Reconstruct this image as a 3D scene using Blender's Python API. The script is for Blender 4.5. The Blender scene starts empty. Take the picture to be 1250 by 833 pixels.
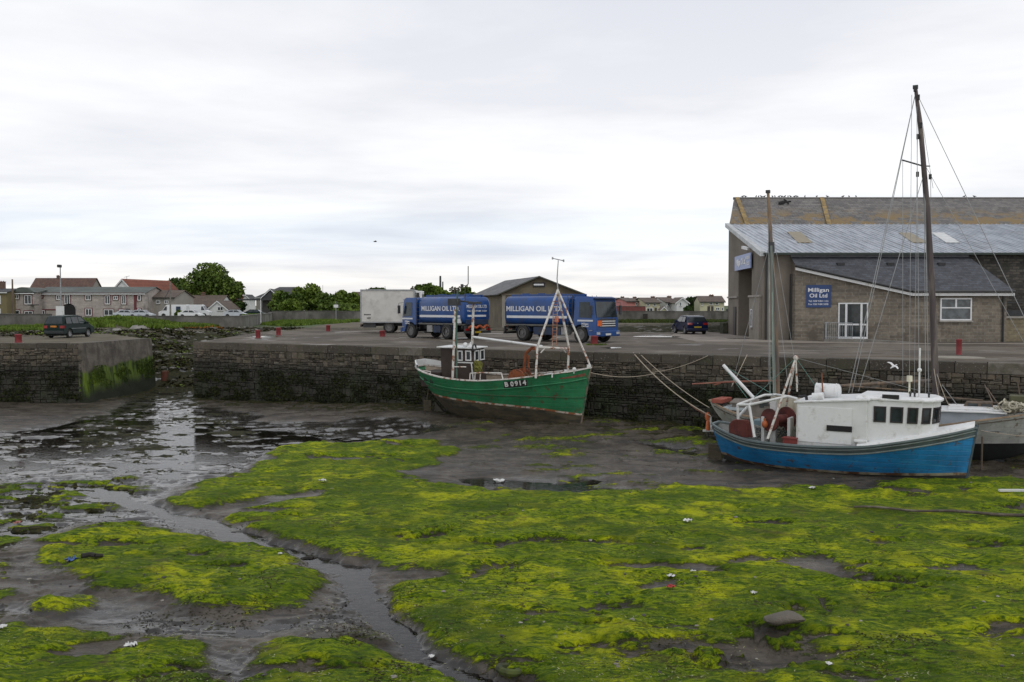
import bpy, bmesh, math, random
import numpy as np
from mathutils import Vector, Matrix
random.seed(7); R_ = random.random
rad = math.radians
S = bpy.context.scene
C = S.collection

# ------------------------------------------------------------------ camera, sky, sun, exposure
FPX = 1111.0; CAMZ = 2.2; PITCH = math.atan(43.5/FPX)
cam = bpy.data.objects.new('camera', bpy.data.cameras.new('camera')); C.objects.link(cam)
cam.data.sensor_width = 36; cam.data.lens = 36*FPX/1250; cam.data.clip_start = .1; cam.data.clip_end = 9000
cam.location = (0, 0, CAMZ); cam.rotation_euler = (math.pi/2-PITCH, 0, 0)
S.camera = cam
S.view_settings.view_transform = 'Standard'; S.view_settings.look = 'None'
S.view_settings.exposure = 0.05; S.view_settings.gamma = 1
SUN_EL, SUN_AZ = 52, 150        # sun hidden behind cloud, high, behind and to the right
W = bpy.data.worlds.new('World'); S.world = W; W.use_nodes = True
nt = W.node_tree; nt.nodes.clear()
def wn(t, **k):
    n = nt.nodes.new(t)
    for a, b in k.items(): setattr(n, a, b)
    return n
wout = wn('ShaderNodeOutputWorld'); wbg = wn('ShaderNodeBackground'); wbg.inputs[1].default_value = .1
sky = wn('ShaderNodeTexSky', sky_type='NISHITA', sun_disc=False, sun_elevation=rad(SUN_EL), sun_rotation=rad(SUN_AZ))
tc = wn('ShaderNodeTexCoord'); sep = wn('ShaderNodeSeparateXYZ')
nt.links.new(tc.outputs['Generated'], sep.inputs[0])
# project the direction onto a cloud layer so that the cloud bands flatten toward the horizon
def wmath(op, a, b=None, c=None, clamp=False):
    n = wn('ShaderNodeMath', operation=op, use_clamp=clamp)
    for i, v in enumerate((a, b, c)):
        if v is None: continue
        if isinstance(v, (int, float)): n.inputs[i].default_value = v
        else: nt.links.new(v, n.inputs[i])
    return n.outputs[0]
zc = wmath('ADD', wmath('ABSOLUTE', sep.outputs[2]), .07)
cx_ = wmath('DIVIDE', sep.outputs[0], zc); cy_ = wmath('DIVIDE', sep.outputs[1], zc)
comb = wn('ShaderNodeCombineXYZ'); nt.links.new(cx_, comb.inputs[0]); nt.links.new(cy_, comb.inputs[1])
n1 = wn('ShaderNodeTexNoise'); n1.inputs['Scale'].default_value = .42; n1.inputs['Detail'].default_value = 9; n1.inputs['Roughness'].default_value = .56; n1.inputs['Distortion'].default_value = .25
mp = wn('ShaderNodeMapping'); mp.inputs['Scale'].default_value = (.8, 1.1, 1); mp.inputs['Location'].default_value = (2.3, .4, 0)
nt.links.new(comb.outputs[0], mp.inputs[0]); nt.links.new(mp.outputs[0], n1.inputs['Vector'])
cr = wn('ShaderNodeValToRGB'); nt.links.new(n1.outputs[0], cr.inputs[0])
e = cr.color_ramp.elements; e[0].position = .36; e[0].color = (8.0, 8.2, 8.75, 1); e[1].position = .6; e[1].color = (10.9, 10.9, 10.9, 1)
# elevation ramp: cream strip right on the horizon, a grey-blue band above it, bright middle, greyer overhead
er = wn('ShaderNodeValToRGB'); nt.links.new(wmath('MULTIPLY', sep.outputs[2], 2.0, clamp=True), er.inputs[0])
el = er.color_ramp.elements; el[0].position = 0; el[0].color = (1.05, 1.0, .93, 1); el[1].position = 1; el[1].color = (.8, .81, .84, 1)
for p_, c_ in ((.07, (1.0, .98, .95, 1)), (.12, (.91, .94, .975, 1)), (.17, (.88, .92, .965, 1)), (.23, (.99, .99, .99, 1)), (.45, (1.04, 1.03, 1.02, 1)), (.7, (.93, .935, .95, 1))):
    q = el.new(p_); q.color = c_
mx = wn('ShaderNodeMixRGB', blend_type='MULTIPLY'); mx.inputs[0].default_value = 1
nt.links.new(cr.outputs[0], mx.inputs[1]); nt.links.new(er.outputs[0], mx.inputs[2])
mx2 = wn('ShaderNodeMixRGB'); mx2.inputs[0].default_value = .96
nt.links.new(sky.outputs[0], mx2.inputs[1]); nt.links.new(mx.outputs[0], mx2.inputs[2])
nt.links.new(mx2.outputs[0], wbg.inputs[0]); nt.links.new(wbg.outputs[0], wout.inputs[0])
sl = bpy.data.lights.new('sun', 'SUN'); sl.energy = .6; sl.angle = rad(16); sl.color = (1, .965, .91)
so = bpy.data.objects.new('sun', sl); C.objects.link(so)
sd = Vector((math.sin(rad(SUN_AZ))*math.cos(rad(SUN_EL)), math.cos(rad(SUN_AZ))*math.cos(rad(SUN_EL)), math.sin(rad(SUN_EL))))
so.rotation_euler = sd.to_track_quat('Z', 'Y').to_euler()

# ------------------------------------------------------------------ measuring helpers (photo point + real distance -> place in the world)
def ray(px, py):
    u, v = (px-625)/FPX, (416.5-py)/FPX
    return Vector((u, math.cos(PITCH)+v*math.sin(PITCH), -math.sin(PITCH)+v*math.cos(PITCH)))
def at(px, py, Y):
    r = ray(px, py); return Vector((0, 0, CAMZ)) + r*(Y/r.y)
def gnd(px, py, z=0.0):
    r = ray(px, py); return Vector((0, 0, CAMZ)) + r*((z-CAMZ)/r.z)
def on(px, py, P0, P1):            # hit the vertical plane through P0,P1 -> (distance along, z, point)
    d = Vector((P1[0]-P0[0], P1[1]-P0[1], 0)).normalized(); n = Vector((-d.y, d.x, 0)); r = ray(px, py)
    t = ((Vector((P0[0], P0[1], 0))).dot(n))/r.dot(n); p = Vector((0, 0, CAMZ))+r*t
    return ((p-Vector((P0[0], P0[1], 0))).dot(d), p.z, p)

# ------------------------------------------------------------------ mesh builder
class MB:
    def __init__(s): s.v = []; s.f = []; s.a = []; s.mi = []; s.cur = .5; s.m = 0
    def add(s, vs, fs, M=None):
        o = len(s.v)
        if M is not None: vs = [M @ Vector(v) for v in vs]
        s.v.extend([tuple(v) for v in vs]); s.f.extend([tuple(i+o for i in f) for f in fs])
        s.a.extend([s.cur]*len(fs)); s.mi.extend([s.m]*len(fs)); return s
    def quad(s, *p): return s.add(p, [tuple(range(len(p)))])
    def box(s, x0, y0, z0, x1, y1, z1, M=None):
        vs = [(x, y, z) for z in (z0, z1) for y in (y0, y1) for x in (x0, x1)]
        return s.add(vs, [(0, 2, 3, 1), (4, 5, 7, 6), (0, 1, 5, 4), (2, 6, 7, 3), (0, 4, 6, 2), (1, 3, 7, 5)], M)
    def cyl(s, p0, p1, r0, r1=None, n=10, cap=True, ph=0):
        r1 = r0 if r1 is None else r1; p0 = Vector(p0); p1 = Vector(p1); d = (p1-p0)
        if d.length < 1e-6: return s
        d.normalize(); a = d.cross(Vector((0, 0, 1)) if abs(d.z) < .9 else Vector((1, 0, 0))).normalized(); b = d.cross(a)
        vs = []
        for p, r in ((p0, r0), (p1, r1)):
            for i in range(n):
                t = 2*math.pi*i/n+ph; vs.append(p+(a*math.cos(t)+b*math.sin(t))*r)
        fs = [(i, (i+1) % n, n+(i+1) % n, n+i) for i in range(n)]
        if cap: fs += [tuple(range(n))[::-1], tuple(range(n, 2*n))]
        return s.add(vs, fs)
    def tube(s, pts, r, n=6, r1=None):
        r1 = r if r1 is None else r1; k = len(pts)-1
        for i in range(k): s.cyl(pts[i], pts[i+1], r+(r1-r)*i/k, r+(r1-r)*(i+1)/k, n)
        return s
    def prism(s, poly, y0, y1, M=None, ins=None):     # polygon in x,z pushed along y; ins(z) narrows it
        n = len(poly); g = ins or (lambda z: 0)
        vs = [(x, y0+g(z), z) for x, z in poly]+[(x, y1-g(z), z) for x, z in poly]
        fs = [tuple(range(n)), tuple(range(2*n-1, n-1, -1))]+[(i, i+n, (i+1) % n+n, (i+1) % n) for i in range(n)]
        return s.add(vs, fs, M)
    def slab(s, poly, z0, z1):                        # polygon in x,y between two heights
        n = len(poly)
        vs = [(p[0], p[1], z0) for p in poly]+[(p[0], p[1], z1) for p in poly]
        return s.add(vs, [tuple(range(n))[::-1], tuple(range(n, 2*n))]+[(i, (i+1) % n, (i+1) % n+n, i+n) for i in range(n)])
    def plate(s, pts, t):                             # any planar polygon given a thickness along its normal
        pts = [Vector(p) for p in pts]; nrm = (pts[1]-pts[0]).cross(pts[2]-pts[0]).normalized()*t; n = len(pts)
        return s.add(pts+[p+nrm for p in pts], [tuple(range(n))[::-1], tuple(range(n, 2*n))]+[(i, (i+1) % n, (i+1) % n+n, i+n) for i in range(n)])
    def ball(s, c, r, nu=10, nv=6, M=None):
        r = (r, r, r) if isinstance(r, (int, float)) else r; vs = []; fs = []
        for j in range(nv+1):
            t = math.pi*j/nv
            for i in range(nu):
                p = 2*math.pi*i/nu; vs.append((c[0]+r[0]*math.sin(t)*math.cos(p), c[1]+r[1]*math.sin(t)*math.sin(p), c[2]+r[2]*math.cos(t)))
        for j in range(nv):
            for i in range(nu): fs.append((j*nu+i, (j+1)*nu+i, (j+1)*nu+(i+1) % nu, j*nu+(i+1) % nu))
        return s.add(vs, fs, M)
    def ring(s, c, axis, R, r, n=16, m=6):
        axis = Vector(axis).normalized(); a = axis.cross(Vector((0, 0, 1)) if abs(axis.z) < .9 else Vector((1, 0, 0))).normalized(); b = axis.cross(a); c = Vector(c); vs = []; fs = []
        for i in range(n):
            t = 2*math.pi*i/n; d = a*math.cos(t)+b*math.sin(t)
            for j in range(m):
                q = 2*math.pi*j/m; vs.append(c+d*(R+r*math.cos(q))+axis*r*math.sin(q))
        for i in range(n):
            for j in range(m): fs.append((i*m+j, ((i+1) % n)*m+j, ((i+1) % n)*m+(j+1) % m, i*m+(j+1) % m))
        return s.add(vs, fs)
    def text(s, txt, size, M, depth=.01, bold=.0, width=None):
        cu = bpy.data.curves.new('t', 'FONT'); cu.body = txt; cu.size = size; cu.offset = bold; cu.extrude = depth; cu.align_x = 'CENTER'; cu.align_y = 'CENTER'; cu.resolution_u = 3
        o = bpy.data.objects.new('t', cu); C.objects.link(o)
        me = bpy.data.meshes.new_from_object(o.evaluated_get(bpy.context.evaluated_depsgraph_get()))
        vs = [v.co.copy() for v in me.vertices]; fs = [tuple(p.vertices) for p in me.polygons]
        if width and vs:
            w = max(v.x for v in vs)-min(v.x for v in vs); cxx = (max(v.x for v in vs)+min(v.x for v in vs))/2
            for v in vs: v.x = (v.x-cxx)*width/w
        s.add(vs, fs, M); bpy.data.objects.remove(o); bpy.data.meshes.remove(me); bpy.data.curves.remove(cu); return s
    def build(s, name, mats, parent=None, smooth=False, bevel=0, loc=None, angle=40):
        me = bpy.data.meshes.new(name); me.from_pydata(s.v, [], s.f); me.update()
        if not isinstance(mats, (list, tuple)): mats = [mats]
        for m in mats: me.materials.append(m)
        if len(mats) > 1: me.polygons.foreach_set('material_index', s.mi)
        at_ = me.attributes.new('rnd', 'FLOAT', 'FACE'); at_.data.foreach_set('value', s.a)
        if smooth: me.polygons.foreach_set('use_smooth', [True]*len(me.polygons)); me.set_sharp_from_angle(angle=rad(angle))
        bm = bmesh.new(); bm.from_mesh(me); bmesh.ops.recalc_face_normals(bm, faces=bm.faces); bm.to_mesh(me); bm.free()
        o = bpy.data.objects.new(name, me); C.objects.link(o)
        if parent: o.parent = parent
        if loc is not None: o.location = loc
        if bevel:
            b = o.modifiers.new('b', 'BEVEL'); b.width = bevel; b.segments = 2; b.limit_method = 'ANGLE'; b.angle_limit = rad(35)
        return o
def frameM(origin, xdir, zdir=(0, 0, 1)):             # matrix: local x along xdir, local y along zdir (text lies in x,y)
    x = Vector(xdir).normalized(); y = Vector(zdir).normalized(); z = x.cross(y)
    M = Matrix.Identity(4)
    for i in range(3): M[i][0] = x[i]; M[i][1] = y[i]; M[i][2] = z[i]; M[i][3] = origin[i]
    return M
def tag(o, label=None, cat=None, group=None, kind=None):
    if label: o['label'] = label
    if cat: o['category'] = cat
    if group: o['group'] = group
    if kind: o['kind'] = kind
    return o
def thing(name, loc, rz, label, cat, group=None, rx=0, ry=0):
    o = bpy.data.objects.new(name, None); C.objects.link(o); o.location = loc; o.rotation_euler = (rx, ry, rz); o.empty_display_size = .3
    return tag(o, label, cat, group)
def copy_tree(o, parent=None):
    c = o.copy(); C.objects.link(c)
    if parent: c.parent = parent
    for ch in list(o.children): copy_tree(ch, c)
    return c

# ------------------------------------------------------------------ materials
class NT:
    def __init__(s, name):
        s.m = bpy.data.materials.new(name); s.m.use_nodes = True; s.t = s.m.node_tree; s.b = s.t.nodes['Principled BSDF']; s.out = s.t.nodes['Material Output']
    def n(s, t, **k):
        x = s.t.nodes.new(t)
        for a, b in k.items(): setattr(x, a, b)
        return x
    def L(s, a, b): s.t.links.new(a, b)
    def put(s, sock, v):
        if isinstance(v, bpy.types.NodeSocket): s.L(v, sock)
        elif isinstance(v, (tuple, list)) and len(v) == 3 and sock.type == 'RGBA': sock.default_value = (*v, 1)
        else: sock.default_value = v
    def math(s, op, a, b=0., c=None, clamp=False):
        x = s.n('ShaderNodeMath', operation=op, use_clamp=clamp); s.put(x.inputs[0], a); s.put(x.inputs[1], b)
        if c is not None: s.put(x.inputs[2], c)
        return x.outputs[0]
    def mix(s, f, a, b, bt='MIX'):
        x = s.n('ShaderNodeMixRGB', blend_type=bt); s.put(x.inputs[0], f); s.put(x.inputs[1], a); s.put(x.inputs[2], b); return x.outputs[0]
    def co(s, which='Object', scale=(1, 1, 1), loc=(0, 0, 0), rot=(0, 0, 0)):
        t = s.n('ShaderNodeTexCoord'); m = s.n('ShaderNodeMapping'); m.inputs['Scale'].default_value = scale; m.inputs['Location'].default_value = loc; m.inputs['Rotation'].default_value = rot
        s.L(t.outputs[which], m.inputs[0]); return m.outputs[0]
    def noise(s, v, scale, detail=5, rough=.55, dist=0, out=0):
        x = s.n('ShaderNodeTexNoise'); s.L(v, x.inputs['Vector']); x.inputs['Scale'].default_value = scale; x.inputs['Detail'].default_value = detail; x.inputs['Roughness'].default_value = rough; x.inputs['Distortion'].default_value = dist
        return x.outputs[out]
    def ss(s, v, a, b):
        x = s.n('ShaderNodeMapRange', interpolation_type='SMOOTHSTEP'); s.put(x.inputs[0], v); x.inputs[1].default_value = a; x.inputs[2].default_value = b; return x.outputs[0]
    def attr(s, name): x = s.n('ShaderNodeAttribute', attribute_name=name); return x.outputs['Fac']
    def bump(s, h, dist=.02, strength=1, prev=None):
        x = s.n('ShaderNodeBump'); x.inputs['Distance'].default_value = dist; x.inputs['Strength'].default_value = strength; s.L(h, x.inputs['Height'])
        if prev: s.L(prev, x.inputs['Normal'])
        return x.outputs[0]
    def fin(s, col, rough=.7, metal=0, nrm=None, spec=None):
        s.put(s.b.inputs['Base Color'], col); s.put(s.b.inputs['Roughness'], rough); s.put(s.b.inputs['Metallic'], metal)
        if nrm: s.L(nrm, s.b.inputs['Normal'])
        if spec is not None: s.b.inputs['Specular IOR Level'].default_value = spec
        return s.m
_mc = {}
def M(name, col, rough=.7, metal=0, var=.18, scale=3, dirt=None, damt=.5, dscale=1.5, bump=0, bscale=30, stretch=(1, 1, 1), spec=None, edge=.08):
    if name in _mc: return _mc[name]
    t = NT(name); v = t.co(scale=stretch)
    n1 = t.noise(v, scale, 6); f = t.ss(n1, .3, .7)
    c = t.mix(f, tuple(x*(1-var) for x in col), tuple(x*(1+var) for x in col))
    n3 = t.noise(v, scale*9, 3); c = t.mix(t.math('MULTIPLY', t.ss(n3, .45, .75), var), c, tuple(x*.6 for x in col))
    if dirt:
        n2 = t.noise(v, dscale, 8, .65); k = t.ss(n2, 1-damt-edge, 1-damt+edge); c = t.mix(k, c, dirt)
    nr = t.bump(t.noise(v, bscale, 5), bump) if bump else None
    _mc[name] = t.fin(c, rough, metal, nr, spec); return _mc[name]
def gutter_u(t, mode):
    s_ = t.n('ShaderNodeSeparateXYZ'); tcn = t.n('ShaderNodeTexCoord'); t.L(tcn.outputs['Object'], s_.inputs[0])
    c_ = t.n('ShaderNodeCombineXYZ')
    if mode == 'wall': t.L(t.math('ADD', s_.outputs[0], t.math('MULTIPLY', s_.outputs[1], .97)), c_.inputs[0])
    else: t.L(s_.outputs[0], c_.inputs[0])
    t.L(s_.outputs[2], c_.inputs[1]); return c_.outputs[0], s_, tcn.outputs['Object']
def brickmat(name, c1, c2, mortar, bw, bh, msize=.012, mode='wall', rough=.85, stain=None, samt=.4, sscale=.5, bump=.01, zlo=None, warp=0, zband=None):
    t = NT(name); u, sp, ob = gutter_u(t, mode)
    if warp:
        nv = t.noise(ob, 2.5, 3, out=1); vm = t.n('ShaderNodeVectorMath', operation='MULTIPLY_ADD'); t.L(nv, vm.inputs[0]); vm.inputs[1].default_value = (warp, warp, 0); t.L(u, vm.inputs[2]); u = vm.outputs[0]
    b = t.n('ShaderNodeTexBrick'); t.L(u, b.inputs['Vector']); b.inputs['Scale'].default_value = 1; b.inputs['Brick Width'].default_value = bw; b.inputs['Row Height'].default_value = bh; b.inputs['Mortar Size'].default_value = msize; b.inputs['Mortar Smooth'].default_value = .3; b.inputs['Bias'].default_value = 0
    b.inputs['Color1'].default_value = (*c1, 1); b.inputs['Color2'].default_value = (*c2, 1); b.inputs['Mortar'].default_value = (*mortar, 1)
    c = b.outputs[0]; n1 = t.noise(ob, 6, 6); c = t.mix(.5, c, t.mix(t.ss(n1, .25, .75), (.55, .55, .55), (1.3, 1.3, 1.3)), 'MULTIPLY')
    n0 = t.noise(ob, .7, 4); c = t.mix(.45, c, t.mix(t.ss(n0, .3, .7), (.7, .7, .7), (1.2, 1.2, 1.2)), 'MULTIPLY')
    if stain:
        n2 = t.noise(ob, sscale, 8, .62); k = t.ss(n2, 1-samt-.04, 1-samt+.06)
        if zband: k = t.math('MULTIPLY', k, t.ss(sp.outputs[2], zband[1], zband[0]))
        c = t.mix(k, c, stain)
    nr = t.bump(t.math('ADD', t.math('MULTIPLY', b.outputs[1], -1), t.math('MULTIPLY', n1, .6)), bump)
    return t.fin(c, rough, 0, nr)
def glass(name, tint=(.03, .04, .045), rough=.06):
    t = NT(name); n1 = t.noise(t.co(), 2.5, 3); return t.fin(t.mix(t.ss(n1, .35, .65), tuple(x*.5 for x in tint), tint), rough, 0, spec=.45)

WHITE = M('white paint weathered', (.62, .63, .62), .45, var=.07, scale=2, dirt=(.33, .26, .19), damt=.34, dscale=2.2, edge=.12)
WHITEC = M('white paint clean', (.68, .69, .69), .4, var=.05, dirt=(.42, .41, .38), damt=.36, dscale=3, edge=.14)
PVC = M('white plastic frame', (.7, .71, .72), .4, var=.04)
RUST = M('rust', (.17, .06, .03), .85, var=.35, scale=6, dirt=(.05, .025, .02), damt=.4, dscale=8, bump=.004)
RUSTW = M('white paint over rust', (.6, .58, .54), .55, var=.1, dirt=(.25, .1, .05), damt=.44, dscale=5, edge=.05)
BLACK = M('black rubber', (.018, .018, .019), .7, var=.2)
DARK = M('dark steel', (.035, .037, .04), .6, var=.3, scale=5, dirt=(.07, .06, .05), damt=.35, dscale=4)
GALV = M('galvanised steel', (.3, .31, .32), .4, .6, var=.15)
GLASS = glass('window glass'); GLASSP = glass('pale window glass', (.12, .14, .15), .1)
CONC = M('concrete', (.2, .19, .17), .9, var=.2, scale=1.5, dirt=(.09, .085, .075), damt=.42, dscale=1.1, bump=.01, edge=.12)
WOOD = M('weathered timber', (.12, .09, .065), .8, var=.3, scale=4, stretch=(1, 1, .15), dirt=(.04, .03, .025), damt=.4)
REDP = M('faded red paint', (.2, .022, .025), .65, var=.25, scale=6, dirt=(.07, .035, .03), damt=.38, dscale=6, bump=.003)
ROPE = M('pale rope', (.36, .31, .24), .9, var=.2, scale=20)
WIRE = M('wire', (.26, .27, .27), .5, .3, var=.1)
LEDGE = M('stone sill', (.3, .28, .25), .85)

# ------------------------------------------------------------------ numpy noise
def vnoise(x, y, seed=0):
    xi = np.floor(x).astype(np.int64); yi = np.floor(y).astype(np.int64); fx = x-xi; fy = y-yi
    fx = fx*fx*(3-2*fx); fy = fy*fy*(3-2*fy)
    def h(a, b):
        v = (a*374761393+b*668265263+seed*2147483647+12345) & 0xffffffff
        v = ((v ^ (v >> 13))*1274126177) & 0xffffffff; v = v ^ (v >> 16); return v/4294967295.0
    return (h(xi, yi)*(1-fx)+h(xi+1, yi)*fx)*(1-fy)+(h(xi, yi+1)*(1-fx)+h(xi+1, yi+1)*fx)*fy
def fbm(x, y, seed=0, o=5, g=.5):
    s = 0; a = 1; n = 0
    for i in range(o): s = s+a*vnoise(x*2**i+i*17.3, y*2**i-i*9.1, seed+i); n += a; a *= g
    return s/n
def sdf(X, Y, poly):
    d = np.full(X.shape, 1e9); ins = np.zeros(X.shape, bool); n = len(poly)
    for i in range(n):
        ax, ay = poly[i]; bx, by = poly[(i+1) % n]; ex, ey = bx-ax, by-ay; wx, wy = X-ax, Y-ay
        t = np.clip((wx*ex+wy*ey)/(ex*ex+ey*ey+1e-12), 0, 1); dx = wx-ex*t; dy = wy-ey*t; d = np.minimum(d, dx*dx+dy*dy)
        c = ((ay > Y) != (by > Y)) & (X < (bx-ax)*(Y-ay)/((by-ay) if by != ay else 1e-9)+ax); ins ^= c
    d = np.sqrt(d); return np.where(ins, -d, d)
def sstep(x, a, b): t = np.clip((x-a)/(b-a), 0, 1); return t*t*(3-2*t)
def leafmesh(name, P, size, mat, parent=None, seed=1, up=.0, aspect=1.0, attrv=None, flat=1.0):   # many small faces; P: n x 3 centres
    rg = np.random.default_rng(seed); n = len(P); a = rg.normal(size=(n, 3)); a[:, 2] *= (1-up*.6)*flat; a /= np.linalg.norm(a, axis=1)[:, None]
    b = np.cross(a, rg.normal(size=(n, 3))); b /= np.linalg.norm(b, axis=1)[:, None]; b[:, 2] *= flat; sz = size*(.6+.8*rg.random(n))[:, None]
    if up > 0: b = b*(1-up)+np.array([0, 0, 1])*up
    V = np.stack([P-a*sz*aspect-b*sz*.3, P-a*sz*.1*aspect+b*sz*.8, P+a*sz*aspect+b*sz*.25, P+a*sz*.1*aspect-b*sz*.8], 1).reshape(-1, 3)
    me = bpy.data.meshes.new(name); me.vertices.add(4*n); me.vertices.foreach_set('co', V.ravel()); me.loops.add(4*n); me.loops.foreach_set('vertex_index', np.arange(4*n)); me.polygons.add(n); me.polygons.foreach_set('loop_start', np.arange(n)*4); me.polygons.foreach_set('loop_total', np.full(n, 4)); me.update(calc_edges=True)
    at_ = me.attributes.new('rnd', 'FLOAT', 'FACE'); at_.data.foreach_set('value', rg.random(n) if attrv is None else attrv); me.materials.append(mat)
    o = bpy.data.objects.new(name, me); C.objects.link(o)
    if parent: o.parent = parent
    return o

# ================================================================== THE SETTING
BED = -3.42
def G(pts, z=BED): return [tuple(gnd(x, y, z)[:2]) for x, y in pts]
# quay edge (right quay), running from the channel mouth toward the near right
Q0 = gnd(236, 417.5); Q1 = gnd(722, 430.5); Q2 = gnd(1250, 444.5)
dq = (Q2-Q0); dq.z = 0; QL = dq.length; qd = dq.normalized(); qn = Vector((-qd.y, qd.x, 0))      # qn points inland
Q3 = Q0+qd*(QL+26)
def qdist(X, Y): return (X-Q0.x)*qn.x+(Y-Q0.y)*qn.y            # <0 : in the harbour
def qalong(X, Y): return (X-Q0.x)*qd.x+(Y-Q0.y)*qd.y
LC = gnd(100, 419.5); LE = gnd(184, 413.2)                      # left quay: corner and end of its channel face
A1 = G([(165,619),(230,596),(300,577),(335,550),(400,538),(540,538),(562,550),(540,572),(495,578),(520,590),(600,601),(700,604),(760,601),(830,588),(900,597),(960,601),(1040,590),(1140,586),(1300,588),(1600,640),(1600,1500),(640,1500),(625,833),(562,806),(515,780),(478,742),(468,716),(520,702),(450,684),(400,674),(330,654),(270,641),(252,633),(300,622),(388,608),(388,601),(300,612),(240,623)])
A2 = G([(42,668),(100,646),(180,640),(260,656),(340,673),(412,703),(420,720),(372,744),(300,757),(230,752),(170,741),(110,722),(70,702)])
A3 = G([(-400,757),(60,768),(130,776),(200,784),(240,800),(290,833),(320,800),(345,792),(450,790),(520,806),(590,836),(640,1500),(-400,1500)])
A4 = G([(30,732),(85,727),(105,742),(55,752)])
A5 = G([(610,535),(700,535),(740,560),(700,572),(640,560)])     # faint green film near the green boat
SP = G([(-400,585),(60,590),(170,575),(200,600),(110,632),(60,655),(40,700),(20,770),(-400,770)])   # patchy weed, lower left
SP2 = G([(70,515),(250,505),(330,520),(300,560),(200,560),(60,560)])
HOLES = [G(p) for p in ([(968,690),(990,682),(1040,694),(1115,705),(1120,722),(1060,716),(1000,700)], [(868,815),(905,775),(980,778),(990,800),(955,835),(880,835)], [(945,742),(985,738),(1000,752),(950,760)], [(1080,660),(1110,658),(1112,670),(1082,672)], [(470,655),(560,650),(575,668),(500,672)],
    [(590,748),(660,742),(690,750),(630,758)], [(690,745),(775,745),(760,755),(700,756)], [(560,808),(640,800),(700,830),(600,840)], [(540,700),(640,690),(640,698),(560,708)], [(1010,742),(1030,740),(1035,755),(1012,756)], [(1180,618),(1250,612),(1300,622),(1190,630)])]
WETS = [G(p) for p in ([(185,470),(235,470),(232,492),(300,505),(330,516),(480,516),(560,528),(470,535),(350,545),(300,573),(230,592),(165,617),(235,628),(260,645),(330,660),(400,684),(445,690),(480,740),(530,785),(600,832),(560,832),(480,780),(430,760),(415,730),(425,705),(340,672),(260,654),(180,638),(100,640),(30,665),(-80,700),(-400,760),(-400,560),(0,530),(130,505)],
    [(-300,742),(60,755),(140,770),(240,790),(340,785),(430,770),(470,760),(430,742),(360,755),(290,762),(200,758),(100,735),(20,730)], [(230,800),(330,795),(300,840),(240,840)])]
POOLS = [G(p) for p in ([(548,583),(600,581),(680,584),(728,578),(765,597),(722,604),(650,602),(590,594)], [(778,541),(800,537),(862,548),(850,558),(805,553)], [(640,665),(650,664),(652,667),(641,668)])]
TRICK = G([(130,600),(165,617),(250,636),(330,662),(400,684),(440,694),(452,720),(470,752),(520,792),(600,834),(700,900)])
def polyl(X, Y, pts):
    d = np.full(X.shape, 1e9)
    for (ax, ay), (bx, by) in zip(pts[:-1], pts[1:]):
        ex, ey = bx-ax, by-ay; t = np.clip(((X-ax)*ex+(Y-ay)*ey)/(ex*ex+ey*ey), 0, 1); d = np.minimum(d, np.hypot(X-ax-ex*t, Y-ay-ey*t))
    return d
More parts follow.
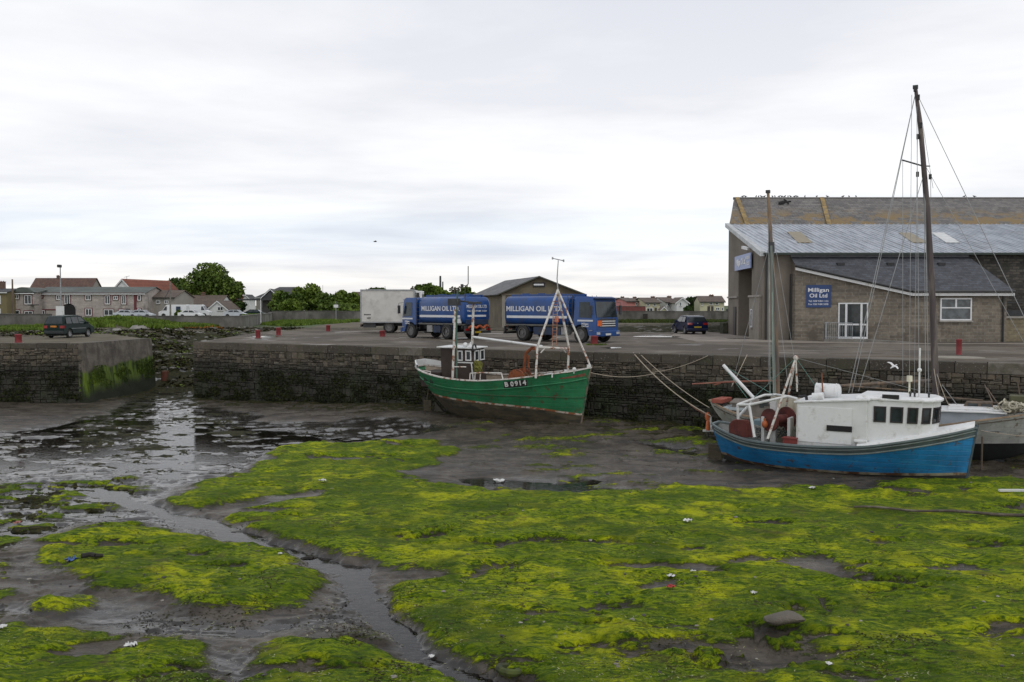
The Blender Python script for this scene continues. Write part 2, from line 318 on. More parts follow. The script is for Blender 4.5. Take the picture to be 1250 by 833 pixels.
def bed(X, Y, masks=False):
    X = np.asarray(X, float); Y = np.asarray(Y, float)
    wx = X+(fbm(X*.7, Y*.7, 3, 5)-.5)*1.5+(fbm(X*3, Y*3, 8, 3)-.5)*.35; wy = Y+(fbm(X*.7, Y*.7, 13, 5)-.5)*1.5+(fbm(X*3, Y*3, 18, 3)-.5)*.35
    f1 = fbm(X*.9, Y*1.2, 21, 6, .55); f2 = fbm(X*5, Y*5, 31, 4)
    al = np.zeros(X.shape)
    for P in (A1, A2, A3, A4): al = np.maximum(al, 1-sstep(sdf(wx, wy, P), -.55, .25))
    al = np.maximum(al, .62*(1-sstep(sdf(wx, wy, A5), -1.5, .2))*sstep(fbm(X*2, Y*2, 44), .42, .6)); al = np.maximum(al, .6*sstep(fbm(X*.5, Y*1.3, 46, 6, .62), .55, .66)*sstep(Y, 52, 40)*sstep(X, -6, 0))
    sp = np.maximum(1-sstep(sdf(wx, wy, SP), -1, .6), .0); al = np.maximum(al, sp*sstep(fbm(X*.9, Y*1.7, 51, 6, .62), .51, .58))
    sp2 = 1-sstep(sdf(wx, wy, SP2), -1.5, .5)
    hole = np.zeros(X.shape)
    for P in HOLES: hole = np.maximum(hole, (1-sstep(sdf(wx, wy, P), -.5, .3))*sstep(fbm(X*1.6, Y*3.2, 63, 5, .6), .36, .52))
    # thin natural bare streaks inside the algae
    st = sstep(fbm(X*.45+3, Y*1.1, 61, 6, .6), .6, .72)*.75
    al = al*(1-hole)*(1-st)
    wet = np.zeros(X.shape)
    for P in WETS: wet = np.maximum(wet, 1-sstep(sdf(wx, wy, P), -.5, .35))
    tr = 1-sstep(polyl(wx*.6+X*.4, wy*.6+Y*.4, TRICK)*(1+.6*(fbm(X*2.5, Y*2.5, 65)-.5)), .05, .6)
    pool = np.zeros(X.shape)
    for P in POOLS: pool = np.maximum(pool, 1-sstep(sdf(wx*.5+X*.5, wy*.5+Y*.5, P), -.9, .45))
    wet = np.maximum(wet*(1-al*.85), tr); al = al*(1-tr)
    q = qdist(X, Y); s = qalong(X, Y)
    # mud banked against the quay foot
    bank = .5*np.exp(-((s-19)/11)**2)*sstep(q, -9, 0)+.16*np.exp(-((s-34)/10)**2)*sstep(q, -6, 0)
    z = BED-.015+(f1-.5)*.16+(f2-.5)*.022*(1-wet)+al*(1-.75*sp)*(.01+.22*fbm(X*.7, Y*.9, 71, 3)+.07*fbm(X*2.1, Y*2.8, 73, 3)+.014*fbm(X*6, Y*9, 72, 3))+bank
    z = z+(1-al)*sstep(Y, 24, 30)*.03*(fbm(X*.7+Y*.3, Y*4-X, 77, 5, .6)-.5)-.045*wet*sstep(1-np.abs(fbm(X*.55, Y*1.4, 79, 5, .55)*2-1)*5, .45, .8)-hole*.02-wet*(.03+.03*(1-f1))-tr*.055-pool*.16*(1+bank)+wet*(1-tr)*.05*(fbm(X*1.2+Y*.3, Y*3.2, 75, 6, .6)-.45)
    # ripples and little steps in the bare mud
    z = z+(1-al)*(1-wet)*.035*sstep(fbm(X*.5+Y*.35, Y*1.6-X*.4, 81, 5), .45, .52)
    # inner basin shelving up to the shore
    up = np.clip((Y-59.5)/25, 0, 1.2)+np.clip((-25.5-X)/11, 0, 1)*sstep(Y, 60.5, 63)+np.clip((X+19)/4, 0, 1)*sstep(Y, 60, 70)*.1
    ch = np.exp(-((X+22.3+(Y-60)*.05)/1.5)**2)
    basin = sstep(Y, 56, 60)
    rise = 3.5*np.clip(up, 0, 1.0)**.8
    z = z+basin*(rise*(1-.35*ch*(1-np.clip(up, 0, 1)))+(.12+.3*fbm(X*1.1, Y*.8, 91, 5))*np.clip(up*4, 0, 1)*(1-sstep(up, .8, 1.)))
    z = np.where(Y > 84, np.minimum(z, .06), z)
    if not masks: return z
    weed = sstep(fbm(X*1.0, Y*2.2, 101, 6, .62), .47, .56)*np.maximum(basin*(1-sstep(up, .85, 1.05))*.95, np.maximum(sp2, sp*.7)*(.9))
    weed = np.maximum(weed, .8*sstep(fbm(X*1.3, Y*2.6, 111, 6, .65), .585, .64)*wet*(1-tr)*(Y > 20))
    weed = np.maximum(weed, np.maximum(sstep(q, -1.8, -.2)*.8*sstep(fbm(X*2, Y*2, 119), .3, .5), sstep(q, -6.5, -1)*.85*sstep(fbm(X*.8+Y*.4, Y*2.6-X, 120, 6, .62), .44, .58)))
    wet = np.maximum(wet, pool); wet = np.maximum(wet, basin*.8*(1-sstep(up, .25, .5)))
    return z, al, np.clip(wet, 0, 1), np.clip(weed, 0, 1), sstep(up*basin, .8, 1.02)
pys = np.concatenate([np.linspace(1000, 833, 60, endpoint=False), np.linspace(833, 470, 440, endpoint=False)])
Ys = (CAMZ-BED)/np.tan((np.arctan((pys-416.5)/FPX))+PITCH); Ys = np.concatenate([Ys, np.linspace(Ys[-1]+.3, 88, 110)])
us = np.concatenate([np.linspace(-.95, -.62, 50, endpoint=False), np.linspace(-.62, .62, 880), np.linspace(.63, .95, 50)])
UU, YY = np.meshgrid(us, Ys); XX = UU*YY; nr_, nc_ = XX.shape
Z, AL, WET, WEED, SHORE = bed(XX.ravel(), YY.ravel(), True)
V = np.stack([XX.ravel(), YY.ravel(), Z], 1); idx = np.arange(nr_*nc_).reshape(nr_, nc_)
F = np.stack([idx[:-1, :-1], idx[:-1, 1:], idx[1:, 1:], idx[1:, :-1]], -1).reshape(-1, 4)
me = bpy.data.meshes.new('mudflat'); me.vertices.add(len(V)); me.vertices.foreach_set('co', V.ravel()); me.loops.add(F.size); me.loops.foreach_set('vertex_index', F.ravel()); me.polygons.add(len(F)); me.polygons.foreach_set('loop_start', np.arange(len(F))*4); me.polygons.foreach_set('loop_total', np.full(len(F), 4)); me.polygons.foreach_set('use_smooth', np.ones(len(F), bool)); me.update(calc_edges=True)
for nm, ar in (('algae', AL), ('wet', WET), ('weed', WEED), ('shore', SHORE)): a_ = me.attributes.new(nm, 'FLOAT', 'POINT'); a_.data.foreach_set('value', ar.astype(np.float32))
mud = bpy.data.objects.new('mudflat', me); C.objects.link(mud); tag(mud, kind='structure')
def mudmat():
    t = NT('mud and green algae'); v = t.co(); al = t.attr('algae'); wet = t.attr('wet'); weed = t.attr('weed'); sh = t.attr('shore')
    nb = t.noise(v, 1.1, 6, .6); nm = t.noise(v, 7, 6, .62); nf = t.noise(v, 38, 5, .65)
    vs = t.co(scale=(1, 2.6, 1), rot=(0, 0, .35)); nst = t.noise(vs, 5, 7, .68, .8); nst2 = t.noise(vs, 19, 5, .7, .5)
    c_mud = t.mix(t.ss(nb, .35, .65), (.036, .03, .023), (.088, .074, .057)); c_mud = t.mix(t.math('MULTIPLY', t.ss(nm, .5, .72), .7), c_mud, (.03, .028, .026)); c_mud = t.mix(t.math('MULTIPLY', t.ss(nf, .58, .7), .5), c_mud, (.12, .105, .085))
    vr = t.co(scale=(.4, 2.2, 1), rot=(0, 0, -.35)); c_mud = t.mix(t.math('MULTIPLY', t.ss(t.noise(vr, 1.6, 8, .7, .7), .53, .62), .75), c_mud, (.018, .016, .013)); c_mud = t.mix(t.math('MULTIPLY', t.ss(t.noise(vr, .9, 7, .65, 1.), .55, .68), .6), c_mud, (.12, .1, .078))
    c_mud = t.mix(t.ss(wet, .2, .8), c_mud, (.022, .019, .016))
    # algae: yellow-green, mid green, dark green, patchy at three scales
    g = t.mix(t.ss(nst, .4, .57), (.034, .075, .003), (.175, .24, .004)); g = t.mix(t.ss(t.math('ADD', nb, t.math('MULTIPLY', t.math('SUBTRACT', nst, .5), .5)), .48, .66), g, (.36, .39, .006)); g = t.mix(t.math('MULTIPLY', t.ss(t.noise(v, .55, 5, .6, .4), .5, .66), .75), g, (.028, .062, .003))
    g = t.mix(t.math('MULTIPLY', t.ss(nst2, .52, .68), .6), g, (.014, .03, .001)); g = t.mix(t.math('MULTIPLY', t.ss(t.noise(t.co(scale=(1, 3.4, 1), rot=(0, 0, -.25)), 9, 7, .75, 1.4), .56, .63), .75), g, (.016, .03, .003)); g = t.mix(t.math('MULTIPLY', t.ss(nf, .58, .68), .3), g, (.25, .3, .02))
    g = t.mix(t.math('MULTIPLY', t.ss(t.noise(vs, 2.3, 7, .7, 1.), .57, .66), .85), g, (.045, .038, .02))
    big = t.noise(t.co(scale=(1, 1.7, 1), loc=(3, 1, 0), rot=(0, 0, .5)), .33, 7, .62, .9); g = t.mix(t.math('MULTIPLY', t.ss(big, .47, .6), .6), g, t.mix(nst, (.015, .038, .002), (.07, .12, .004))); g = t.mix(t.math('MULTIPLY', t.ss(t.noise(v, .8, 8, .68, 1.2), .58, .66), .6), g, (.07, .058, .022))
    edge = t.ss(t.math('ADD', al, t.math('ADD', t.math('MULTIPLY', t.math('SUBTRACT', nst, .5), 1.3), t.math('MULTIPLY', t.math('SUBTRACT', nf, .5), .5))), .34, .66)
    c = t.mix(edge, c_mud, g)
    wc = t.mix(t.ss(nm, .4, .65), (.012, .013, .006), (.045, .04, .015)); wc = t.mix(t.math('MULTIPLY', t.ss(nst2, .55, .68), .6), wc, (.05, .08, .012))
    we = t.ss(t.math('ADD', weed, t.math('MULTIPLY', t.math('SUBTRACT', nm, .5), .8)), .45, .6)
    c = t.mix(we, c, wc)
    sc = t.mix(t.ss(t.noise(v, 3.5, 7, .7), .4, .6), (.11, .095, .07), (.055, .05, .035)); c = t.mix(t.ss(sh, .3, .7), c, sc)
    dry = t.math('MAXIMUM', t.math('MAXIMUM', edge, we), t.ss(sh, .2, .6))
    r_mud = t.math('SUBTRACT', t.math('ADD', .44, t.math('MULTIPLY', t.math('SUBTRACT', t.noise(t.co(scale=(.35, 1.6, 1), rot=(0, 0, -.4)), 1.3, 7, .65, .6), .5), 1.5)), t.math('MULTIPLY', wet, .33)); r_mud = t.math('MAXIMUM', r_mud, .12)
    mr = t.n('ShaderNodeMix'); t.L(dry, mr.inputs[0]); t.L(r_mud, mr.inputs[2]); mr.inputs[3].default_value = .82
    hh = t.math('ADD', t.math('MULTIPLY', nm, .5), t.math('ADD', t.math('MULTIPLY', nst, t.math('MULTIPLY', edge, 1.3)), t.math('MULTIPLY', nf, .25)))
    hh = t.math('ADD', hh, t.math('MULTIPLY', t.math('MULTIPLY', nst2, edge), .6))
    bs = t.n('ShaderNodeBump'); t.L(hh, bs.inputs['Height']); bs.inputs['Distance'].default_value = .035; t.L(t.math('SUBTRACT', 1, t.math('MULTIPLY', t.math('SUBTRACT', 1, dry), t.math('MULTIPLY', wet, .85))), bs.inputs['Strength'])
    sp_ = t.n('ShaderNodeMix'); t.L(dry, sp_.inputs[0]); t.L(t.math('ADD', .22, t.math('MULTIPLY', wet, .35)), sp_.inputs[2]); sp_.inputs[3].default_value = .12; t.L(sp_.outputs[0], t.b.inputs['Specular IOR Level'])
    return t.fin(c, mr.outputs[0], 0, bs.outputs[0])
me.materials.append(mudmat())
# thin water lying in the low places
wt = NT('shallow water'); wv = wt.co(); wn_ = wt.bump(wt.noise(wt.co(scale=(1, 2.5, 1)), 4, 3), .004)
gl = wt.n('ShaderNodeBsdfGlossy'); gl.inputs['Roughness'].default_value = .03; wt.L(wn_, gl.inputs['Normal']); tr_ = wt.n('ShaderNodeBsdfTransparent'); tr_.inputs[0].default_value = (.5, .47, .42, 1); fr = wt.n('ShaderNodeFresnel'); fr.inputs[0].default_value = 1.33; wt.L(wn_, fr.inputs['Normal']); ms = wt.n('ShaderNodeMixShader'); wt.L(fr.outputs[0], ms.inputs[0]); wt.L(tr_.outputs[0], ms.inputs[1]); wt.L(gl.outputs[0], ms.inputs[2]); wt.L(ms.outputs[0], wt.out.inputs['Surface'])
WL = BED-.072
tag(MB().quad((-40, 8, WL), (60, 8, WL), (60, 66, WL), (-40, 66, WL)).build('water', wt.m), kind='structure')

# ---- land sheets
def yardmat():
    t = NT('worn asphalt yard'); v = t.co(); a = t.noise(v, .16, 6, .6, .5); b = t.noise(v, 1.2, 7, .65); c = t.noise(v, 25, 4); st = t.noise(t.co(scale=(.25, 1, 1)), .5, 6, .6)
    col = t.mix(t.ss(a, .44, .56), (.08, .069, .056), (.15, .128, .102)); col = t.mix(t.math('MULTIPLY', t.ss(b, .5, .7), .6), col, (.055, .052, .048)); col = t.mix(t.math('MULTIPLY', t.ss(c, .55, .7), .4), col, (.2, .19, .17))
    col = t.mix(t.math('MULTIPLY', t.ss(st, .5, .62), .7), col, (.085, .062, .042)); col = t.mix(t.math('MULTIPLY', t.ss(t.noise(v, .33, 6), .62, .66), .55), col, (.2, .19, .165))
    return t.fin(col, t.math('SUBTRACT', .9, t.math('MULTIPLY', t.ss(t.noise(v, .22, 5), .58, .63), .55)), 0, t.bump(t.math('ADD', b, c), .02), .25)
YARD = yardmat()
GRAVEL = M('stony waste ground', (.14, .12, .09), .95, var=.3, scale=.6, dirt=(.085, .08, .05), damt=.45, dscale=.5, bump=.02, bscale=5, edge=.2, spec=.2)
GRASSG = M('rough grassland', (.05, .075, .018), .9, var=.3, scale=.3, dirt=(.1, .095, .05), damt=.4, dscale=.2, bump=.1, bscale=3)
def sheet(name, pts, z, m): return tag(MB().quad(*[(p[0], p[1], z) for p in pts]).build(name, m), kind='structure')
B1 = gnd(318, 405.5); 
inl = Q0+qn*.55
sheet('yard', [Q0+qn*.6, Q3+qn*.6, (160, 20), (160, 131), (-24, 131), (-20, 88), (B1.x, B1.y)], 0, YARD)
sheet('quay_surface', [(-75, LC.y+.5), (LC.x-.5, LC.y+.5), (LE.x-.5, LE.y), gnd(112, 405.5), (-40, 84.5), (-75, 84.5)], 0, GRAVEL)
sheet('ground', [(-900, 84), (900, 84), (3500, 6000), (-3500, 6000)], -.012, GRASSG)
sheet('pavement', [at(886, 400, 72)[:2], at(893, 408, 71)[:2], at(931, 414, 59)[:2], at(968, 414, 57.6)[:2], at(1000, 415, 55.6)[:2], at(1130, 418, 53)[:2], at(1400, 418, 53)[:2], at(1400, 418, 51.8)[:2], at(1100, 420, 51.8)[:2], at(850, 417, 55.5)[:2], at(818, 409, 66)[:2], at(830, 401, 78)[:2]], .004, M('concrete apron', (.25, .215, .18), .88, var=.15, scale=.8, dirt=(.1, .09, .08), damt=.4, dscale=.6, bump=.01, edge=.15))
PUD = M('standing water on the yard', (.05, .048, .042), .06, var=.1, spec=.6)
for k_, (px_, py_, a_, b_) in enumerate(((746, 425, .45, .28), (880, 405.5, 1.3, .5), (905, 413.5, 1.1, .3), (800, 411, 1.6, .5), (560, 424.5, .8, .25), (325, 411, 1.2, .5), (655, 420.5, 1.0, .3))):
    c_ = gnd(px_, py_); pts = [(c_.x+a_*(1+.3*math.sin(3*t_+k_)+.15*math.sin(5*t_))*math.cos(t_), c_.y+b_*2.2*(1+.3*math.sin(2*t_+k_))*math.sin(t_)) for t_ in [i*.2618 for i in range(24)]]
    sheet('puddle', pts, .009, PUD)
sheet('earth_strip', [at(755, 393, 128)[:2], at(900, 393, 128)[:2], at(900, 397, 112)[:2], at(755, 397, 110)[:2]], .004, GRAVEL)
sheet('gravel_strip', [(-20.3, 76.5), (-6, 86), (-2, 130), (-23.9, 130), (-19.9, 88)], .004, GRAVEL)

# ---- masonry quay walls: every stone is real relief on the wall
def stonemat(name, green=0.0, ca=(.035, .029, .021), cb=(.155, .127, .09)):
    t = NT(name); v = t.co(); r = t.attr('rnd'); s_ = t.n('ShaderNodeSeparateXYZ'); t.L(v, s_.inputs[0]); z = t.math('ADD', s_.outputs[2], t.math('MULTIPLY', t.math('SUBTRACT', t.noise(v, .45, 5), .5), 1.3))
    n = t.noise(v, 7, 6, .65); n2 = t.noise(v, 1.3, 6, .6)
    c = t.mix(r, ca, cb); c = t.mix(t.math('MULTIPLY', t.ss(r, .88, .95), .6), c, (.19, .175, .15)); c = t.mix(t.ss(n, .4, .7), c, t.mix(.6, c, (.05, .045, .038))); c = t.mix(t.math('MULTIPLY', t.ss(t.noise(v, 14, 4), .6, .68), .5), c, (.3, .28, .24))
    c = t.mix(t.math('MULTIPLY', t.ss(n2, .52, .62), .5), c, (.06, .062, .03))
    wetk = t.ss(z, -.75, -1.55)                                     # below the usual high tide: dark slime and weed
    c = t.mix(t.math('MULTIPLY', wetk, .9), c, t.mix(t.ss(n, .35, .65), (.006, .007, .004), (.022, .02, .012)))
    c = t.mix(t.math('MULTIPLY', t.math('MULTIPLY', wetk, t.ss(t.noise(t.co(scale=(1, 1, .5)), .8, 6, .65), .5 if not green else .2, .66 if not green else .35)), .75), c, (.022, .036, .006) if not green else (.07, .115, .008))
    return t.fin(c, t.math('SUBTRACT', .88, t.math('MULTIPLY', wetk, .25)), 0, t.bump(t.math('ADD', n, t.noise(v, 30, 3)), .025))
STONE = stonemat('quay rubble stone')
COPING = M('worn coping stone', (.125, .11, .09), .9, var=.3, scale=1.2, dirt=(.05, .045, .035), damt=.45, dscale=2.5, bump=.02, bscale=12, edge=.1)
def masonry(mb, p0, p1, z0, z1, seed, hmin=.3, hmax=.46, out=.07):
    """coursed rubble: bands of stone, each broken into single big stones or stacks of two to four thin ones"""
    rg = random.Random(seed); d = Vector((p1[0]-p0[0], p1[1]-p0[1], 0)); L = d.length; d.normalize(); n = Vector((d.y, -d.x, 0)); P0 = Vector((p0[0], p0[1], 0))
    def stone(xa, xb, za, zb):
        if xb-xa < .05 or zb-za < .03: return
        g = rg.uniform(.004, .014); o = rg.uniform(0, out)*rg.random(); bv = min(.03, (zb-za)*.22); j = lambda: rg.uniform(-.014, .014)
        c = [(xa+g, za+g+j()), (xb-g, za+g+j()), (xb-g+j(), zb-g+j()), (xa+g+j(), zb-g+j())]; outer = [P0+d*a+Vector((0, 0, b)) for a, b in c]; mid = (xa+xb)/2; mz = (za+zb)/2
        inner = [P0+d*(a+(bv if a < mid else -bv)*rg.uniform(.7, 2.4))+n*(o+.02+rg.uniform(-.014, .022))+Vector((0, 0, b+(bv if b < mz else -bv)*rg.uniform(.4, 1.4))) for a, b in c]
        back = [p-n*.05 for p in outer]; outer = [p+n*o*.6 for p in outer]; mb.cur = rg.random()
        mb.add(back+outer+inner, [(0, 1, 5, 4), (1, 2, 6, 5), (2, 3, 7, 6), (3, 0, 4, 7), (4, 5, 9, 8), (5, 6, 10, 9), (6, 7, 11, 10), (7, 4, 8, 11), (8, 9, 10, 11)])
    z = z0
    while z < z1-.03:
        h = min(rg.uniform(hmin, hmax), z1-z)
        if z1-z-h < .15: h = z1-z
        x = 0
        ph = rg.random()*9
        while x < L:
            k = rg.choice((1, 2, 2, 3, 3, 4)); w = min(rg.uniform(.25, .55) if k == 1 else rg.uniform(.5, 1.5), L-x)
            zs = [0]+sorted(rg.uniform(.15, .85) for _ in range(k-1))+[1]
            for a, b in zip(zs[:-1], zs[1:]):
                if k == 1: stone(x, x+w, z, z+h); continue
                xx = x
                while xx < x+w-.04:
                    ww = rg.uniform(.14, .5); ww = x+w-xx if x+w-xx-ww < .12 else ww; stone(xx, xx+ww, z+h*a, z+h*b); xx += ww
            x += w
        z += h
def coping(mb, p0, p1, z0, z1, seed, lmin=.9, lmax=1.9, dep=.62, over=.05):
    rg = random.Random(seed); d = Vector((p1[0]-p0[0], p1[1]-p0[1], 0)); L = d.length; d.normalize(); n = Vector((d.y, -d.x, 0)); x = 0; P = Vector((p0[0], p0[1], 0))
    while x < L:
        w = min(rg.uniform(lmin, lmax), L-x); w = L-x if L-x-w < .4 else w; g = .014; o = over+rg.uniform(-.02, .03); t = z1+rg.uniform(-.012, .018); mb.cur = rg.random(); b = .035
        a = [P+d*(x+g)+n*o, P+d*(x+w-g)+n*(o+rg.uniform(-.015, .015)), P+d*(x+w-g)-n*dep, P+d*(x+g)-n*dep]
        lo = [p+Vector((0, 0, z0+.012)) for p in a]; mi = [p+Vector((0, 0, t-b)) for p in a]; c = sum(a, Vector())/4; tp = [c+(p-c)*.965+Vector((0, 0, t)) for p in a]
        mb.add(lo+mi+tp, [(3, 2, 1, 0)]+[(i, (i+1) % 4, (i+1) % 4+4, i+4) for i in range(4)]+[(i+4, (i+1) % 4+4, (i+1) % 4+8, i+8) for i in range(4)]+[(8, 9, 10, 11)])
        x += w
FOOT = BED-.5
COPM = stonemat('coping stone', 0, (.045, .038, .029), (.12, .1, .074))
qw = thing('quay_wall', (0, 0, 0), 0, 'long rubble stone quay wall behind the boats, dark and weedy at its foot', 'quay wall')
m1 = MB(); masonry(m1, Q0, Q3, FOOT, -.42, 5); e0 = Q0+qn*22; masonry(m1, e0, Q0, FOOT, -.42, 6)
m1.build('masonry', STONE, qw)
bk = MB(); ii = Q0+qn*.05; b2 = Q3+qn*.05; bk.quad((ii.x, ii.y, FOOT), (b2.x, b2.y, FOOT), (b2.x, b2.y, -.1), (ii.x, ii.y, -.1)); sI = Q0+qd*.05+qn*.05; sJ = e0+qd*.05
bk.quad((sI.x, sI.y, FOOT), (sJ.x, sJ.y, FOOT), (sJ.x, sJ.y, -.1), (sI.x, sI.y, -.1)); bk.build('mortar_core', M('dark joint mortar', (.028, .025, .02), .95, dirt=(.02, .019, .015), damt=.5, dscale=.8), qw)
m2 = MB(); coping(m2, Q0, Q3, -.42, .01, 9); coping(m2, e0, Q0+qn*.6, -.42, 0.0, 10)
m2.build('coping', COPM, qw)
lq = thing('quay_wall', (0, 0, 0), 0, 'stone quay wall on the left with a mossy green concrete face beside the channel', 'quay wall')
LA = Vector((-75, LC.y, 0)); m1 = MB(); masonry(m1, LA, LC, FOOT, -.3, 15, .24, .4); m1.build('masonry', STONE, lq)
bk = MB(); bk.quad((-75, LC.y+.05, FOOT), (LC.x, LC.y+.05, FOOT), (LC.x, LC.y+.05, -.1), (-75, LC.y+.05, -.1)); bk.build('mortar_core', M('dark joint mortar', (.028, .025, .02), .95, dirt=(.02, .019, .015), damt=.5, dscale=.8), lq)
m2 = MB(); coping(m2, LA, LC, -.3, .01, 19, 1.2, 2.4, .5, .03); m2.build('coping', COPM, lq)
def concface():
    t = NT('mossy concrete'); v = t.co(); s_ = t.n('ShaderNodeSeparateXYZ'); t.L(v, s_.inputs[0]); n = t.noise(v, 1.5, 7, .65); st = t.noise(t.co(scale=(2.5, 2.5, .3)), 1.6, 6, .6)
    z = t.math('ADD', s_.outputs[2], t.math('ADD', t.math('MULTIPLY', t.math('SUBTRACT', t.noise(v, .5, 4), .5), 1.0), t.math('MULTIPLY', t.math('SUBTRACT', s_.outputs[1], 57), -.06)))
    c = t.mix(t.ss(n, .35, .65), (.075, .066, .054), (.15, .13, .105)); c = t.mix(t.math('MULTIPLY', t.ss(st, .5, .65), .5), c, (.04, .036, .03))
    mos = t.math('MULTIPLY', t.ss(z, -1.2, -1.45), 1.); g = t.mix(t.ss(st, .36, .6), (.014, .028, .004), (.11, .17, .008)); g = t.mix(t.ss(z, -2.1, -2.9), g, (.013, .018, .006))
    c = t.mix(mos, c, g); return t.fin(c, .85, 0, t.bump(t.math('ADD', n, t.math('MULTIPLY', t.noise(v, 12, 6, .7), .8)), .06))
m3 = MB(); d3 = (LE-LC).normalized(); n3 = Vector((d3.y, -d3.x, 0)); NX, NZ = 60, 30
for i in range(NX):      # uneven cast face, with a batter
    for j in range(NZ):
        def P(a, b):
            q = LC+(LE-LC)*(a/NX); zz = FOOT+(.012-FOOT)*b/NZ; o = .35*(1-b/NZ)+.02*math.sin(a*.35+b*.2)*math.sin(b*.5)+.03
            q = q+n3*o; return (q.x, q.y, zz)
        m3.quad(P(i, j), P(i+1, j), P(i+1, j+1), P(i, j+1))
m3.quad((LC.x-.2, LC.y-.03, FOOT), (LC.x+.42, LC.y-.03, FOOT), (LC.x+.05, LC.y-.03, 0), (LC.x-.2, LC.y-.03, 0))
m3.slab([LC+n3*.01, LE+n3*.01, LE-n3*.6, LC-n3*.6], -.2, .012); eP = [LE+n3*.36, LE+Vector((-9, 7, 0))]
m3.quad((LE.x+.35, LE.y, FOOT), (LE.x-9, LE.y+7, FOOT), (LE.x-9, LE.y+7, 0), (LE.x+.02, LE.y, 0))
m3.build('concrete_face', concface(), lq, smooth=True)

# ================================================================== BUILDINGS
def win(parent, P0, P1, u0, u1, z0, z1, out=.05, fr=.07, bars=1, trans=0, glass=None, frame=None, sill=True, name='window', surround=None):
    """a window on the vertical plane P0->P1 (outside is to the right-hand side, toward the viewer)"""
    glass = glass or GLASS; frame = frame or PVC
    d = Vector((P1[0]-P0[0], P1[1]-P0[1], 0)).normalized(); n = Vector((d.y, -d.x, 0)); Mx = Matrix.Identity(4)
    for i in range(3): Mx[i][0] = d[i]; Mx[i][1] = n[i]; Mx[i][2] = (0, 0, 1)[i]; Mx[i][3] = (P0[0], P0[1], 0)[i]
    f = MB(); f.box(u0, .0, z0, u0+fr, out, z1, Mx); f.box(u1-fr, 0, z0, u1, out, z1, Mx); f.box(u0+fr, 0, z0, u1-fr, out, z0+fr, Mx); f.box(u0+fr, 0, z1-fr, u1-fr, out, z1, Mx)
    for k in range(1, bars+1): x = u0+(u1-u0)*k/(bars+1); f.box(x-fr*.45, 0, z0+fr, x+fr*.45, out-.004, z1-fr, Mx)
    if trans: zt = z1-(z1-z0)*trans; f.box(u0+fr, 0, zt-fr*.45, u1-fr, out-.007, zt+fr*.45, Mx)
    w = f.build(name, frame, parent); MB().box(u0+fr*.5, .002, z0+fr*.5, u1-fr*.5, out*.35, z1-fr*.5, Mx).build('pane', glass, w)
    if sill: MB().box(u0-.06, -.0, z0-.1, u1+.06, out+.06, z0-.004, Mx).build('sill', LEDGE, w)
    if surround: s_ = MB(); b = .16; s_.box(u0-b, 0, z0-b, u0-.01, out*.7, z1+b, Mx); s_.box(u1+.01, 0, z0-b, u1+b, out*.7, z1+b, Mx); s_.box(u0-.01, 0, z1+.01, u1+.01, out*.7, z1+b, Mx); s_.build('surround', surround, w)
    return w
BLOCK = brickmat('brown concrete block', (.15, .13, .102), (.235, .203, .16), (.26, .235, .195), .44, .2, .016, stain=(.12, .1, .078), samt=.42, sscale=.6)
RENDER = M('brown grey render', (.19, .165, .135), .9, var=.12, scale=.5, dirt=(.12, .105, .085), damt=.42, dscale=.35, bump=.01, edge=.2)
DARKSTONE = brickmat('dark rubble wall', (.035, .033, .03), (.105, .095, .08), (.045, .042, .038), .42, .17, .02, stain=(.03, .035, .018), samt=.4, sscale=.8, bump=.05, warp=.18)
SLATEOLD = brickmat('old slate with lichen', (.12, .113, .108), (.19, .18, .168), (.07, .066, .062), .5, .17, .012, mode='roof', stain=(.2, .14, .065), samt=.5, sscale=.75, zband=(9.0, 10.3), bump=.015)
SLATENEW = brickmat('blue grey slate', (.05, .054, .064), (.085, .09, .105), (.03, .032, .037), .33, .115, .007, mode='roof', stain=(.1, .1, .1), samt=.3, sscale=1.2, bump=.01)
def metalroof():
    t = NT('galvanised roof sheet'); v = t.co(); st = t.noise(t.co(scale=(1.2, .12, .12)), 3, 6, .6); b = t.noise(v, .5, 5)
    c = t.mix(t.ss(st, .35, .65), (.27, .295, .33), (.46, .49, .53)); c = t.mix(t.math('MULTIPLY', t.ss(b, .5, .7), .5), c, (.22, .23, .25)); return t.fin(c, .5, .25)
MROOF = metalroof()
# stone hall at the back
L0 = at(931, 415, 58); X0 = L0.x
h = thing('stone_hall', (0, 0, 0), 0, 'old stone hall with a lichen patched slate roof behind the grey metal roof', 'building')
Hf = Vector((16.75, 70.6, 0)); Hr = Vector((18.6, 76.5, 0)); Hb = Vector((20.2, 82.4, 0)); HX = 62; ze, zr = 8.3, 11.08
b = MB(); b.add([(Hf.x, Hf.y, 0), (Hr.x, Hr.y, 0), (Hb.x, Hb.y, 0), (Hf.x, Hf.y, ze), (Hr.x, Hr.y, zr-.05), (Hb.x, Hb.y, ze)], [(0, 1, 4, 3), (1, 2, 5, 4)]); b.quad((Hf.x, Hf.y, 0), (HX, Hf.y, 0), (HX, Hf.y, ze), (Hf.x, Hf.y, ze)); b.quad((HX, Hf.y, 0), (HX, Hb.y, 0), (HX, Hb.y, ze), (HX, Hf.y, ze)); b.quad((Hb.x, Hb.y, 0), (HX, Hb.y, 0), (HX, Hb.y, ze), (Hb.x, Hb.y, ze)); b.build('wall', brickmat('hall stone', (.13, .11, .09), (.2, .17, .14), (.14, .125, .1), .5, .22, .02, warp=.15, bump=.04), h)
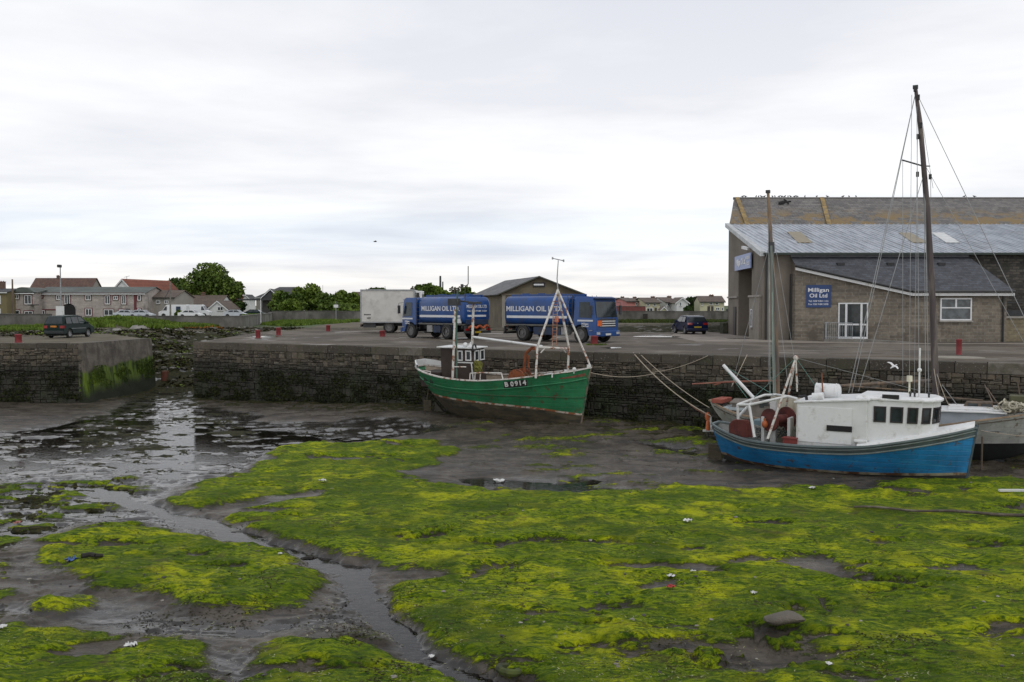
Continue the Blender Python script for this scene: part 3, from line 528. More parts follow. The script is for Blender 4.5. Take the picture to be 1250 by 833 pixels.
rf = MB(); rf.plate([(Hf.x-.05, Hf.y-.3, ze-.12), (HX+.2, Hf.y-.3, ze-.12), (HX+.2, Hr.y, zr), (Hr.x-.05, Hr.y, zr)], .07); rf.plate([(HX+.2, Hb.y+.3, ze-.12), (Hb.x-.05, Hb.y+.3, ze-.12), (Hr.x-.05, Hr.y, zr), (HX+.2, Hr.y, zr)], .07); rf = rf.build('roof', SLATEOLD, h)
MB().cyl((Hr.x-.1, Hr.y, zr+.05), (HX, Hr.y, zr+.05), .11, n=8).build('ridge', M('ridge tiles', (.1, .095, .09), .85), rf)
LICH = M('orange lichened skew stone', (.26, .18, .07), .9, var=.35, scale=2, dirt=(.16, .14, .11), damt=.4, dscale=3)
for k, px_ in enumerate((897.5, 1001)):      # raised skews running up the roof
    a = at(px_+ (8 if k else 12), 272.5, 70.5); tp = at(px_, 240, 76.4)
    q = MB(); w_ = .34; q.add([(a.x, 70.4, ze+.02), (a.x+w_, 70.4, ze+.02), (tp.x+w_, 76.4, zr+.04), (tp.x, 76.4, zr+.04), (a.x, 70.4, ze+.16), (a.x+w_, 70.4, ze+.16), (tp.x+w_, 76.4, zr+.16), (tp.x, 76.4, zr+.16)], [(0, 1, 2, 3), (4, 5, 6, 7), (0, 1, 5, 4), (1, 2, 6, 5), (2, 3, 7, 6), (3, 0, 4, 7)]); q.build('skew', LICH, rf)
hp = at(958, 248, 75.2); q = MB()
for k in range(7): q.box(-.25-.1*R_(), -.02, -.05, .28*R_()+.05, .03, .06+.06*R_(), Matrix.Translation(hp+Vector((R_()*.7-.35, -.28, R_()*.3-.12)))@Matrix.Rotation(R_()*2-1, 4, 'Y')@Matrix.Rotation(R_()-.5, 4, 'X'))
q.build('broken_slates', M('dark hole timber', (.02, .02, .02), .9), rf)
# metal-roofed shed
sh = thing('oil_depot_shed', (0, 0, 0), 0, 'brown rendered shed with a ribbed grey metal roof and a tall open doorway', 'building')
L1 = Vector((16.75, 70.5, 0)); L0 = Vector((X0, 58, 0)); SX = 52; ez, tz = 5.48, 8.32
dl = (L1-L0).normalized(); nl = Vector((-dl.y, dl.x, 0))
def lw(u, z, o=0): p = L0+dl*u+nl*o; return (p.x, p.y, z)
LW = (L1-L0).length; slope = (tz-ez)/LW
uA, zA, _ = on(917, 410, L0, L1); uB, _, _ = on(901, 408, L0, L1); _, dz1, _ = on(905, 325, L0, L1); uA2 = uA; dz1 = 4.75
w = MB()
w.add([lw(0, 0), lw(uA, 0), lw(uA, dz1), lw(uB, dz1), lw(uB, 0), lw(LW, 0), lw(LW, tz), lw(0, ez)], [(0, 1, 2, 3, 4, 5, 6, 7)])
for a_, b_ in ((uA, uA), (uB, uB)): w.quad(lw(a_, 0), lw(a_, 0, -1.2), lw(a_, dz1, -1.2), lw(a_, dz1))
w.quad(lw(uA, dz1), lw(uA, dz1, -1.2), lw(uB, dz1, -1.2), lw(uB, dz1))
FX = at(1178, 400, 58).x
w.quad((X0, 58, 0), (FX, 58, 0), (FX, 58, ez), (X0, 58, ez)); w.build('wall', RENDER, sh)
MB().quad((FX, 58, 0), (SX, 58, 0), (SX, 58, ez), (FX, 58, ez)).build('stone_wall', DARKSTONE, sh)
# the opening: folded door leaves and the dark inside
q = MB(); q.quad(lw(uA, 0, -1.2), lw(uB, 0, -1.2), lw(uB, dz1, -1.2), lw(uA, dz1, -1.2)); q.build('door_back', M('brown painted door', (.085, .068, .05), .7, var=.2, stretch=(1, 1, .1), dirt=(.05, .04, .03)), sh)
q = MB(); q.box(0, 0, 0, .08, 1.0, dz1, Matrix.Translation(Vector(lw(uA+.3, 0, -1.15)))); q.build('door_leaf', M('dark door leaf', (.03, .028, .026), .6), sh)
# lower projecting panel beside the door with a slim window
uC, _, _ = on(921, 400, L0, L1); MB().add([lw(.35, 0), lw(uA-.1, 0), lw(uA-.1, 2.75), lw(.35, 2.75), lw(.35, 0, .18), lw(uA-.1, 0, .18), lw(uA-.1, 2.75, .18), lw(.35, 2.75, .18)], [(4, 5, 6, 7), (0, 4, 7, 3), (1, 5, 6, 2), (3, 7, 6, 2)]).build('render_panel', M('pale render panel', (.24, .215, .18), .9, var=.1), sh)
q = MB(); q.add([lw(.3, 2.75), lw(uA, 2.75), lw(uA, 2.87), lw(.3, 2.87), lw(.3, 2.75, .26), lw(uA, 2.75, .26), lw(uA, 2.87, .26), lw(.3, 2.87, .26)], [(0, 1, 5, 4), (4, 5, 6, 7), (3, 7, 6, 2), (0, 4, 7, 3), (1, 5, 6, 2)]); q.build('ledge', LEDGE, sh); q = MB(); q.add([lw(uB+.1, 2.75), lw(LW, 2.75), lw(LW, 2.87), lw(uB+.1, 2.87), lw(uB+.1, 2.75, .12), lw(LW, 2.75, .12), lw(LW, 2.87, .12), lw(uB+.1, 2.87, .12)], [(0, 1, 5, 4), (4, 5, 6, 7), (3, 7, 6, 2), (0, 4, 7, 3), (1, 5, 6, 2)]); q.build('ledge', LEDGE, sh)
win(sh, lw(LW, 0, .18), lw(0, 0, .18), LW-uA+.7, LW-uA+1.25, .75, 1.95, fr=.06, bars=0)
q = MB(); uD, _, _ = on(897.3, 400, L0, L1); q.add([lw(uD-.5, 0, .03), lw(uD+.5, 0, .03), lw(uD+.5, 2.1, .03), lw(uD-.5, 2.1, .03), lw(uD-.5, 0, .07), lw(uD+.5, 0, .07), lw(uD+.5, 2.1, .07), lw(uD-.5, 2.1, .07)], [(4, 5, 6, 7), (0, 4, 7, 3), (1, 5, 6, 2), (3, 7, 6, 2)]); q.build('side_door', M('dark side door', (.03, .028, .026), .6), sh)
# roof with real ribs
def proof(x, y, o=0): return (x, y, ez+.12+slope*(y-58)/math.cos(math.atan2(dl.x, dl.y))+o)
def xl(y): return L0.x+(L1.x-L0.x)*(y-58)/(L1.y-58)
y0_, y1_ = 57.6, 70.45; q = MB(); q.add([proof(xl(y0_)-.15, y0_), proof(SX, y0_), proof(SX, y1_), proof(xl(y1_)-.15, y1_), proof(xl(y0_)-.15, y0_, -.06), proof(SX, y0_, -.06), proof(SX, y1_, -.06), proof(xl(y1_)-.15, y1_, -.06)], [(0, 1, 2, 3), (4, 5, 6, 7), (0, 1, 5, 4), (0, 4, 7, 3)])
x = xl(y1_)
while x < SX:
    q.add([proof(x, y0_, .0), proof(x+.09, y0_, .0), proof(x+.09, y1_, .0), proof(x, y1_, .0), proof(x+.02, y0_, .055), proof(x+.07, y0_, .055), proof(x+.07, y1_, .055), proof(x+.02, y1_, .055)], [(4, 5, 6, 7), (0, 4, 7, 3), (1, 5, 6, 2), (0, 1, 5, 4)]); x += .36
r_ = q.build('roof', MROOF, sh)
q = MB(); 
for o1, o2 in ((-.02, .1),): q.add([proof(xl(y0_)-.32, y0_-.02, -.2), proof(xl(y1_)-.32, y1_, -.2), proof(xl(y1_)-.05, y1_, -.2), proof(xl(y0_)-.05, y0_-.02, -.2), proof(xl(y0_)-.32, y0_-.02, .1), proof(xl(y1_)-.32, y1_, .1), proof(xl(y1_)+.02, y1_, .1), proof(xl(y0_)+.02, y0_-.02, .1)], [(0, 1, 5, 4), (4, 5, 6, 7), (0, 3, 7, 4), (2, 3, 7, 6), (0, 1, 2, 3)])
q.build('barge_flashing', M('pale grey flashing', (.42, .44, .45), .5, .2), r_)
for (pa, col, nm) in ((((961, 283), (977, 283), (992, 296), (974, 296)), (.22, .18, .11), 'rooflight'), (((1097, 284), (1112, 284), (1132, 296), (1114, 296)), (.22, .18, .11), 'rooflight'), (((1137, 284), (1152, 284), (1172, 296), (1155, 296)), (.55, .56, .55), 'rooflight')):
    pts = []
    for x_, y_ in pa:
        r = ray(x_, y_); P0 = Vector(proof(20, 58, .075)); nn = Vector((0, -slope, 1)).normalized(); t_ = (P0-Vector((0, 0, CAMZ))).dot(nn)/r.dot(nn); pts.append(Vector((0, 0, CAMZ))+r*t_)
    MB().plate(pts, .03).build(nm, M('old plastic rooflight' if col[0] < .3 else 'new plastic rooflight', col, .5, var=.12), r_)
q = MB(); q.box(xl(y0_)-.1, y0_-.17, ez-.09, SX, y0_-.03, ez+.04); q.build('gutter', M('dark green gutter', (.02, .035, .028), .5), sh)
for px_ in (934.5, 965): X_ = at(px_, 400, 58).x; q = MB(); q.cyl((X_, 57.9, 0), (X_, 57.9, 5.4 if px_ < 940 else 4.2), .06 if px_ < 940 else .11, n=8); q.build('downpipe', M('black downpipe', (.02, .02, .02), .5), sh)
# hanging sign over the doorway
u1, z1, _ = on(896.5, 331, L0, L1); u0, z0, _ = on(918, 323, L0, L1); sn = MB(); ua, ub = uA-.5, uB+.55; za, zb = 4.72, 5.75
sn.add([lw(ua, za, .12), lw(ub, za, .12), lw(ub, zb, .12), lw(ua, zb, .12), lw(ua, za, .2), lw(ub, za, .2), lw(ub, zb, .2), lw(ua, zb, .2)], [(0, 1, 2, 3), (4, 5, 6, 7), (0, 1, 5, 4), (1, 2, 6, 5), (2, 3, 7, 6), (3, 0, 4, 7)])
sg = sn.build('sign', M('pale blue sign board', (.2, .27, .5), .4, var=.05), sh)
fm = MB(); fm.box(-(ub-ua)/2-.05, -.55, -.01, (ub-ua)/2+.05, -.5, .03); fm.box(-(ub-ua)/2-.05, .5, -.01, (ub-ua)/2+.05, .55, .03)
c_ = Vector(lw((ua+ub)/2, (za+zb)/2, .215)); tM = frameM(c_, -dl)
t_ = MB(); t_.text('Milligan Oil Ltd', .62, tM@Matrix.Translation((-.5, .02, 0)), .004, .02, width=3.3); t_.text('Tel 028 9184', .3, tM@Matrix.Translation((1.95, .2, 0)), .004, .01, width=1.5); t_.text('1123', .3, tM@Matrix.Translation((1.95, -.2, 0)), .004, .01, width=1.2); t_.build('lettering', M('white lettering', (.75, .76, .78), .5, var=.02), sg)
q = MB(); p = Vector(lw(uA-.35, 6.05, .05)); q.cyl(p, p+nl*.45+Vector((0, 0, .05)), .03); q.box(-.4, -.1, -.09, .25, .1, .1, Matrix.Translation(p+nl*.5)@Matrix.Rotation(rad(112), 4, 'Z')@Matrix.Rotation(rad(-12), 4, 'Y')); q.build('security_camera', WHITEC, sh)
# office
of = thing('depot_office', (0, 0, 0), 0, 'low brown block office with a dark slate roof, white glazed door and blue sign', 'building')
A = at(970, 415, 57.2); B = at(1111, 418, 54.5); Cc = at(1228, 418, 54.5); A.z = B.z = Cc.z = 0; D_ = Vector((Cc.x, 57.99, 0)); A0 = Vector((A.x, 57.99, 0))
def rz(y): return 5.25-.6*(58-y)
w = MB(); w.add([(A0.x, A0.y, 0), A, B, Cc, D_, (A0.x, A0.y, rz(58)-.1), (A.x, A.y, rz(A.y)-.12), (B.x, B.y, rz(B.y)-.12), (Cc.x, Cc.y, rz(Cc.y)-.12), (D_.x, D_.y, rz(58)-.12)], [(0, 1, 6, 5), (1, 2, 7, 6), (2, 3, 8, 7), (3, 4, 9, 8)]); w.build('wall', BLOCK, of)
ov = .28; rp = [(A.x-.1, 57.98, rz(57.98)+.03), (A.x-.08, A.y-.25, rz(A.y-.25)+.03), (B.x-.05, B.y-ov, rz(B.y-ov)+.03), (Cc.x+.3, Cc.y-ov, rz(Cc.y-ov)+.03), (28.95, 57.98, rz(57.98)+.03)]
orf = MB(); orf.plate(rp, .06); orf = orf.build('roof', SLATENEW, of)
q = MB()
for a_, b_ in ((rp[1], rp[2]), (rp[2], rp[3])):
    a_ = Vector(a_); b_ = Vector(b_); dd = (b_-a_).normalized(); nn = Vector((dd.y, -dd.x, 0)).normalized(); q.add([a_-Vector((0, 0, .03)), b_-Vector((0, 0, .03)), b_-Vector((0, 0, .24)), a_-Vector((0, 0, .24))]+[x+nn*.03 for x in (a_-Vector((0, 0, .03)), b_-Vector((0, 0, .03)), b_-Vector((0, 0, .24)), a_-Vector((0, 0, .24)))], [(0, 1, 2, 3), (4, 5, 6, 7), (3, 2, 6, 7), (0, 3, 7, 4), (1, 2, 6, 5), (0, 1, 5, 4)])
q.build('fascia', WHITEC, orf)
q = MB()
for a_, b_ in ((rp[1], rp[2]), (rp[2], rp[3])):
    a_ = Vector(a_); b_ = Vector(b_); nn = Vector(((b_-a_).y, -(b_-a_).x, 0)).normalized(); q.cyl(a_+nn*.09+Vector((0, 0, .01)), b_+nn*.09+Vector((0, 0, .01)), .075, n=8)
q.build('gutter', M('black gutter', (.015, .015, .016), .4), orf)
for px_, py_ in ((1087, 324), (1149, 324), (1026, 324)): r = ray(px_, py_); t_ = ((58-r.y*0)*.6-5.32+CAMZ)/(r.y*.6-r.z); p = Vector((0, 0, CAMZ))+r*t_; MB().box(-.22, -.12, -.02, .22, .12, .16, Matrix.Translation(p)).build('roof_vent', M('roof vent', (.02, .02, .022), .6), orf)
MB().box(A.x-.1, 57.86, 5.27, 28.95, 57.97, 5.4).build('lead_flashing', M('lead flashing', (.14, .15, .17), .5), orf)
u0, z0, _ = on(1023, 411, A, B); u1, z1, _ = on(1060, 366, A, B); dd = (B-A).normalized(); nn = Vector((dd.y, -dd.x, 0)); z0 = .16; z1 = 2.36
dM = Matrix.Identity(4)
for i in range(3): dM[i][0] = dd[i]; dM[i][1] = nn[i]; dM[i][2] = (0, 0, 1)[i]; dM[i][3] = A[i]
q = MB(); fr = .075
for x_ in (u0, u0+(u1-u0)*.235, u0+(u1-u0)*.745, u1-fr): q.box(x_, 0, z0, x_+fr*(1.6 if u0 < x_ < u1-fr-.1 else 1), .07, z1, dM)
q.box(u0, 0, z1-fr, u1, .066, z1, dM); q.box(u0, 0, z0, u1, .066, z0+.12, dM); q.box(u0, 0, z0+.82, u1, .062, z0+.92, dM); q.box(u0, 0, z0, u1, .1, z0+.04, dM)
dr = q.build('glazed_door', PVC, of); MB().box(u0+.02, .003, z0+.02, u1-.02, .02, z1-.02, dM).build('pane', GLASS, dr); MB().cyl(dM@Vector((u0+(u1-u0)*.72, .1, z0+.8)), dM@Vector((u0+(u1-u0)*.72, .1, z0+1.15)), .02).build('handle', DARK, dr)
uu, zz, _ = on(1147, 393, B, Cc); uv, zv, _ = on(1186, 364, B, Cc)
w_ = win(of, B, Cc, uu, uv, zz+.08, zv, fr=.08, bars=0, glass=GLASSP, out=.07)
q = MB(); Bm = Matrix.Translation(B); q.box(uu+.08, -.06, zv-.62, uv-.08, -.001, zv-.55, Bm); q.box((uu+uv)/2-.05, -.06, zv-.55, (uu+uv)/2+.05, -.003, zv-.08, Bm); q.build('transom', PVC, w_)
# board sign
u0, z0, _ = on(984, 375.5, A, B); u1, z1, _ = on(1014.5, 348, A, B); sb = MB().box(u0, 0, z0, u1, .06, z1, dM).build('sign', M('royal blue sign board', (.012, .045, .16), .35, var=.05), of)
c_ = dM@Vector(((u0+u1)/2, .065, (z0+z1)/2)); tM = frameM(c_, dd); hgt = z1-z0; wd = u1-u0; WL_ = M('white lettering', (.75, .76, .78), .5)
t_ = MB(); t_.text('Milligan', .34, tM@Matrix.Translation((0, hgt*.27, 0)), .003, .005, width=wd*.84); t_.text('Oil Ltd', .34, tM@Matrix.Translation((0, hgt*.02, 0)), .003, .005, width=wd*.72); t_.text('Tel: 028 9184 1123', .15, tM@Matrix.Translation((0, -hgt*.22, 0)), .003, .001, width=wd*.8); t_.text('Fax: 028 9188 2898', .15, tM@Matrix.Translation((0, -hgt*.36, 0)), .003, .001, width=wd*.8); t_.build('lettering', WL_, sb)
q = MB(); p = dM@Vector((u1+1.0, .1, z1+.25)); q.box(-.07, -.1, -.1, .07, .1, .12, Matrix.Translation(p)); q.cyl(p, p+Vector((.55, -.05, .12)), .012); q.build('wall_lamp', M('lamp body', (.1, .08, .06), .6), of)
q = MB(); X_ = Cc.x-.25; q.cyl((X_, Cc.y-.09, 0), (X_, Cc.y-.09, 3.0), .06); q.build('downpipe', M('black downpipe', (.02, .02, .02), .5), of)
# ramp, step and railing in front of the door
u0, _, _ = on(1008, 411, A, B); u1, _, _ = on(1062, 411, A, B); u2, _, _ = on(1118, 415, A, B)
q = MB(); q.box(u0, .0, 0, u1, 1.35, .15, dM); q.add([dM@Vector(v) for v in ((u1, 0, 0), (u2, 0, 0), (u1, 0, .15), (u1, 1.35, 0), (u2, 1.35, 0), (u1, 1.35, .15))], [(0, 1, 2), (3, 5, 4), (2, 1, 4, 5)]); q.build('ramp', CONC, of)
q = MB(); zt = 1.15
for a_, b_ in (((u0+.05, .1), (u0+.05, 1.28)), ((u0+.05, 1.28), (u0+(u1-u0)*.63, 1.28))):
    pa = dM@Vector((a_[0], a_[1], 0)); pb = dM@Vector((b_[0], b_[1], 0)); n_ = int((pb-pa).length/.11)
    for z_ in (.28, zt): q.cyl(pa+Vector((0, 0, z_)), pb+Vector((0, 0, z_)), .022, n=6)
    for i in range(n_+1): p = pa.lerp(pb, i/n_); q.cyl(p+Vector((0, 0, .15 if 0 < i < n_ else 0)), p+Vector((0, 0, zt)), .022 if i in (0, n_) else .009, n=5)
q.build('railing', M('grey painted steel', (.3, .32, .33), .5), of)
# low block wall and fittings right of the office, block parapet
gw = thing('block_wall', (0, 0, 0), 0, 'low pale block wall running off to the right of the office', 'wall')
MB().box(Cc.x+.03, 55.2, 0, 52, 55.4, 1.42).build('wall', brickmat('ochre block', (.22, .185, .12), (.27, .23, .15), (.2, .18, .13), .46, .22), gw); q = MB(); q.box(Cc.x-.0, 55.12, 1.42, 52, 55.48, 1.54); q.build('cap', LEDGE, gw)
tk = thing('storage_rack', (Cc.x+1.7, 56.6, 0), 0, 'dark steel rack behind the pale block wall beside the office', 'rack'); q = MB(); q.box(-.9, -.3, 1.5, 4.2, .3, 1.9); q.box(-.9, -.4, 2.35, 4.2, .4, 2.42); tk_ = q.build('shelf', DARK, tk)
for x_ in (-.8, .8, 2.4, 4): q = MB(); q.box(x_, -.32, 0, x_+.08, -.24, 2.4); q.build('post', DARK, tk)

# ---- boundary walls behind the yard
BW = M('old cement wall', (.155, .148, .132), .92, var=.22, scale=.8, dirt=(.07, .068, .058), damt=.46, dscale=.6, bump=.03, bscale=6, edge=.14, stretch=(1, 1, .6))
def bwall(name, pts, z, label, t=.3, m=None):
    r = thing(name, (0, 0, 0), 0, label, 'wall'); w = MB(); cp = MB()
    for a_, b_ in zip(pts[:-1], pts[1:]):
        a_ = Vector((*a_[:2], 0)); b_ = Vector((*b_[:2], 0)); d_ = (b_-a_).normalized(); n_ = Vector((d_.y, -d_.x, 0)); L_ = (b_-a_).length; k = max(1, int(L_/3.2))
        for i in range(k):
            p = a_.lerp(b_, i/k); q_ = a_.lerp(b_, (i+1)/k); zz = z+random.uniform(-.025, .025); o = n_*random.uniform(-.008, .008); w.slab([p+o, q_+o, q_-n_*t, p-n_*t], -.3, zz); cp.slab([p+n_*.05, q_+n_*.05, q_-n_*(t+.05), p-n_*(t+.05)], zz+.002, zz+.08)
    w.build('wall', m or BW, r); cp.build('cap', M('wall capping', (.12, .115, .105), .9), r); return r
bwall('boundary_wall', [at(-150, 400, 84.5), at(62, 400, 85)], 1.35, 'grey cement wall left of the dark green minivan, in front of the terrace')
bwall('boundary_wall', [at(150, 400, 88), at(296, 400, 88.5), at(330, 397, 118), (-34.5, 131)], 1.12, 'low grey wall above the seaweed shore, in front of the bungalow')
bwall('boundary_wall', [(-34.5, 131), (46, 131.6)], 1.32, 'long grey wall at the back of the yard behind the lorries and the blue car')
# dark doorway-like recess in far wall
q = thing('wall_gate', (at(787, 380, 131.2).x, 131.0-.1, 0), 0, 'small dark brown gate in the long grey wall left of the blue car', 'gate'); MB().box(-.3, -.25, 0, .35, .05, 1.0).build('board', M('dark gate wood', (.03, .025, .02), .8), q)

# ---- far houses
ROOFT = brickmat('red brown tiles', (.1, .055, .042), (.14, .08, .06), (.06, .035, .03), .35, .3, .02, mode='roof', stain=(.06, .05, .04), samt=.4, sscale=.6)
ROOFB = brickmat('brown tiles', (.105, .078, .06), (.135, .1, .078), (.07, .052, .042), .35, .3, .02, mode='roof', stain=(.065, .055, .045), samt=.4, sscale=.6)
ROOFD = brickmat('dark slates', (.05, .052, .056), (.075, .078, .082), (.03, .03, .03), .4, .25, .02, mode='roof')
ROOFO = brickmat('orange tiles', (.2, .06, .035), (.24, .08, .05), (.12, .05, .035), .35, .3, .02, mode='roof')
def wallm(name, c): return M(name, c, .85, var=.07, scale=.4, dirt=tuple(x*.75 for x in c), damt=.35, dscale=.5, edge=.15)
def house(name, x0, x1, pyE, pyR, D, depth, label, wm, rm, gable=False, rz=0, yaw=0, wins=(), chim=(), doors=(), cat='house', group=None, zb=0, ridge_in=0, over=.3, frame=None, sur=None, chm=None, hipx=0):
    """front eave from px x0..x1 at height pyE, ridge at pyR; wins: (px0,py0,px1,py1)"""
    a = at(x0, pyE, D); b = at(x1, pyE, D); cx = (a.x+b.x)/2; wd = b.x-a.x; ez_ = a.z
    r = thing(name, (cx, D, 0), yaw, label, cat, group); hw = wd/2
    if gable:     # gable faces the viewer
        zr_ = at((x0+x1)/2, pyR, D).z
        MB().add([(-hw, 0, zb), (hw, 0, zb), (hw, 0, ez_), (0, 0, zr_), (-hw, 0, ez_), (-hw, depth, zb), (hw, depth, zb), (hw, depth, ez_), (0, depth, zr_), (-hw, depth, ez_)], [(0, 1, 2, 3, 4), (5, 6, 7, 8, 9), (0, 4, 9, 5), (1, 2, 7, 6)]).build('wall', wm, r)
        s_ = (zr_-ez_)/hw; e_ = .35; q = MB(); q.plate([(-hw-e_, -.25, ez_-s_*e_), (0, -.25, zr_), (0, depth+.2, zr_), (-hw-e_, depth+.2, ez_-s_*e_)], .12); q.plate([(0, -.25, zr_), (hw+e_, -.25, ez_-s_*e_), (hw+e_, depth+.2, ez_-s_*e_), (0, depth+.2, zr_)], .12); ro = q.build('roof', rm, r)
        q = MB()
        for sg_ in (-1, 1): q.add([(sg_*(hw+e_), -.3, ez_-s_*e_-.2), (0, -.3, zr_-.22), (0, -.3, zr_+.05), (sg_*(hw+e_), -.3, ez_-s_*e_+.05), (sg_*(hw+e_), -.26, ez_-s_*e_-.2), (0, -.26, zr_-.22), (0, -.26, zr_+.05), (sg_*(hw+e_), -.26, ez_-s_*e_+.05)], [(0, 1, 2, 3), (4, 5, 6, 7), (0, 1, 5, 4), (2, 3, 7, 6)])
        q.build('bargeboard', WHITEC, ro)
    else:
        zr_ = at((x0+x1)/2, pyR, D+depth/2).z; m_ = ridge_in
        MB().add([(-hw, 0, zb), (hw, 0, zb), (hw, depth, zb), (-hw, depth, zb), (-hw, 0, ez_), (hw, 0, ez_), (hw, depth, ez_), (-hw, depth, ez_)]+([(-hw, depth/2, zr_-.1), (hw, depth/2, zr_-.1)] if not m_ else []), [(0, 1, 5, 4), (2, 3, 7, 6)]+([(1, 2, 6, 9, 5), (3, 0, 4, 8, 7)] if not m_ else [(1, 2, 6, 5), (3, 0, 4, 7)])).build('wall', wm, r)
        q = MB(); o_ = .25; s_ = (zr_-ez_)/(depth/2)
        q.plate([(-hw-o_, -over, ez_-s_*over), (hw+o_, -over, ez_-s_*over), (hw+o_-m_, depth/2, zr_), (-hw-o_+m_, depth/2, zr_)], .1); q.plate([(hw+o_, depth+over, ez_-s_*over), (-hw-o_, depth+over, ez_-s_*over), (-hw-o_+m_, depth/2, zr_), (hw+o_-m_, depth/2, zr_)], .1)
        if m_: q.plate([(-hw-o_, depth+over, ez_-s_*over), (-hw-o_, -over, ez_-s_*over), (-hw-o_+m_, depth/2, zr_)], .1); q.plate([(hw+o_, -over, ez_-s_*over), (hw+o_, depth+over, ez_-s_*over), (hw+o_-m_, depth/2, zr_)], .1)
        ro = q.build('roof', rm, r); MB().box(-hw-o_, -over-.1, ez_-s_*over-.12, hw+o_, -over-.01, ez_-s_*over+.03).build('gutter', WHITEC if rm is not ROOFB else DARK, ro)
    for px_, w2, h2 in chim:
        X_ = at(px_, pyR, D+depth/2).x-cx; zc_ = zr_ if not gable else zr_; q = MB(); q.box(X_-w2/2, depth/2-.35, zc_-.6, X_+w2/2, depth/2+.35, zc_+h2); q.box(X_-w2/2-.06, depth/2-.41, zc_+h2, X_+w2/2+.06, depth/2+.41, zc_+h2+.1); c_ = q.build('chimney', chm or M('chimney brick', (.13, .085, .065), .9), ro)
        for k in range(2): q = MB(); q.cyl((X_+(k-.5)*w2*.5, depth/2, zc_+h2+.1), (X_+(k-.5)*w2*.5, depth/2, zc_+h2+.22), .11, .09, n=7); q.build('chimney_pot', M('clay pot', (.25, .12, .07), .8), c_)
    for wv in wins:
        a_ = at(wv[0], wv[3], D); b_ = at(wv[2], wv[1], D); bars = 1 if abs(wv[2]-wv[0]) > 4 else 0
        win(r, (-hw, 0, 0), (hw, 0, 0), a_.x-cx+hw, b_.x-cx+hw, max(a_.z, .3), b_.z, out=.08, fr=.11, bars=bars, frame=frame, surround=sur)
    for wv in doors:
        a_ = at(wv[0], wv[3], D); b_ = at(wv[2], wv[1], D); MB().box(a_.x-cx, -.06, 0, b_.x-cx, -.001, b_.z).build('door', M('painted door', wv[4] if len(wv) > 4 else (.1, .03, .03), .5), r)
    return r
PINKW = wallm('pink render', (.5, .2, .19)); CREAM = wallm('cream render', (.52, .5, .34)); WH = wallm('white render', (.62, .63, .62)); GREYW = wallm('grey pebbledash', (.3, .28, .25)); YEL = wallm('yellow render', (.48, .45, .3))
gH = 'houses beyond the far wall'
DH = 205
def gside(r, hw, depth, ez_, zr_, m, sx):       # a differently painted gable end
    MB().add([(sx*(hw+.03), 0, 0), (sx*(hw+.03), depth, 0), (sx*(hw+.03), depth, ez_), (sx*(hw+.03), depth/2, zr_-.1), (sx*(hw+.03), 0, ez_)], [(0, 1, 2, 3, 4)]).build('gable_end', m, r)
house('house', 744, 766, 367, 364, DH+22, 8, 'pale grey brown-roofed house just right of the tanker cab', WH, ROOFB, chim=((757, .9, .25),), wins=((750, 369, 754, 373),), yaw=rad(-8), group=gH)
r = house('house', 764, 786, 368, 364.5, DH, 9, 'salmon pink rendered house with a low brown roof', PINKW, ROOFB, wins=((779, 375, 785, 379), (776, 369.5, 779, 373)), yaw=rad(14), chim=((781, .7, .25),), group=gH)
r = house('house', 787, 806, 369.5, 364, DH-4, 9, 'cream and pale green house with a brown roof right next to the pink house', YEL, ROOFB, wins=((789, 370.5, 792.5, 374), (797, 370.5, 801, 374), (789, 376, 797, 381)), doors=((799, 376, 802, 382, (.05, .04, .04)),), chim=((801, .8, .25),), yaw=rad(9), group=gH)
house('porch_annex', 808, 813, 377, 374.5, DH-12, 3, 'small cream lean-to with a tiny pitched roof between the cream and the white house', CREAM, ROOFB, cat='annex', gable=True)
r = house('house', 812, 828, 369, 363.5, DH, 9, 'white gabled house with brown roof in front of a dark tree', WH, ROOFB, wins=((814, 370, 818, 374), (820, 370.5, 823, 374), (819, 376, 824, 380)), chim=((824, .8, .25),), yaw=rad(16), group=gH)
r = house('house', 826, 840, 369, 363.5, DH-7, 9, 'white gable end with a tall dark window beside the tree', WH, ROOFB, gable=True, wins=((829.5, 369, 832, 374),), group=gH)
r = house('house', 855, 884, 368.5, 362, DH-8, 9, 'cream detached house with brown roof beside the depot shed', CREAM, ROOFB, wins=((855.8, 369, 858, 373.5), (865.5, 369.5, 870, 372.5), (873, 369.5, 877, 372.5), (873.5, 375.5, 878.5, 379), (880.5, 375.5, 883, 379.5)), doors=((863.5, 374, 867, 382, (.06, .06, .07)), (868, 374, 871, 382, (.6, .6, .6))), chim=((867, .9, .25),), yaw=rad(-3), group=gH)
bwall('garden_wall', [at(752, 380, 168), at(788, 380, 168)], 2.0, 'dark red garden wall in front of the pink house', m=M('red brick garden wall', (.16, .05, .045), .9))
# white garage and low houses left of the yard
REDS = M('dark red painted trim', (.13, .03, .035), .7, var=.1)
TERR = brickmat('pale stone front', (.34, .3, .27), (.45, .4, .365), (.38, .34, .31), .9, .42, .04, stain=(.22, .2, .185), samt=.4, sscale=.3)
TROOF = M('grey green roof', (.09, .105, .095), .8, var=.2, scale=.3, stretch=(1, 1, 4))
DT = 172
tr_h = house('terrace_block', 41, 176, 358.5, 351, DT, 11, 'long pale stone terrace with dark red trim and a grey green roof', TERR, TROOF, wins=((69, 360.5, 75, 366), (104.5, 360.5, 111, 366.5), (79, 360, 85.5, 371.5), (128, 361, 134.5, 371.5), (138.5, 361.5, 144, 366), (148.5, 361, 154, 371.5), (104.5, 377, 112, 389), (127, 378, 138.5, 388), (145.5, 378, 151, 388), (168, 360.5, 172, 367), (168, 377, 172, 386), (49, 379, 55, 388)), doors=((153.5, 377, 159, 388, (.2, .03, .03)),), yaw=0, cat='terrace', sur=REDS)
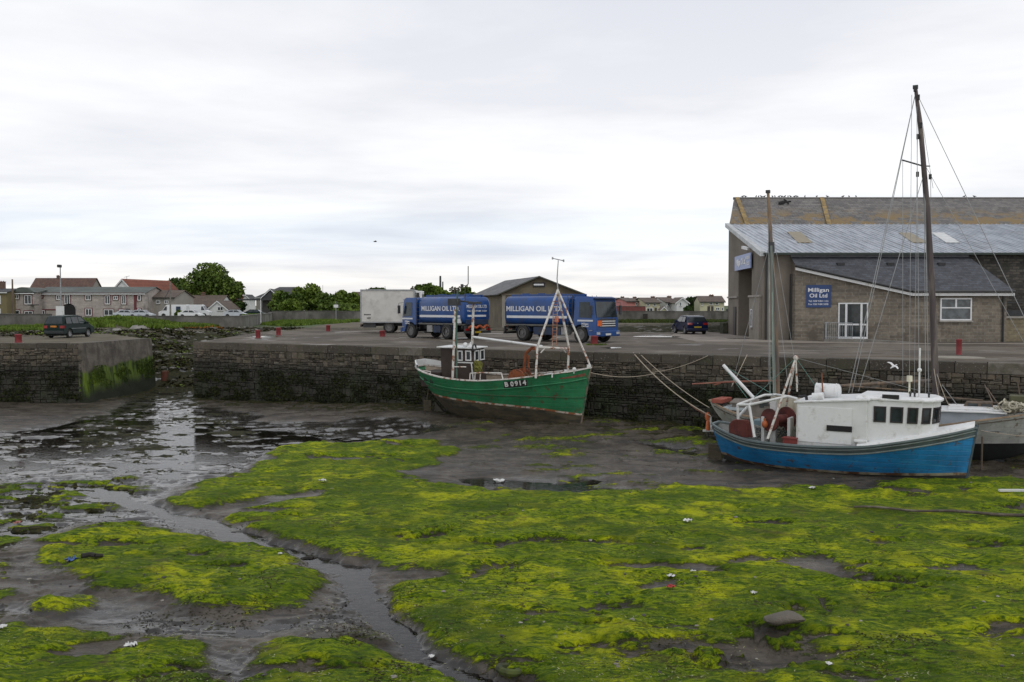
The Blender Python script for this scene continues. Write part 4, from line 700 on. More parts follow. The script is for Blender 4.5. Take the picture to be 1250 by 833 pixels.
cxt = tr_h.location.x
def tb(px0, py0, px1, py1, o=.05): a_ = at(px0, py1, DT); b_ = at(px1, py0, DT); return (a_.x-cxt, -o, max(a_.z, 0), b_.x-cxt, -.002, b_.z)
q = MB(); q.box(*tb(41, 357.5, 176, 360, .12)); q.box(*tb(41, 357.5, 44.5, 390, .09)); q.box(*tb(164, 357.5, 166.5, 390, .09)); q.box(*tb(45, 377.5, 70, 379, .06)); q.box(*tb(45, 386, 100, 390, .055)); q.build('trim', REDS, tr_h)
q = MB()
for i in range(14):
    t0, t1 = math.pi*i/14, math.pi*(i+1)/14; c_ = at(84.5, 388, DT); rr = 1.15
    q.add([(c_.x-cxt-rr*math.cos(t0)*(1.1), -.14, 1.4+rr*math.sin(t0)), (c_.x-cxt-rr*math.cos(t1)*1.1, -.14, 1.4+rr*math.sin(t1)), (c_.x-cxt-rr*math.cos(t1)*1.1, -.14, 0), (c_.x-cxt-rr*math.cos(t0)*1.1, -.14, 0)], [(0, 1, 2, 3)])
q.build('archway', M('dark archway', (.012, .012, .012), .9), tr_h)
q = MB(); c_ = at(50.5, 362, DT); q.ring((c_.x-cxt, -.06, c_.z), (0, 1, 0), .42, .12); q.build('round_window', REDS, tr_h)
g_ = house('terrace_wing', 8, 41, 358, 355, DT-3, 8, 'rough stone wing with a bowed grey roof at the left end of the terrace', TERR, TROOF, wins=((12, 360, 17, 365), (18, 360, 23, 365), (30, 360.5, 38.5, 371.5), (14, 379, 24, 388), (30, 380, 40, 388)), cat='terrace', sur=REDS)
q = MB(); N_ = 12; gx = at(28.5, 355, DT-3).x-g_.location.x; pr = [(gx+at(625+15*0, 0, 100).x*0+(-1+2*i/N_)*2.3, at(28, 357, DT-3).z+.95*math.sin(math.pi*i/N_)) for i in range(N_+1)]
q.prism(pr, -.4, 6); q.build('bowed_roof', TROOF, g_)
q = MB(); q.box(at(30, 0, DT-3).x-g_.location.x, -1.1, at(0, 373, DT-3).z, at(40, 0, DT-3).x-g_.location.x, -.01, at(0, 371.8, DT-3).z); q.build('balcony', DARK, g_)
house('brown_house', -22, 8, 357, 353, DT-6, 9, 'narrow brown and ochre building at the left edge of the view', wallm('ochre render', (.17, .14, .07)), ROOFD, wins=((-3, 361, 1, 371), (-3, 377, 1, 387)), chim=((3, .9, 1.3),), cat='building')
r = house('long_house', 38, 111, 351.5, 340, 200, 5, 'long pale building with a wide red brown tiled roof rising behind the terrace', GREYW, ROOFT, wins=((52, 351.5, 65, 354.5), (75, 351.5, 82, 354.5), (94, 351.5, 104, 354.5)), chim=((71, .4, .5),), cat='building')
r = house('gable_house', 133, 167, 357, 341, 188, 15, 'white gabled house with an orange red roof rising behind the terrace', WH, ROOFO, gable=True, chim=(), yaw=rad(-16))
q = MB(); q.tube([(.2, 1, 6.5), (.2, 1, 8.2)], .04); q.tube([(-.5, 1, 8.0), (.9, 1, 8.3)], .03); q.build('aerial', DARK, r)
r = house('chimney_block', 176, 184, 354.5, 352, 193, 4, 'small pale chimney block behind the grey house roof', WH, ROOFO, cat='outbuilding')
r = house('grey_house', 176, 214, 363, 355, 176, 8, 'plain grey rendered house with a brown roof at the end of the terrace', GREYW, ROOFB, wins=((190.5, 366.5, 195.5, 371), (201, 366.5, 206, 371)), frame=PVC, yaw=rad(-6))
r = house('bungalow', 210, 266, 374.5, 361, 186, 11, 'white bungalow with a broad brown roof and a small gabled porch', WH, ROOFB, wins=(), chim=((224, 1.2, .5), (248, .8, .5)))
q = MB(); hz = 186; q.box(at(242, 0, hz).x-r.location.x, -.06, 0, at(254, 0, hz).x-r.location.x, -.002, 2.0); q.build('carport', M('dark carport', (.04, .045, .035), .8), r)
house('bungalow_wing', 254, 277, 377, 367.5, 181, 8, 'white gabled wing at the right end of the bungalow', WH, ROOFB, gable=True, wins=((265.5, 374.5, 272.5, 379.5),), cat='wing')
house('porch', 207, 216, 377, 373.5, 176, 4, 'white gabled porch in front of the bungalow, behind the vans', WH, ROOFB, gable=True, cat='porch', wins=((209.5, 379, 213, 383),))
house('brick_house', 276, 296, 356, 352, 225, 8, 'red brick house half hidden by the big tree', M('red brick', (.17, .06, .045), .9), ROOFB, yaw=rad(20))
house('dark_house', 311, 362, 363, 351, 215, 14, 'dark slate roofed house with a dark gable left of the row of green trees', GREYW, ROOFD, yaw=rad(-10), ridge_in=3)
house('dark_house', 320, 340, 362.5, 353, 200, 10, 'dark gabled slate house in front of the larger slate roof', M('dark boarded gable', (.045, .047, .05), .8), ROOFD, gable=True, yaw=rad(8))
house('white_cottage', 295, 304, 364, 360, 240, 6, 'tiny white gable showing between the brick house and the dark roofs', WH, ROOFD, gable=True)
q = thing('flat_roof_shed', (0, 0, 0), 0, 'long low dark flat roofed shed under the slate roofs', 'shed'); a_ = at(290, 365, 190); b_ = at(336, 365, 190); MB().box(a_.x, 190, a_.z-.3, b_.x, 196, a_.z).build('roof', DARK, q); MB().box(a_.x+5, 191, 0, b_.x-.2, 195.5, a_.z-.301).build('wall', M('dark shed wall', (.05, .05, .045), .9), q)
house('red_roof_house', 430, 443, 362, 357, 190, 8, 'house with a red brown roof just showing left of the white box lorry', GREYW, ROOFT)
# gabled store behind the tankers
st = thing('gabled_store', (0, 0, 0), 0, 'brown gabled store with a grey sheet roof behind the two blue tankers', 'building')
a_ = at(612, 358, 88); b_ = at(710, 358, 88); ap = at(658, 338.5, 88); ra = at(617, 343.5, 103); dv = Vector((ra.x-ap.x, 15, 0)); a_.z = 3.35; b_.z = 3.35; zA = ap.z
f4 = [Vector((a_.x, 88, 0)), Vector((b_.x, 88, 0)), Vector((b_.x, 88, 3.35)), Vector((ap.x, 88, zA)), Vector((a_.x, 88, 3.35))]; b4 = [p+dv for p in f4]
STW = M('brown weathered render', (.16, .135, .09), .9, var=.2, scale=.5, dirt=(.1, .09, .07), damt=.45, dscale=.7, edge=.15)
MB().add(f4+b4, [(0, 1, 2, 3, 4), (9, 8, 7, 6, 5), (0, 4, 9, 5), (1, 6, 7, 2)]).build('wall', STW, st)
q = MB(); e_ = Vector((0, -.35, 0)); lo = lambda p, s_: p+Vector((s_*.4, 0, -.18)); 
q.plate([lo(f4[4], -1)+e_, f4[3]+e_, b4[3], lo(b4[4], -1)], .09); q.plate([f4[3]+e_, lo(f4[2], 1)+e_, lo(b4[2], 1), b4[3]], .09)
ro = q.build('roof', M('old asbestos sheet', (.13, .13, .135), .9, var=.2, scale=.5, stretch=(3, 1, 1), dirt=(.07, .07, .065), damt=.4), st)
q = MB(); q.plate([lo(f4[4], -1)+e_*1.05, lo(f4[4], -1)+e_*1.05+Vector((0, 0, .12)), f4[3]+e_*1.05+Vector((0, 0, .12)), f4[3]+e_*1.05], .03); q.plate([f4[3]+e_*1.05, f4[3]+e_*1.05+Vector((0, 0, .12)), lo(f4[2], 1)+e_*1.05+Vector((0, 0, .12)), lo(f4[2], 1)+e_*1.05], .03); q.build('verge', M('grey green verge', (.09, .095, .08), .8), ro)
q = MB(); s0 = at(650.5, 350.5, 88); s1 = at(665, 345, 88); q.box(s0.x, 87.93, s0.z, s1.x, 87.998, s1.z); sg = q.build('sign', M('black sign board', (.012, .012, .014), .5), st)
MB().box(s0.x+.08, 87.91, (s0.z+s1.z)/2-.07, s1.x-.1, 87.928, (s0.z+s1.z)/2+.08).build('white_strip', WL_, sg)
q = MB(); q.box(a_.x-.02, 87.95, 3.2, b_.x+.02, 87.997, 3.32); q.build('beam', M('pale lintel', (.2, .18, .14), .9), st)
q = MB(); q.box(a_.x+.05, 87.94, 0, a_.x+.4, 87.996, 3.18); q.box(a_.x+1.0, 87.94, 0, a_.x+5.2, 87.99, 3.1); q.build('pale_door', M('pale sheet door', (.27, .25, .21), .8, var=.1, stretch=(4, 1, 1)), st)

# ================================================================== TREES AND PLANTS
def foliage(name, dark, light, yel=None, scale=.35):
    t = NT(name); r = t.attr('rnd'); n = t.noise(t.co(), scale, 4); c = t.mix(t.ss(n, .35, .65), dark, light); c = t.mix(t.math('MULTIPLY', r, .5), c, tuple(x*.35 for x in dark)); c = t.mix(t.math('MULTIPLY', t.ss(r, .8, 1.), .5), c, tuple(min(1, x*1.5) for x in light))
    m_ = t.fin(c, .8, spec=.2)
    return m_
FOL = foliage('dense leaves', (.055, .095, .016), (.14, .2, .035)); FOL2 = foliage('fresh leaves', (.085, .135, .018), (.17, .24, .035)); FOLD = foliage('dark leaves', (.03, .055, .014), (.075, .12, .026)); FOLG = foliage('bare twigs and buds', (.07, .065, .045), (.13, .12, .08))
BARK = M('bark', (.05, .042, .034), .95, var=.3)
def tree(name, px0, px1, pyT, pyB, D, label, mat, seed, n=5000, lobes=16, trunk=True, group='trees behind the far wall', cat='tree', leaf=.3, base=0, dens=1, flat=.9):
    rg = np.random.default_rng(seed); a_ = at(px0, pyT, D); b_ = at(px1, pyB, D); X_ = (a_.x+b_.x)/2; hw = (b_.x-a_.x)/2; zt = a_.z; zb = max(b_.z, 0); hh = (zt-zb)/2; zc_ = (zt+zb)/2
    r = thing(name, (X_, D, base), 0, label, cat, group); cs = []
    for i in range(lobes):
        th = rg.random()*2*math.pi; ph = math.acos(1-1.75*rg.random()); rr = .5+.35*rg.random(); cs.append((rr*hw*math.sin(ph)*math.cos(th), rr*hw*.9*math.sin(ph)*math.sin(th), zc_-base+rr*hh*math.cos(ph), (.3+.2*rg.random())))
    P = []
    n = int(n*.85); leaf *= .9; per = n//lobes
    for c_ in cs:
        d_ = rg.normal(size=(per, 3)); d_ /= np.linalg.norm(d_, axis=1)[:, None]; rad_ = (.55+.5*rg.random(per)**.6)[:, None]
        q = d_*rad_*np.array([c_[3]*hw*1.05, c_[3]*hw, c_[3]*hh*flat*1.1]); k = rg.random(per) < .9; P.append((q+np.array(c_[:3]))[k])
    core = np.clip(rg.normal(size=(n//5, 3)), -1.7, 1.7)*np.array([hw*.3, hw*.3, hh*.3])+np.array([0, 0, zc_-base]); P.append(core); P = np.concatenate(P); P = P[(P[:, 2] > .1)]
    leafmesh('crown', P, leaf, mat, r, seed)
    t_ = MB(); t_.cyl((0, 0, 0), (0, 0, zc_-base), .035*hw+.1, .02*hw+.05, n=8)
    for c_ in cs[:9]: t_.cyl((0, 0, (zb-base)*.6+.4*(zc_-base)*R_()), (c_[0]*.8, c_[1]*.8, c_[2]), .012*hw+.04, .02, n=5)
    t_.build('trunk', BARK, r); return r
tree('tree', 224, 297, 325, 379, 200, 'biggest rounded green tree, standing behind the bungalow', FOL, 1, 9000, 26, leaf=.34)
tree('tree', 178, 238, 341, 372, 212, 'broad green tree behind the grey house, left of the biggest tree', FOLD, 2, 4500, 16, leaf=.4)
tree('hedge', 268, 300, 368, 383, 195, 'dark clipped hedge at the foot of the biggest tree', FOLD, 3, 2500, 12, cat='hedge', group='hedges', leaf=.3)
for i, (x0, x1, yt, yb, D, l, m_) in enumerate(((332, 372, 355, 384, 165, 'bushy green tree beside the dark slate roofs, leftmost of the wall-side row', FOL), (352, 396, 349, 383, 170, 'tallest bushy green tree of the row by the wall', FOL2), (384, 420, 356, 384, 160, 'rounded green tree right of the tallest one in the row by the wall', FOL), (408, 442, 355, 384, 166, 'green tree next to the white box lorry', FOL2), (340, 366, 367, 384, 150, 'low bright bush in front of the tree row', FOL2), (392, 440, 369, 384, 152, 'low wide green bush behind the lamp post', FOL))):
    tree('tree' if i < 4 else 'bush', x0, x1, yt, yb, D, l, m_, 10+i, 4200 if i < 4 else 2500, 15, leaf=.3, cat='tree' if i < 4 else 'bush', group='trees behind the far wall' if i < 4 else 'bushes by the far wall')
tree('tree', 505, 530, 346, 372, 150, 'green tree rising above the cab of the left tanker', FOL, 21, 3000, 10, leaf=.28)
tree('tree', 524, 552, 350, 372, 155, 'green tree with a notched top above the left tanker tank', FOL2, 22, 3000, 10, leaf=.28)
tree('tree', 551, 582, 352, 372, 150, 'green tree left of the gabled store roof', FOL, 23, 3000, 10, leaf=.28)
tree('bare_tree', 494, 512, 350.5, 370, 160, 'thin greyish tree with few leaves behind the box lorry', FOLG, 24, 700, 10, leaf=.2)
tree('bare_tree', 546, 566, 350, 370, 165, 'thin greyish tree between the green trees above the left tanker', FOLG, 25, 700, 10, leaf=.2)
tree('tree', 836, 852, 362, 384, 210, 'dark green tree between the white gable and the cream house', FOLD, 26, 2500, 10, leaf=.4)
tree('bush', 832, 846, 374, 384, 185, 'small dark bush below the white gable', FOLD, 27, 1200, 8, leaf=.3, cat='bush', group='bushes by the far wall')
tree('bush', 213, 222, 379, 387, 160, 'small bright round bush beside the white porch', FOL2, 28, 700, 6, leaf=.2, cat='bush', group='bushes by the far wall')
tree('hedge', 440, 470, 351.5, 360, 260, 'far tree top showing above the white box lorry', FOLD, 29, 800, 6, cat='tree', group=None, leaf=.4)
def grass(name, poly, n, hgt, mat, label, seed=3, zf=None, cat=None):
    rg = np.random.default_rng(seed); xs = [p[0] for p in poly]; ys = [p[1] for p in poly]; P = rg.random((n*3, 2))*np.array([max(xs)-min(xs), max(ys)-min(ys)])+np.array([min(xs), min(ys)]); d = sdf(P[:, 0], P[:, 1], [tuple(p) for p in poly]); k = (d < 0) & (fbm(P[:, 0]*.5, P[:, 1]*.5, seed) > .38); P = P[k][:n]; z = zf(P[:, 0], P[:, 1]) if zf else np.zeros(len(P))
    H = hgt*(.3+.7*fbm(P[:, 0]*.6, P[:, 1]*.6, seed+5)); o = leafmesh(name, np.stack([P[:, 0], P[:, 1], z+H*.35], 1), hgt*.55, mat, None, seed, up=.72, aspect=.28); return tag(o, label, cat, kind='stuff')
GR = foliage('grass blades', (.07, .12, .015), (.15, .22, .03), scale=.5); GRD = foliage('rank grass', (.03, .045, .01), (.08, .11, .02), scale=.5)
def P2(*p): return [tuple(gnd(x, y)[:2]) for x, y in p]
# bank with grass behind the minivan
def bankz(x, y): return np.maximum(0, .8*np.exp(-((x+36.5)/5)**2-((y-85)/5.5)**2))*(.7+.6*fbm(x*.5, y*.5, 7))
NX = 60; bxs = np.linspace(-62, -22, NX); bys = np.linspace(77, 92, 34); q = MB()
for i in range(NX-1):
    for j in range(33):
        c_ = [(bxs[i], bys[j]), (bxs[i+1], bys[j]), (bxs[i+1], bys[j+1]), (bxs[i], bys[j+1])]; zz = [float(bankz(np.array(a), np.array(b)))-.03 for a, b in c_]
        if max(zz) > -.0: q.add([(a, b, z) for (a, b), z in zip(c_, zz)], [(0, 1, 2, 3)])
tag(q.build('grass_bank', GRAVEL, smooth=True), kind='structure')
grass('grass', [(-58, 74), (-36, 73), (-36, 84), (-58, 84)], 9000, .55, GR, 'strip of green grass at the foot of the left boundary wall', 3)
grass('grass', [(-47, 79), (-30, 80), (-27.5, 86), (-33, 92), (-46, 90)], 14000, .6, GR, 'rank green grass on the bank behind the minivan', 4, bankz)
grass('grass', P2((318, 397), (345, 392.3), (440, 391.7), (440, 393.5), (350, 399)), 9000, .5, GR, 'grass strip along the wall left of the box lorry', 5)
grass('grass', P2((755, 391.7), (890, 391.9), (890, 394.6), (755, 394.6)), 7000, .45, GRD, 'thin grass strip along the far wall left of the depot', 6)
grass('grass', P2((-60, 403), (55, 403.5), (60, 406), (-60, 411.5)), 6000, .3, GRD, 'ragged grass edging the left quay surface', 8)
grass('grass', P2((295, 386.5), (334, 386.5), (334, 390), (295, 391)), 2500, .6, GR, 'pale grass beyond the wall near the big tree', 9, lambda x, y: x*0+.3)
grass('grass', [tuple((gnd(722, 421.5)+Vector((dx, dy, 0)))[:2]) for dx, dy in ((-.3, -.35), (.7, -.4), (.9, .1), (-.3, .2))], 260, .14, GR, 'tuft of grass at the foot of the red bollard in front of the right tanker', 11)

# ================================================================== VEHICLES
BLUE = M('royal blue truck paint', (.01, .058, .215), .35, var=.12, scale=1.5, dirt=(.03, .055, .13), damt=.42, dscale=1.1, edge=.15)
BLUED = M('dark blue chassis paint', (.014, .03, .07), .6, var=.3, scale=4, dirt=(.05, .045, .04), damt=.4)
TYRE = M('tyre rubber', (.022, .021, .02), .85, var=.3, scale=8); HUB = M('dull wheel hub', (.16, .155, .15), .6, var=.2)
LAMP_R = M('red lamp glass', (.28, .012, .012), .25, var=.1); LAMP_W = M('clear lamp glass', (.45, .46, .47), .2, var=.1); LAMP_O = M('orange panel', (.6, .12, .02), .5, var=.1); PLATE_Y = M('yellow plate', (.5, .36, .03), .5, var=.05); PLATE_W = M('white plate', (.6, .6, .58), .5, var=.05); PLTXT = M('plate characters', (.01, .01, .01), .6)
def wheel(parent, x, y, R, w, side, hubm=None, dual=False):
    q = MB(); s_ = 1 if side > 0 else -1; pr = [(0, .62), (.0, .9), (.06, .98), (.14, 1), (.86, 1), (.94, .98), (1, .9), (1, .62)]; n = 22; vs = []; fs = []
    for a_, r in pr:
        for i in range(n): t = 2*math.pi*i/n; vs.append((x+R*r*math.cos(t), y+s_*(w/2-w*a_), R+R*r*math.sin(t)))
    k = len(pr)
    for j in range(k-1):
        for i in range(n): fs.append((j*n+i, j*n+(i+1) % n, (j+1)*n+(i+1) % n, (j+1)*n+i))
    q.add(vs, fs); ty = q.build('wheel', TYRE, parent, smooth=True)
    h = MB(); o = y+s_*(w/2)
    h.cyl((x, o-s_*w*.5, R), (x, o-s_*w*.22, R), R*.62, n=20); h.cyl((x, o-s_*.3*w, R), (x, o-s_*.04, R), R*.2, R*.16, n=12); h.ring((x, o-s_*.012, R), (0, 1, 0), R*.6, R*.04, 20, 6)
    for i in range(8): t = 2*math.pi*i/8; h.cyl((x+R*.33*math.cos(t), o-s_*w*.23, R+R*.33*math.sin(t)), (x+R*.33*math.cos(t), o-s_*w*.14, R+R*.33*math.sin(t)), R*.045, n=5)
    h.build('rim', hubm or HUB, ty, smooth=True); return ty
def rr(w, h, r, n=5):                             # rounded rectangle in y,z
    p = []
    for cx, cy, a0 in ((w/2-r, h/2-r, 0), (-w/2+r, h/2-r, 90), (-w/2+r, -h/2+r, 180), (w/2-r, -h/2+r, 270)):
        for i in range(n+1): t = rad(a0+90*i/n); p.append((cx+r*math.cos(t), cy+r*math.sin(t)))
    return p
def loft(mb, secs, cap=True):
    n = len(secs[0]); vs = [v for s_ in secs for v in s_]; fs = []
    for j in range(len(secs)-1):
        for i in range(n): fs.append((j*n+i, j*n+(i+1) % n, (j+1)*n+(i+1) % n, (j+1)*n+i))
    if cap: fs += [tuple(range(n))[::-1], tuple(range((len(secs)-1)*n, len(secs)*n))]
    mb.add(vs, fs)
STRIPE = M('white vinyl stripe', (.62, .63, .64), .45, var=.04)
def tanker(loc, rz, L, label, frontplate='', style=0):
    """x forward; origin at the centre of the rear edge on the ground"""
    r = thing('tanker_lorry', loc, rz, label, 'tanker', 'blue oil tankers'); Wd = 2.4; cabL = 1.62; tb_, te = .12, L-cabL-.32; zb, zt = 1.02, 2.76
    ch = MB(); 
    for s_ in (-1, 1): ch.box(.1, s_*.38-.05, .62, L-.9, s_*.38+.05, .86)
    for x_ in (.3, 1.4, 2.9, 3.6): ch.box(x_, -1.1, .74, x_+.1, 1.1, .9)
    ch.box(.02, -1.16, .42, .1, 1.16, .56); ch.box(.02, -1.1, .56, .12, -.95, .9); ch.box(.02, .95, .56, .12, 1.1, .9); ch.cyl((1.7, -1, .53), (1.7, 1, .53), .09); ch.cyl((L-1.05, -.9, .53), (L-1.05, .9, .53), .07)
    ch.build('chassis', DARK, r, bevel=.01)
    t = MB(); secs = []
    for x_, k in ((tb_, .9), (tb_+.07, .985), (tb_+.2, 1), (te-.1, 1), (te, .96)): secs.append([(x_, y*k, (zb+zt)/2+z*k) for y, z in rr(Wd, zt-zb, .42, 6)])
    loft(t, secs); tk = t.build('tank', BLUE, r, smooth=True, angle=50)
    q = MB(); q.box(tb_+.15, -.52, zt-.02, te-.1, .52, zt+.09); q.box(tb_+.1, -.62, zt-.05, te-.05, -.56, zt+.13); q.box(tb_+.1, .56, zt-.05, te-.05, .62, zt+.13)
    for k in range(3): q.cyl((tb_+.8+k*1.3, 0, zt+.05), (tb_+.8+k*1.3, 0, zt+.19), .27, n=14)
    q.build('walkway', BLUE, tk)
    q = MB(); zs = 1.42
    for s_ in (-1, 1): q.box(tb_+.25, s_*(Wd/2+.003)-.004, zs, te-.12, s_*(Wd/2+.003)+.004, zs+.15)
    q.box(tb_-.012, -.8, zs+.05, tb_-.002, .8, zs+.17); q.build('stripe', STRIPE, tk)
    q = MB(); q.box(tb_+.1, -Wd/2+.02, .93, te, Wd/2-.02, 1.02); q.box(tb_+.1, -Wd/2-.03, .98, te, -Wd/2+.03, 1.04); q.box(tb_+.1, Wd/2-.03, .98, te, Wd/2+.03, 1.04); q.build('side_rail', M('grey side rail', (.13, .13, .12), .6), tk)
    q = MB(); tl = te-tb_; zc_ = (zb+zt)/2
    for s_ in (-1, 1):
        Mx = frameM(((tb_+te)/2-(.15 if s_ < 0 else 0), s_*(Wd/2+.006), 1.98), (-s_, 0, 0)); q.text('MILLIGAN OIL LTD.', .44, Mx, .004, .008, width=tl*.86)
    Mx = frameM((tb_-.008, 0, 2.12), (0, -1, 0)); q.text('MILLIGAN OIL LTD', .28, Mx, .004, .005, width=1.75); q.text('TEL 028 9184 1123', .14, Mx@Matrix.Translation((0, -.28, 0)), .004, .004, width=1.7)
    q.build('lettering', STRIPE, tk)
    # rear cabinet, hose gear
    q = MB(); q.box(.03, -.95, .98, .13, .95, 1.3); q.build('rear_cabinet', BLUED, r, bevel=.02)
    q = MB(); q.tube([(-.06, -.9, .8), (-.14, -.6, .92), (-.16, -.3, .74), (-.14, 0, .9), (-.16, .3, .76), (-.12, .6, .9), (-.06, .9, .78)], .075, 8); q.build('delivery_hose', M('orange hose', (.42, .09, .03), .7, var=.3, dirt=(.1, .05, .03), damt=.4, dscale=5), r, smooth=True)
    q = MB(); q.box(-.01, -1.1, .6, .018, -.72, .72); q.build('tail_lamp', LAMP_R, r); q = MB(); q.box(-.01, .72, .6, .018, 1.1, .72); q.build('tail_lamp', LAMP_R, r)
    q = MB(); q.box(-.01, -.26, .43, .015, .26, .55); q.build('number_plate', PLATE_Y, r)
    # wings and side lockers
    q = MB()
    for s_ in (-1, 1):
        for i in range(10):
            a_, b_ = rad(8+164*i/10), rad(8+164*(i+1)/10); R1 = .6
            q.add([(1.7+R1*math.cos(x_), y, .52+R1*math.sin(x_)*.86) for x_ in (a_, b_) for y in (s_*.72, s_*1.2)]+[(1.7+(R1+.03)*math.cos(x_), y, .52+(R1+.03)*math.sin(x_)*.86) for x_ in (a_, b_) for y in (s_*.72, s_*1.2)], [(0, 1, 3, 2), (4, 5, 7, 6), (1, 3, 7, 5), (0, 2, 6, 4)])
    q.build('wheel_arch', BLUED, r)
    q = MB(); q.box(2.55, -1.16, .42, te-.65, -.75, .88); q.build('side_locker', BLUED, r, bevel=.02); q = MB(); q.box(2.4, .75, .42, 3.1, 1.16, .88); q.build('side_locker', BLUED, r, bevel=.02)
    q = MB(); q.box(3.2, .78, .45, 3.75, 1.17, .9); q.build('battery_box', M('grey steel locker', (.26, .26, .25), .6), r, bevel=.02); q = MB(); q.box(te-.6, -1.17, .45, te-.1, -.78, .9); q.build('battery_box', M('grey steel locker', (.26, .26, .25), .6), r, bevel=.02)
    for x_ in (te-.1,):      # side ladder by the cab
        for s_ in (-1, 1):
            q = MB()
            for dx in (-.17, .17): q.cyl((te+.1+dx, s_*1.17, .6), (te+.1+dx, s_*1.17, 2.8), .018, n=5)
            for k in range(8): q.cyl((te-.07, s_*1.17, .7+k*.27), (te+.27, s_*1.17, .7+k*.27), .014, n=5)
            q.build('ladder', DARK, r)
    for s_ in (-1, 1):
        wheel(r, 1.7, s_*1.0, .5, .5, s_); wheel(r, L-1.05, s_*1.04, .49, .3, s_)
    # cab
    c0 = L-cabL; zc0, zc1 = .42, 2.68; hw = 1.19
    def cs(x_, zl, zh, k, rr_=.1): 
        w_ = hw*k; return [(x_, -w_, zl), (x_, -w_, 1.38), (x_, -w_*.985, 1.45), (x_, -w_*.93, zh-.16), (x_, -w_*.86, zh), (x_, w_*.86, zh), (x_, w_*.93, zh-.16), (x_, w_*.985, 1.45), (x_, w_, 1.38), (x_, w_, zl)]
    q = MB(); loft(q, [cs(c0, .95, 2.56, .97), cs(c0+.08, .9, 2.66, 1), cs(c0+.12, .9, 2.7, 1)]); 
    # arched lower edge over the front wheel, then the front
    xs = [c0+.12]; ar = []
    wx = L-1.05
    secs = [cs(c0+.12, .9, 2.7, 1)]
    for i in range(11):
        x_ = wx-.6+1.2*i/10
        if x_ < c0+.16 or x_ > L-.2: continue
        secs.append(cs(x_, .5+math.sqrt(max(0, .6**2-(x_-wx)**2))*.98 if abs(x_-wx) < .6 else .5, 2.72, 1))
    secs.append(cs(L-.42, .45, 2.72, 1)); secs.append(cs(L-.2, .42, 2.66, .99))
    loft(q, secs)
    # raked windscreen front
    f0 = cs(L-.2, .42, 2.66, .99); f1 = [(L, -hw*.9, .42), (L+.02, -hw*.9, 1.38), (L, -hw*.89, 1.45), (L-.16, -hw*.85, 2.48), (L-.22, -hw*.8, 2.62), (L-.22, hw*.8, 2.62), (L-.16, hw*.85, 2.48), (L, hw*.89, 1.45), (L+.02, hw*.9, 1.38), (L, hw*.9, .42)]
    loft(q, [f0, f1]); cb = q.build('cab', BLUE, r, smooth=True, angle=35)
    q = MB(); e_ = .012; q.quad((L+e_, -hw*.84, 1.5), (L+e_, hw*.84, 1.5), (L-.15+e_, hw*.81, 2.42), (L-.15+e_, -hw*.81, 2.42)); 
    for s_ in (-1, 1): q.quad((c0+.45, s_*(hw*.985+e_), 1.5), (L-.25, s_*(hw*.985+e_), 1.46), (L-.42, s_*(hw*.93+e_+.01), 2.4), (c0+.45, s_*(hw*.93+e_+.01), 2.4))
    q.build('cab_glass', GLASS, cb)
    q = MB(); q.box(L-.3, -1.0, 2.56, L-.0, 1.0, 2.6, Matrix.Identity(4)); q.build('sun_visor', BLUED, cb, bevel=.01)
    q = MB()
    for k in range(3): q.box(L+.005, -.72, .98+k*.135, L+.035, .78, 1.03+k*.135)
    q.build('grille_bar', STRIPE, cb); MB().box(L+.004, -.8, .92, L+.02, .85, 1.42).build('grille', DARK, cb)
    q = MB(); q.box(L+.03, -.98, 1.0, L+.045, -.52, 1.32); q.build('hazard_plate', LAMP_O, cb)
    q = MB(); q.box(L-.15, -1.18, .38, L+.1, 1.18, .72); bp = q.build('bumper', BLUE, cb, bevel=.05)
    for s_ in (-1, 1): q = MB(); q.box(L+.085, s_*.95-.16, .5, L+.11, s_*.95+.16, .64); q.build('headlight', LAMP_W, bp)
    q = MB(); q.box(L+.1, -.26, .45, L+.112, .26, .56); pl = q.build('number_plate', PLATE_W, bp)
    q = MB()
    for s_ in (-1, 1): q.box(c0+.35, s_*(hw+.004)-.004, 1.26, L-.12, s_*(hw+.004)+.004, 1.36)
    q.build('cab_stripe', STRIPE, cb); q = MB()
    for s_ in (-1, 1): q.text('Milligan', .16, frameM((L-.7, s_*(hw+.008), 1.12), (-s_, 0, 0)), .003, .004, width=.5); q.text('Oil Ltd', .13, frameM((L-.7, s_*(hw+.008), .98), (-s_, 0, 0)), .003, .004, width=.5)
    q.build('door_lettering', STRIPE, cb)
    if style: q = MB(); q.box(te-1.05, -Wd/2-.012, 1.2, te-.75, -Wd/2-.002, 1.55); q.build('hazard_placard', LAMP_O, tk)
    else: q = MB(); q.box(.35, Wd/2-.1, 1.06, 1.05, Wd/2+.05, 1.36); q.build('pale_locker', STRIPE, r, bevel=.01)
    for x_ in (tb_+.2, (tb_+te)/2, te-.12): q = MB(); q.add([(x_+dx, y*1.004, (zb+zt)/2+z*1.004) for dx in (-.025, .025) for y, z in rr(Wd, zt-zb, .42, 6)], [(i, (i+1) % 28, (i+1) % 28+28, i+28) for i in range(28)]); q.build('tank_band', BLUE, tk)
    for s_ in (-1, 1):
        q = MB(); q.cyl((L-.3, s_*1.15, 2.4), (L-.05, s_*1.42, 2.35), .015, n=5); q.cyl((L-.05, s_*1.42, 2.35), (L-.05, s_*1.42, 1.6), .015, n=5); q.box(L-.12, s_*1.42-.1, 1.65, L-.05, s_*1.42+.1, 2.2); q.build('mirror', DARK, cb, bevel=.01)
        q = MB()
        for z_ in (.4, .72): q.box(L-.62+.25, s_*1.19-.03, z_, L-.17, s_*1.19+.03, z_+.04)
        q.build('step', GALV, cb)
    q = MB(); q.box(te-.02, -.95, 1.0, te+.12, .95, 2.62); q.build('tank_cabinet', BLUE, r, bevel=.02)
    return r
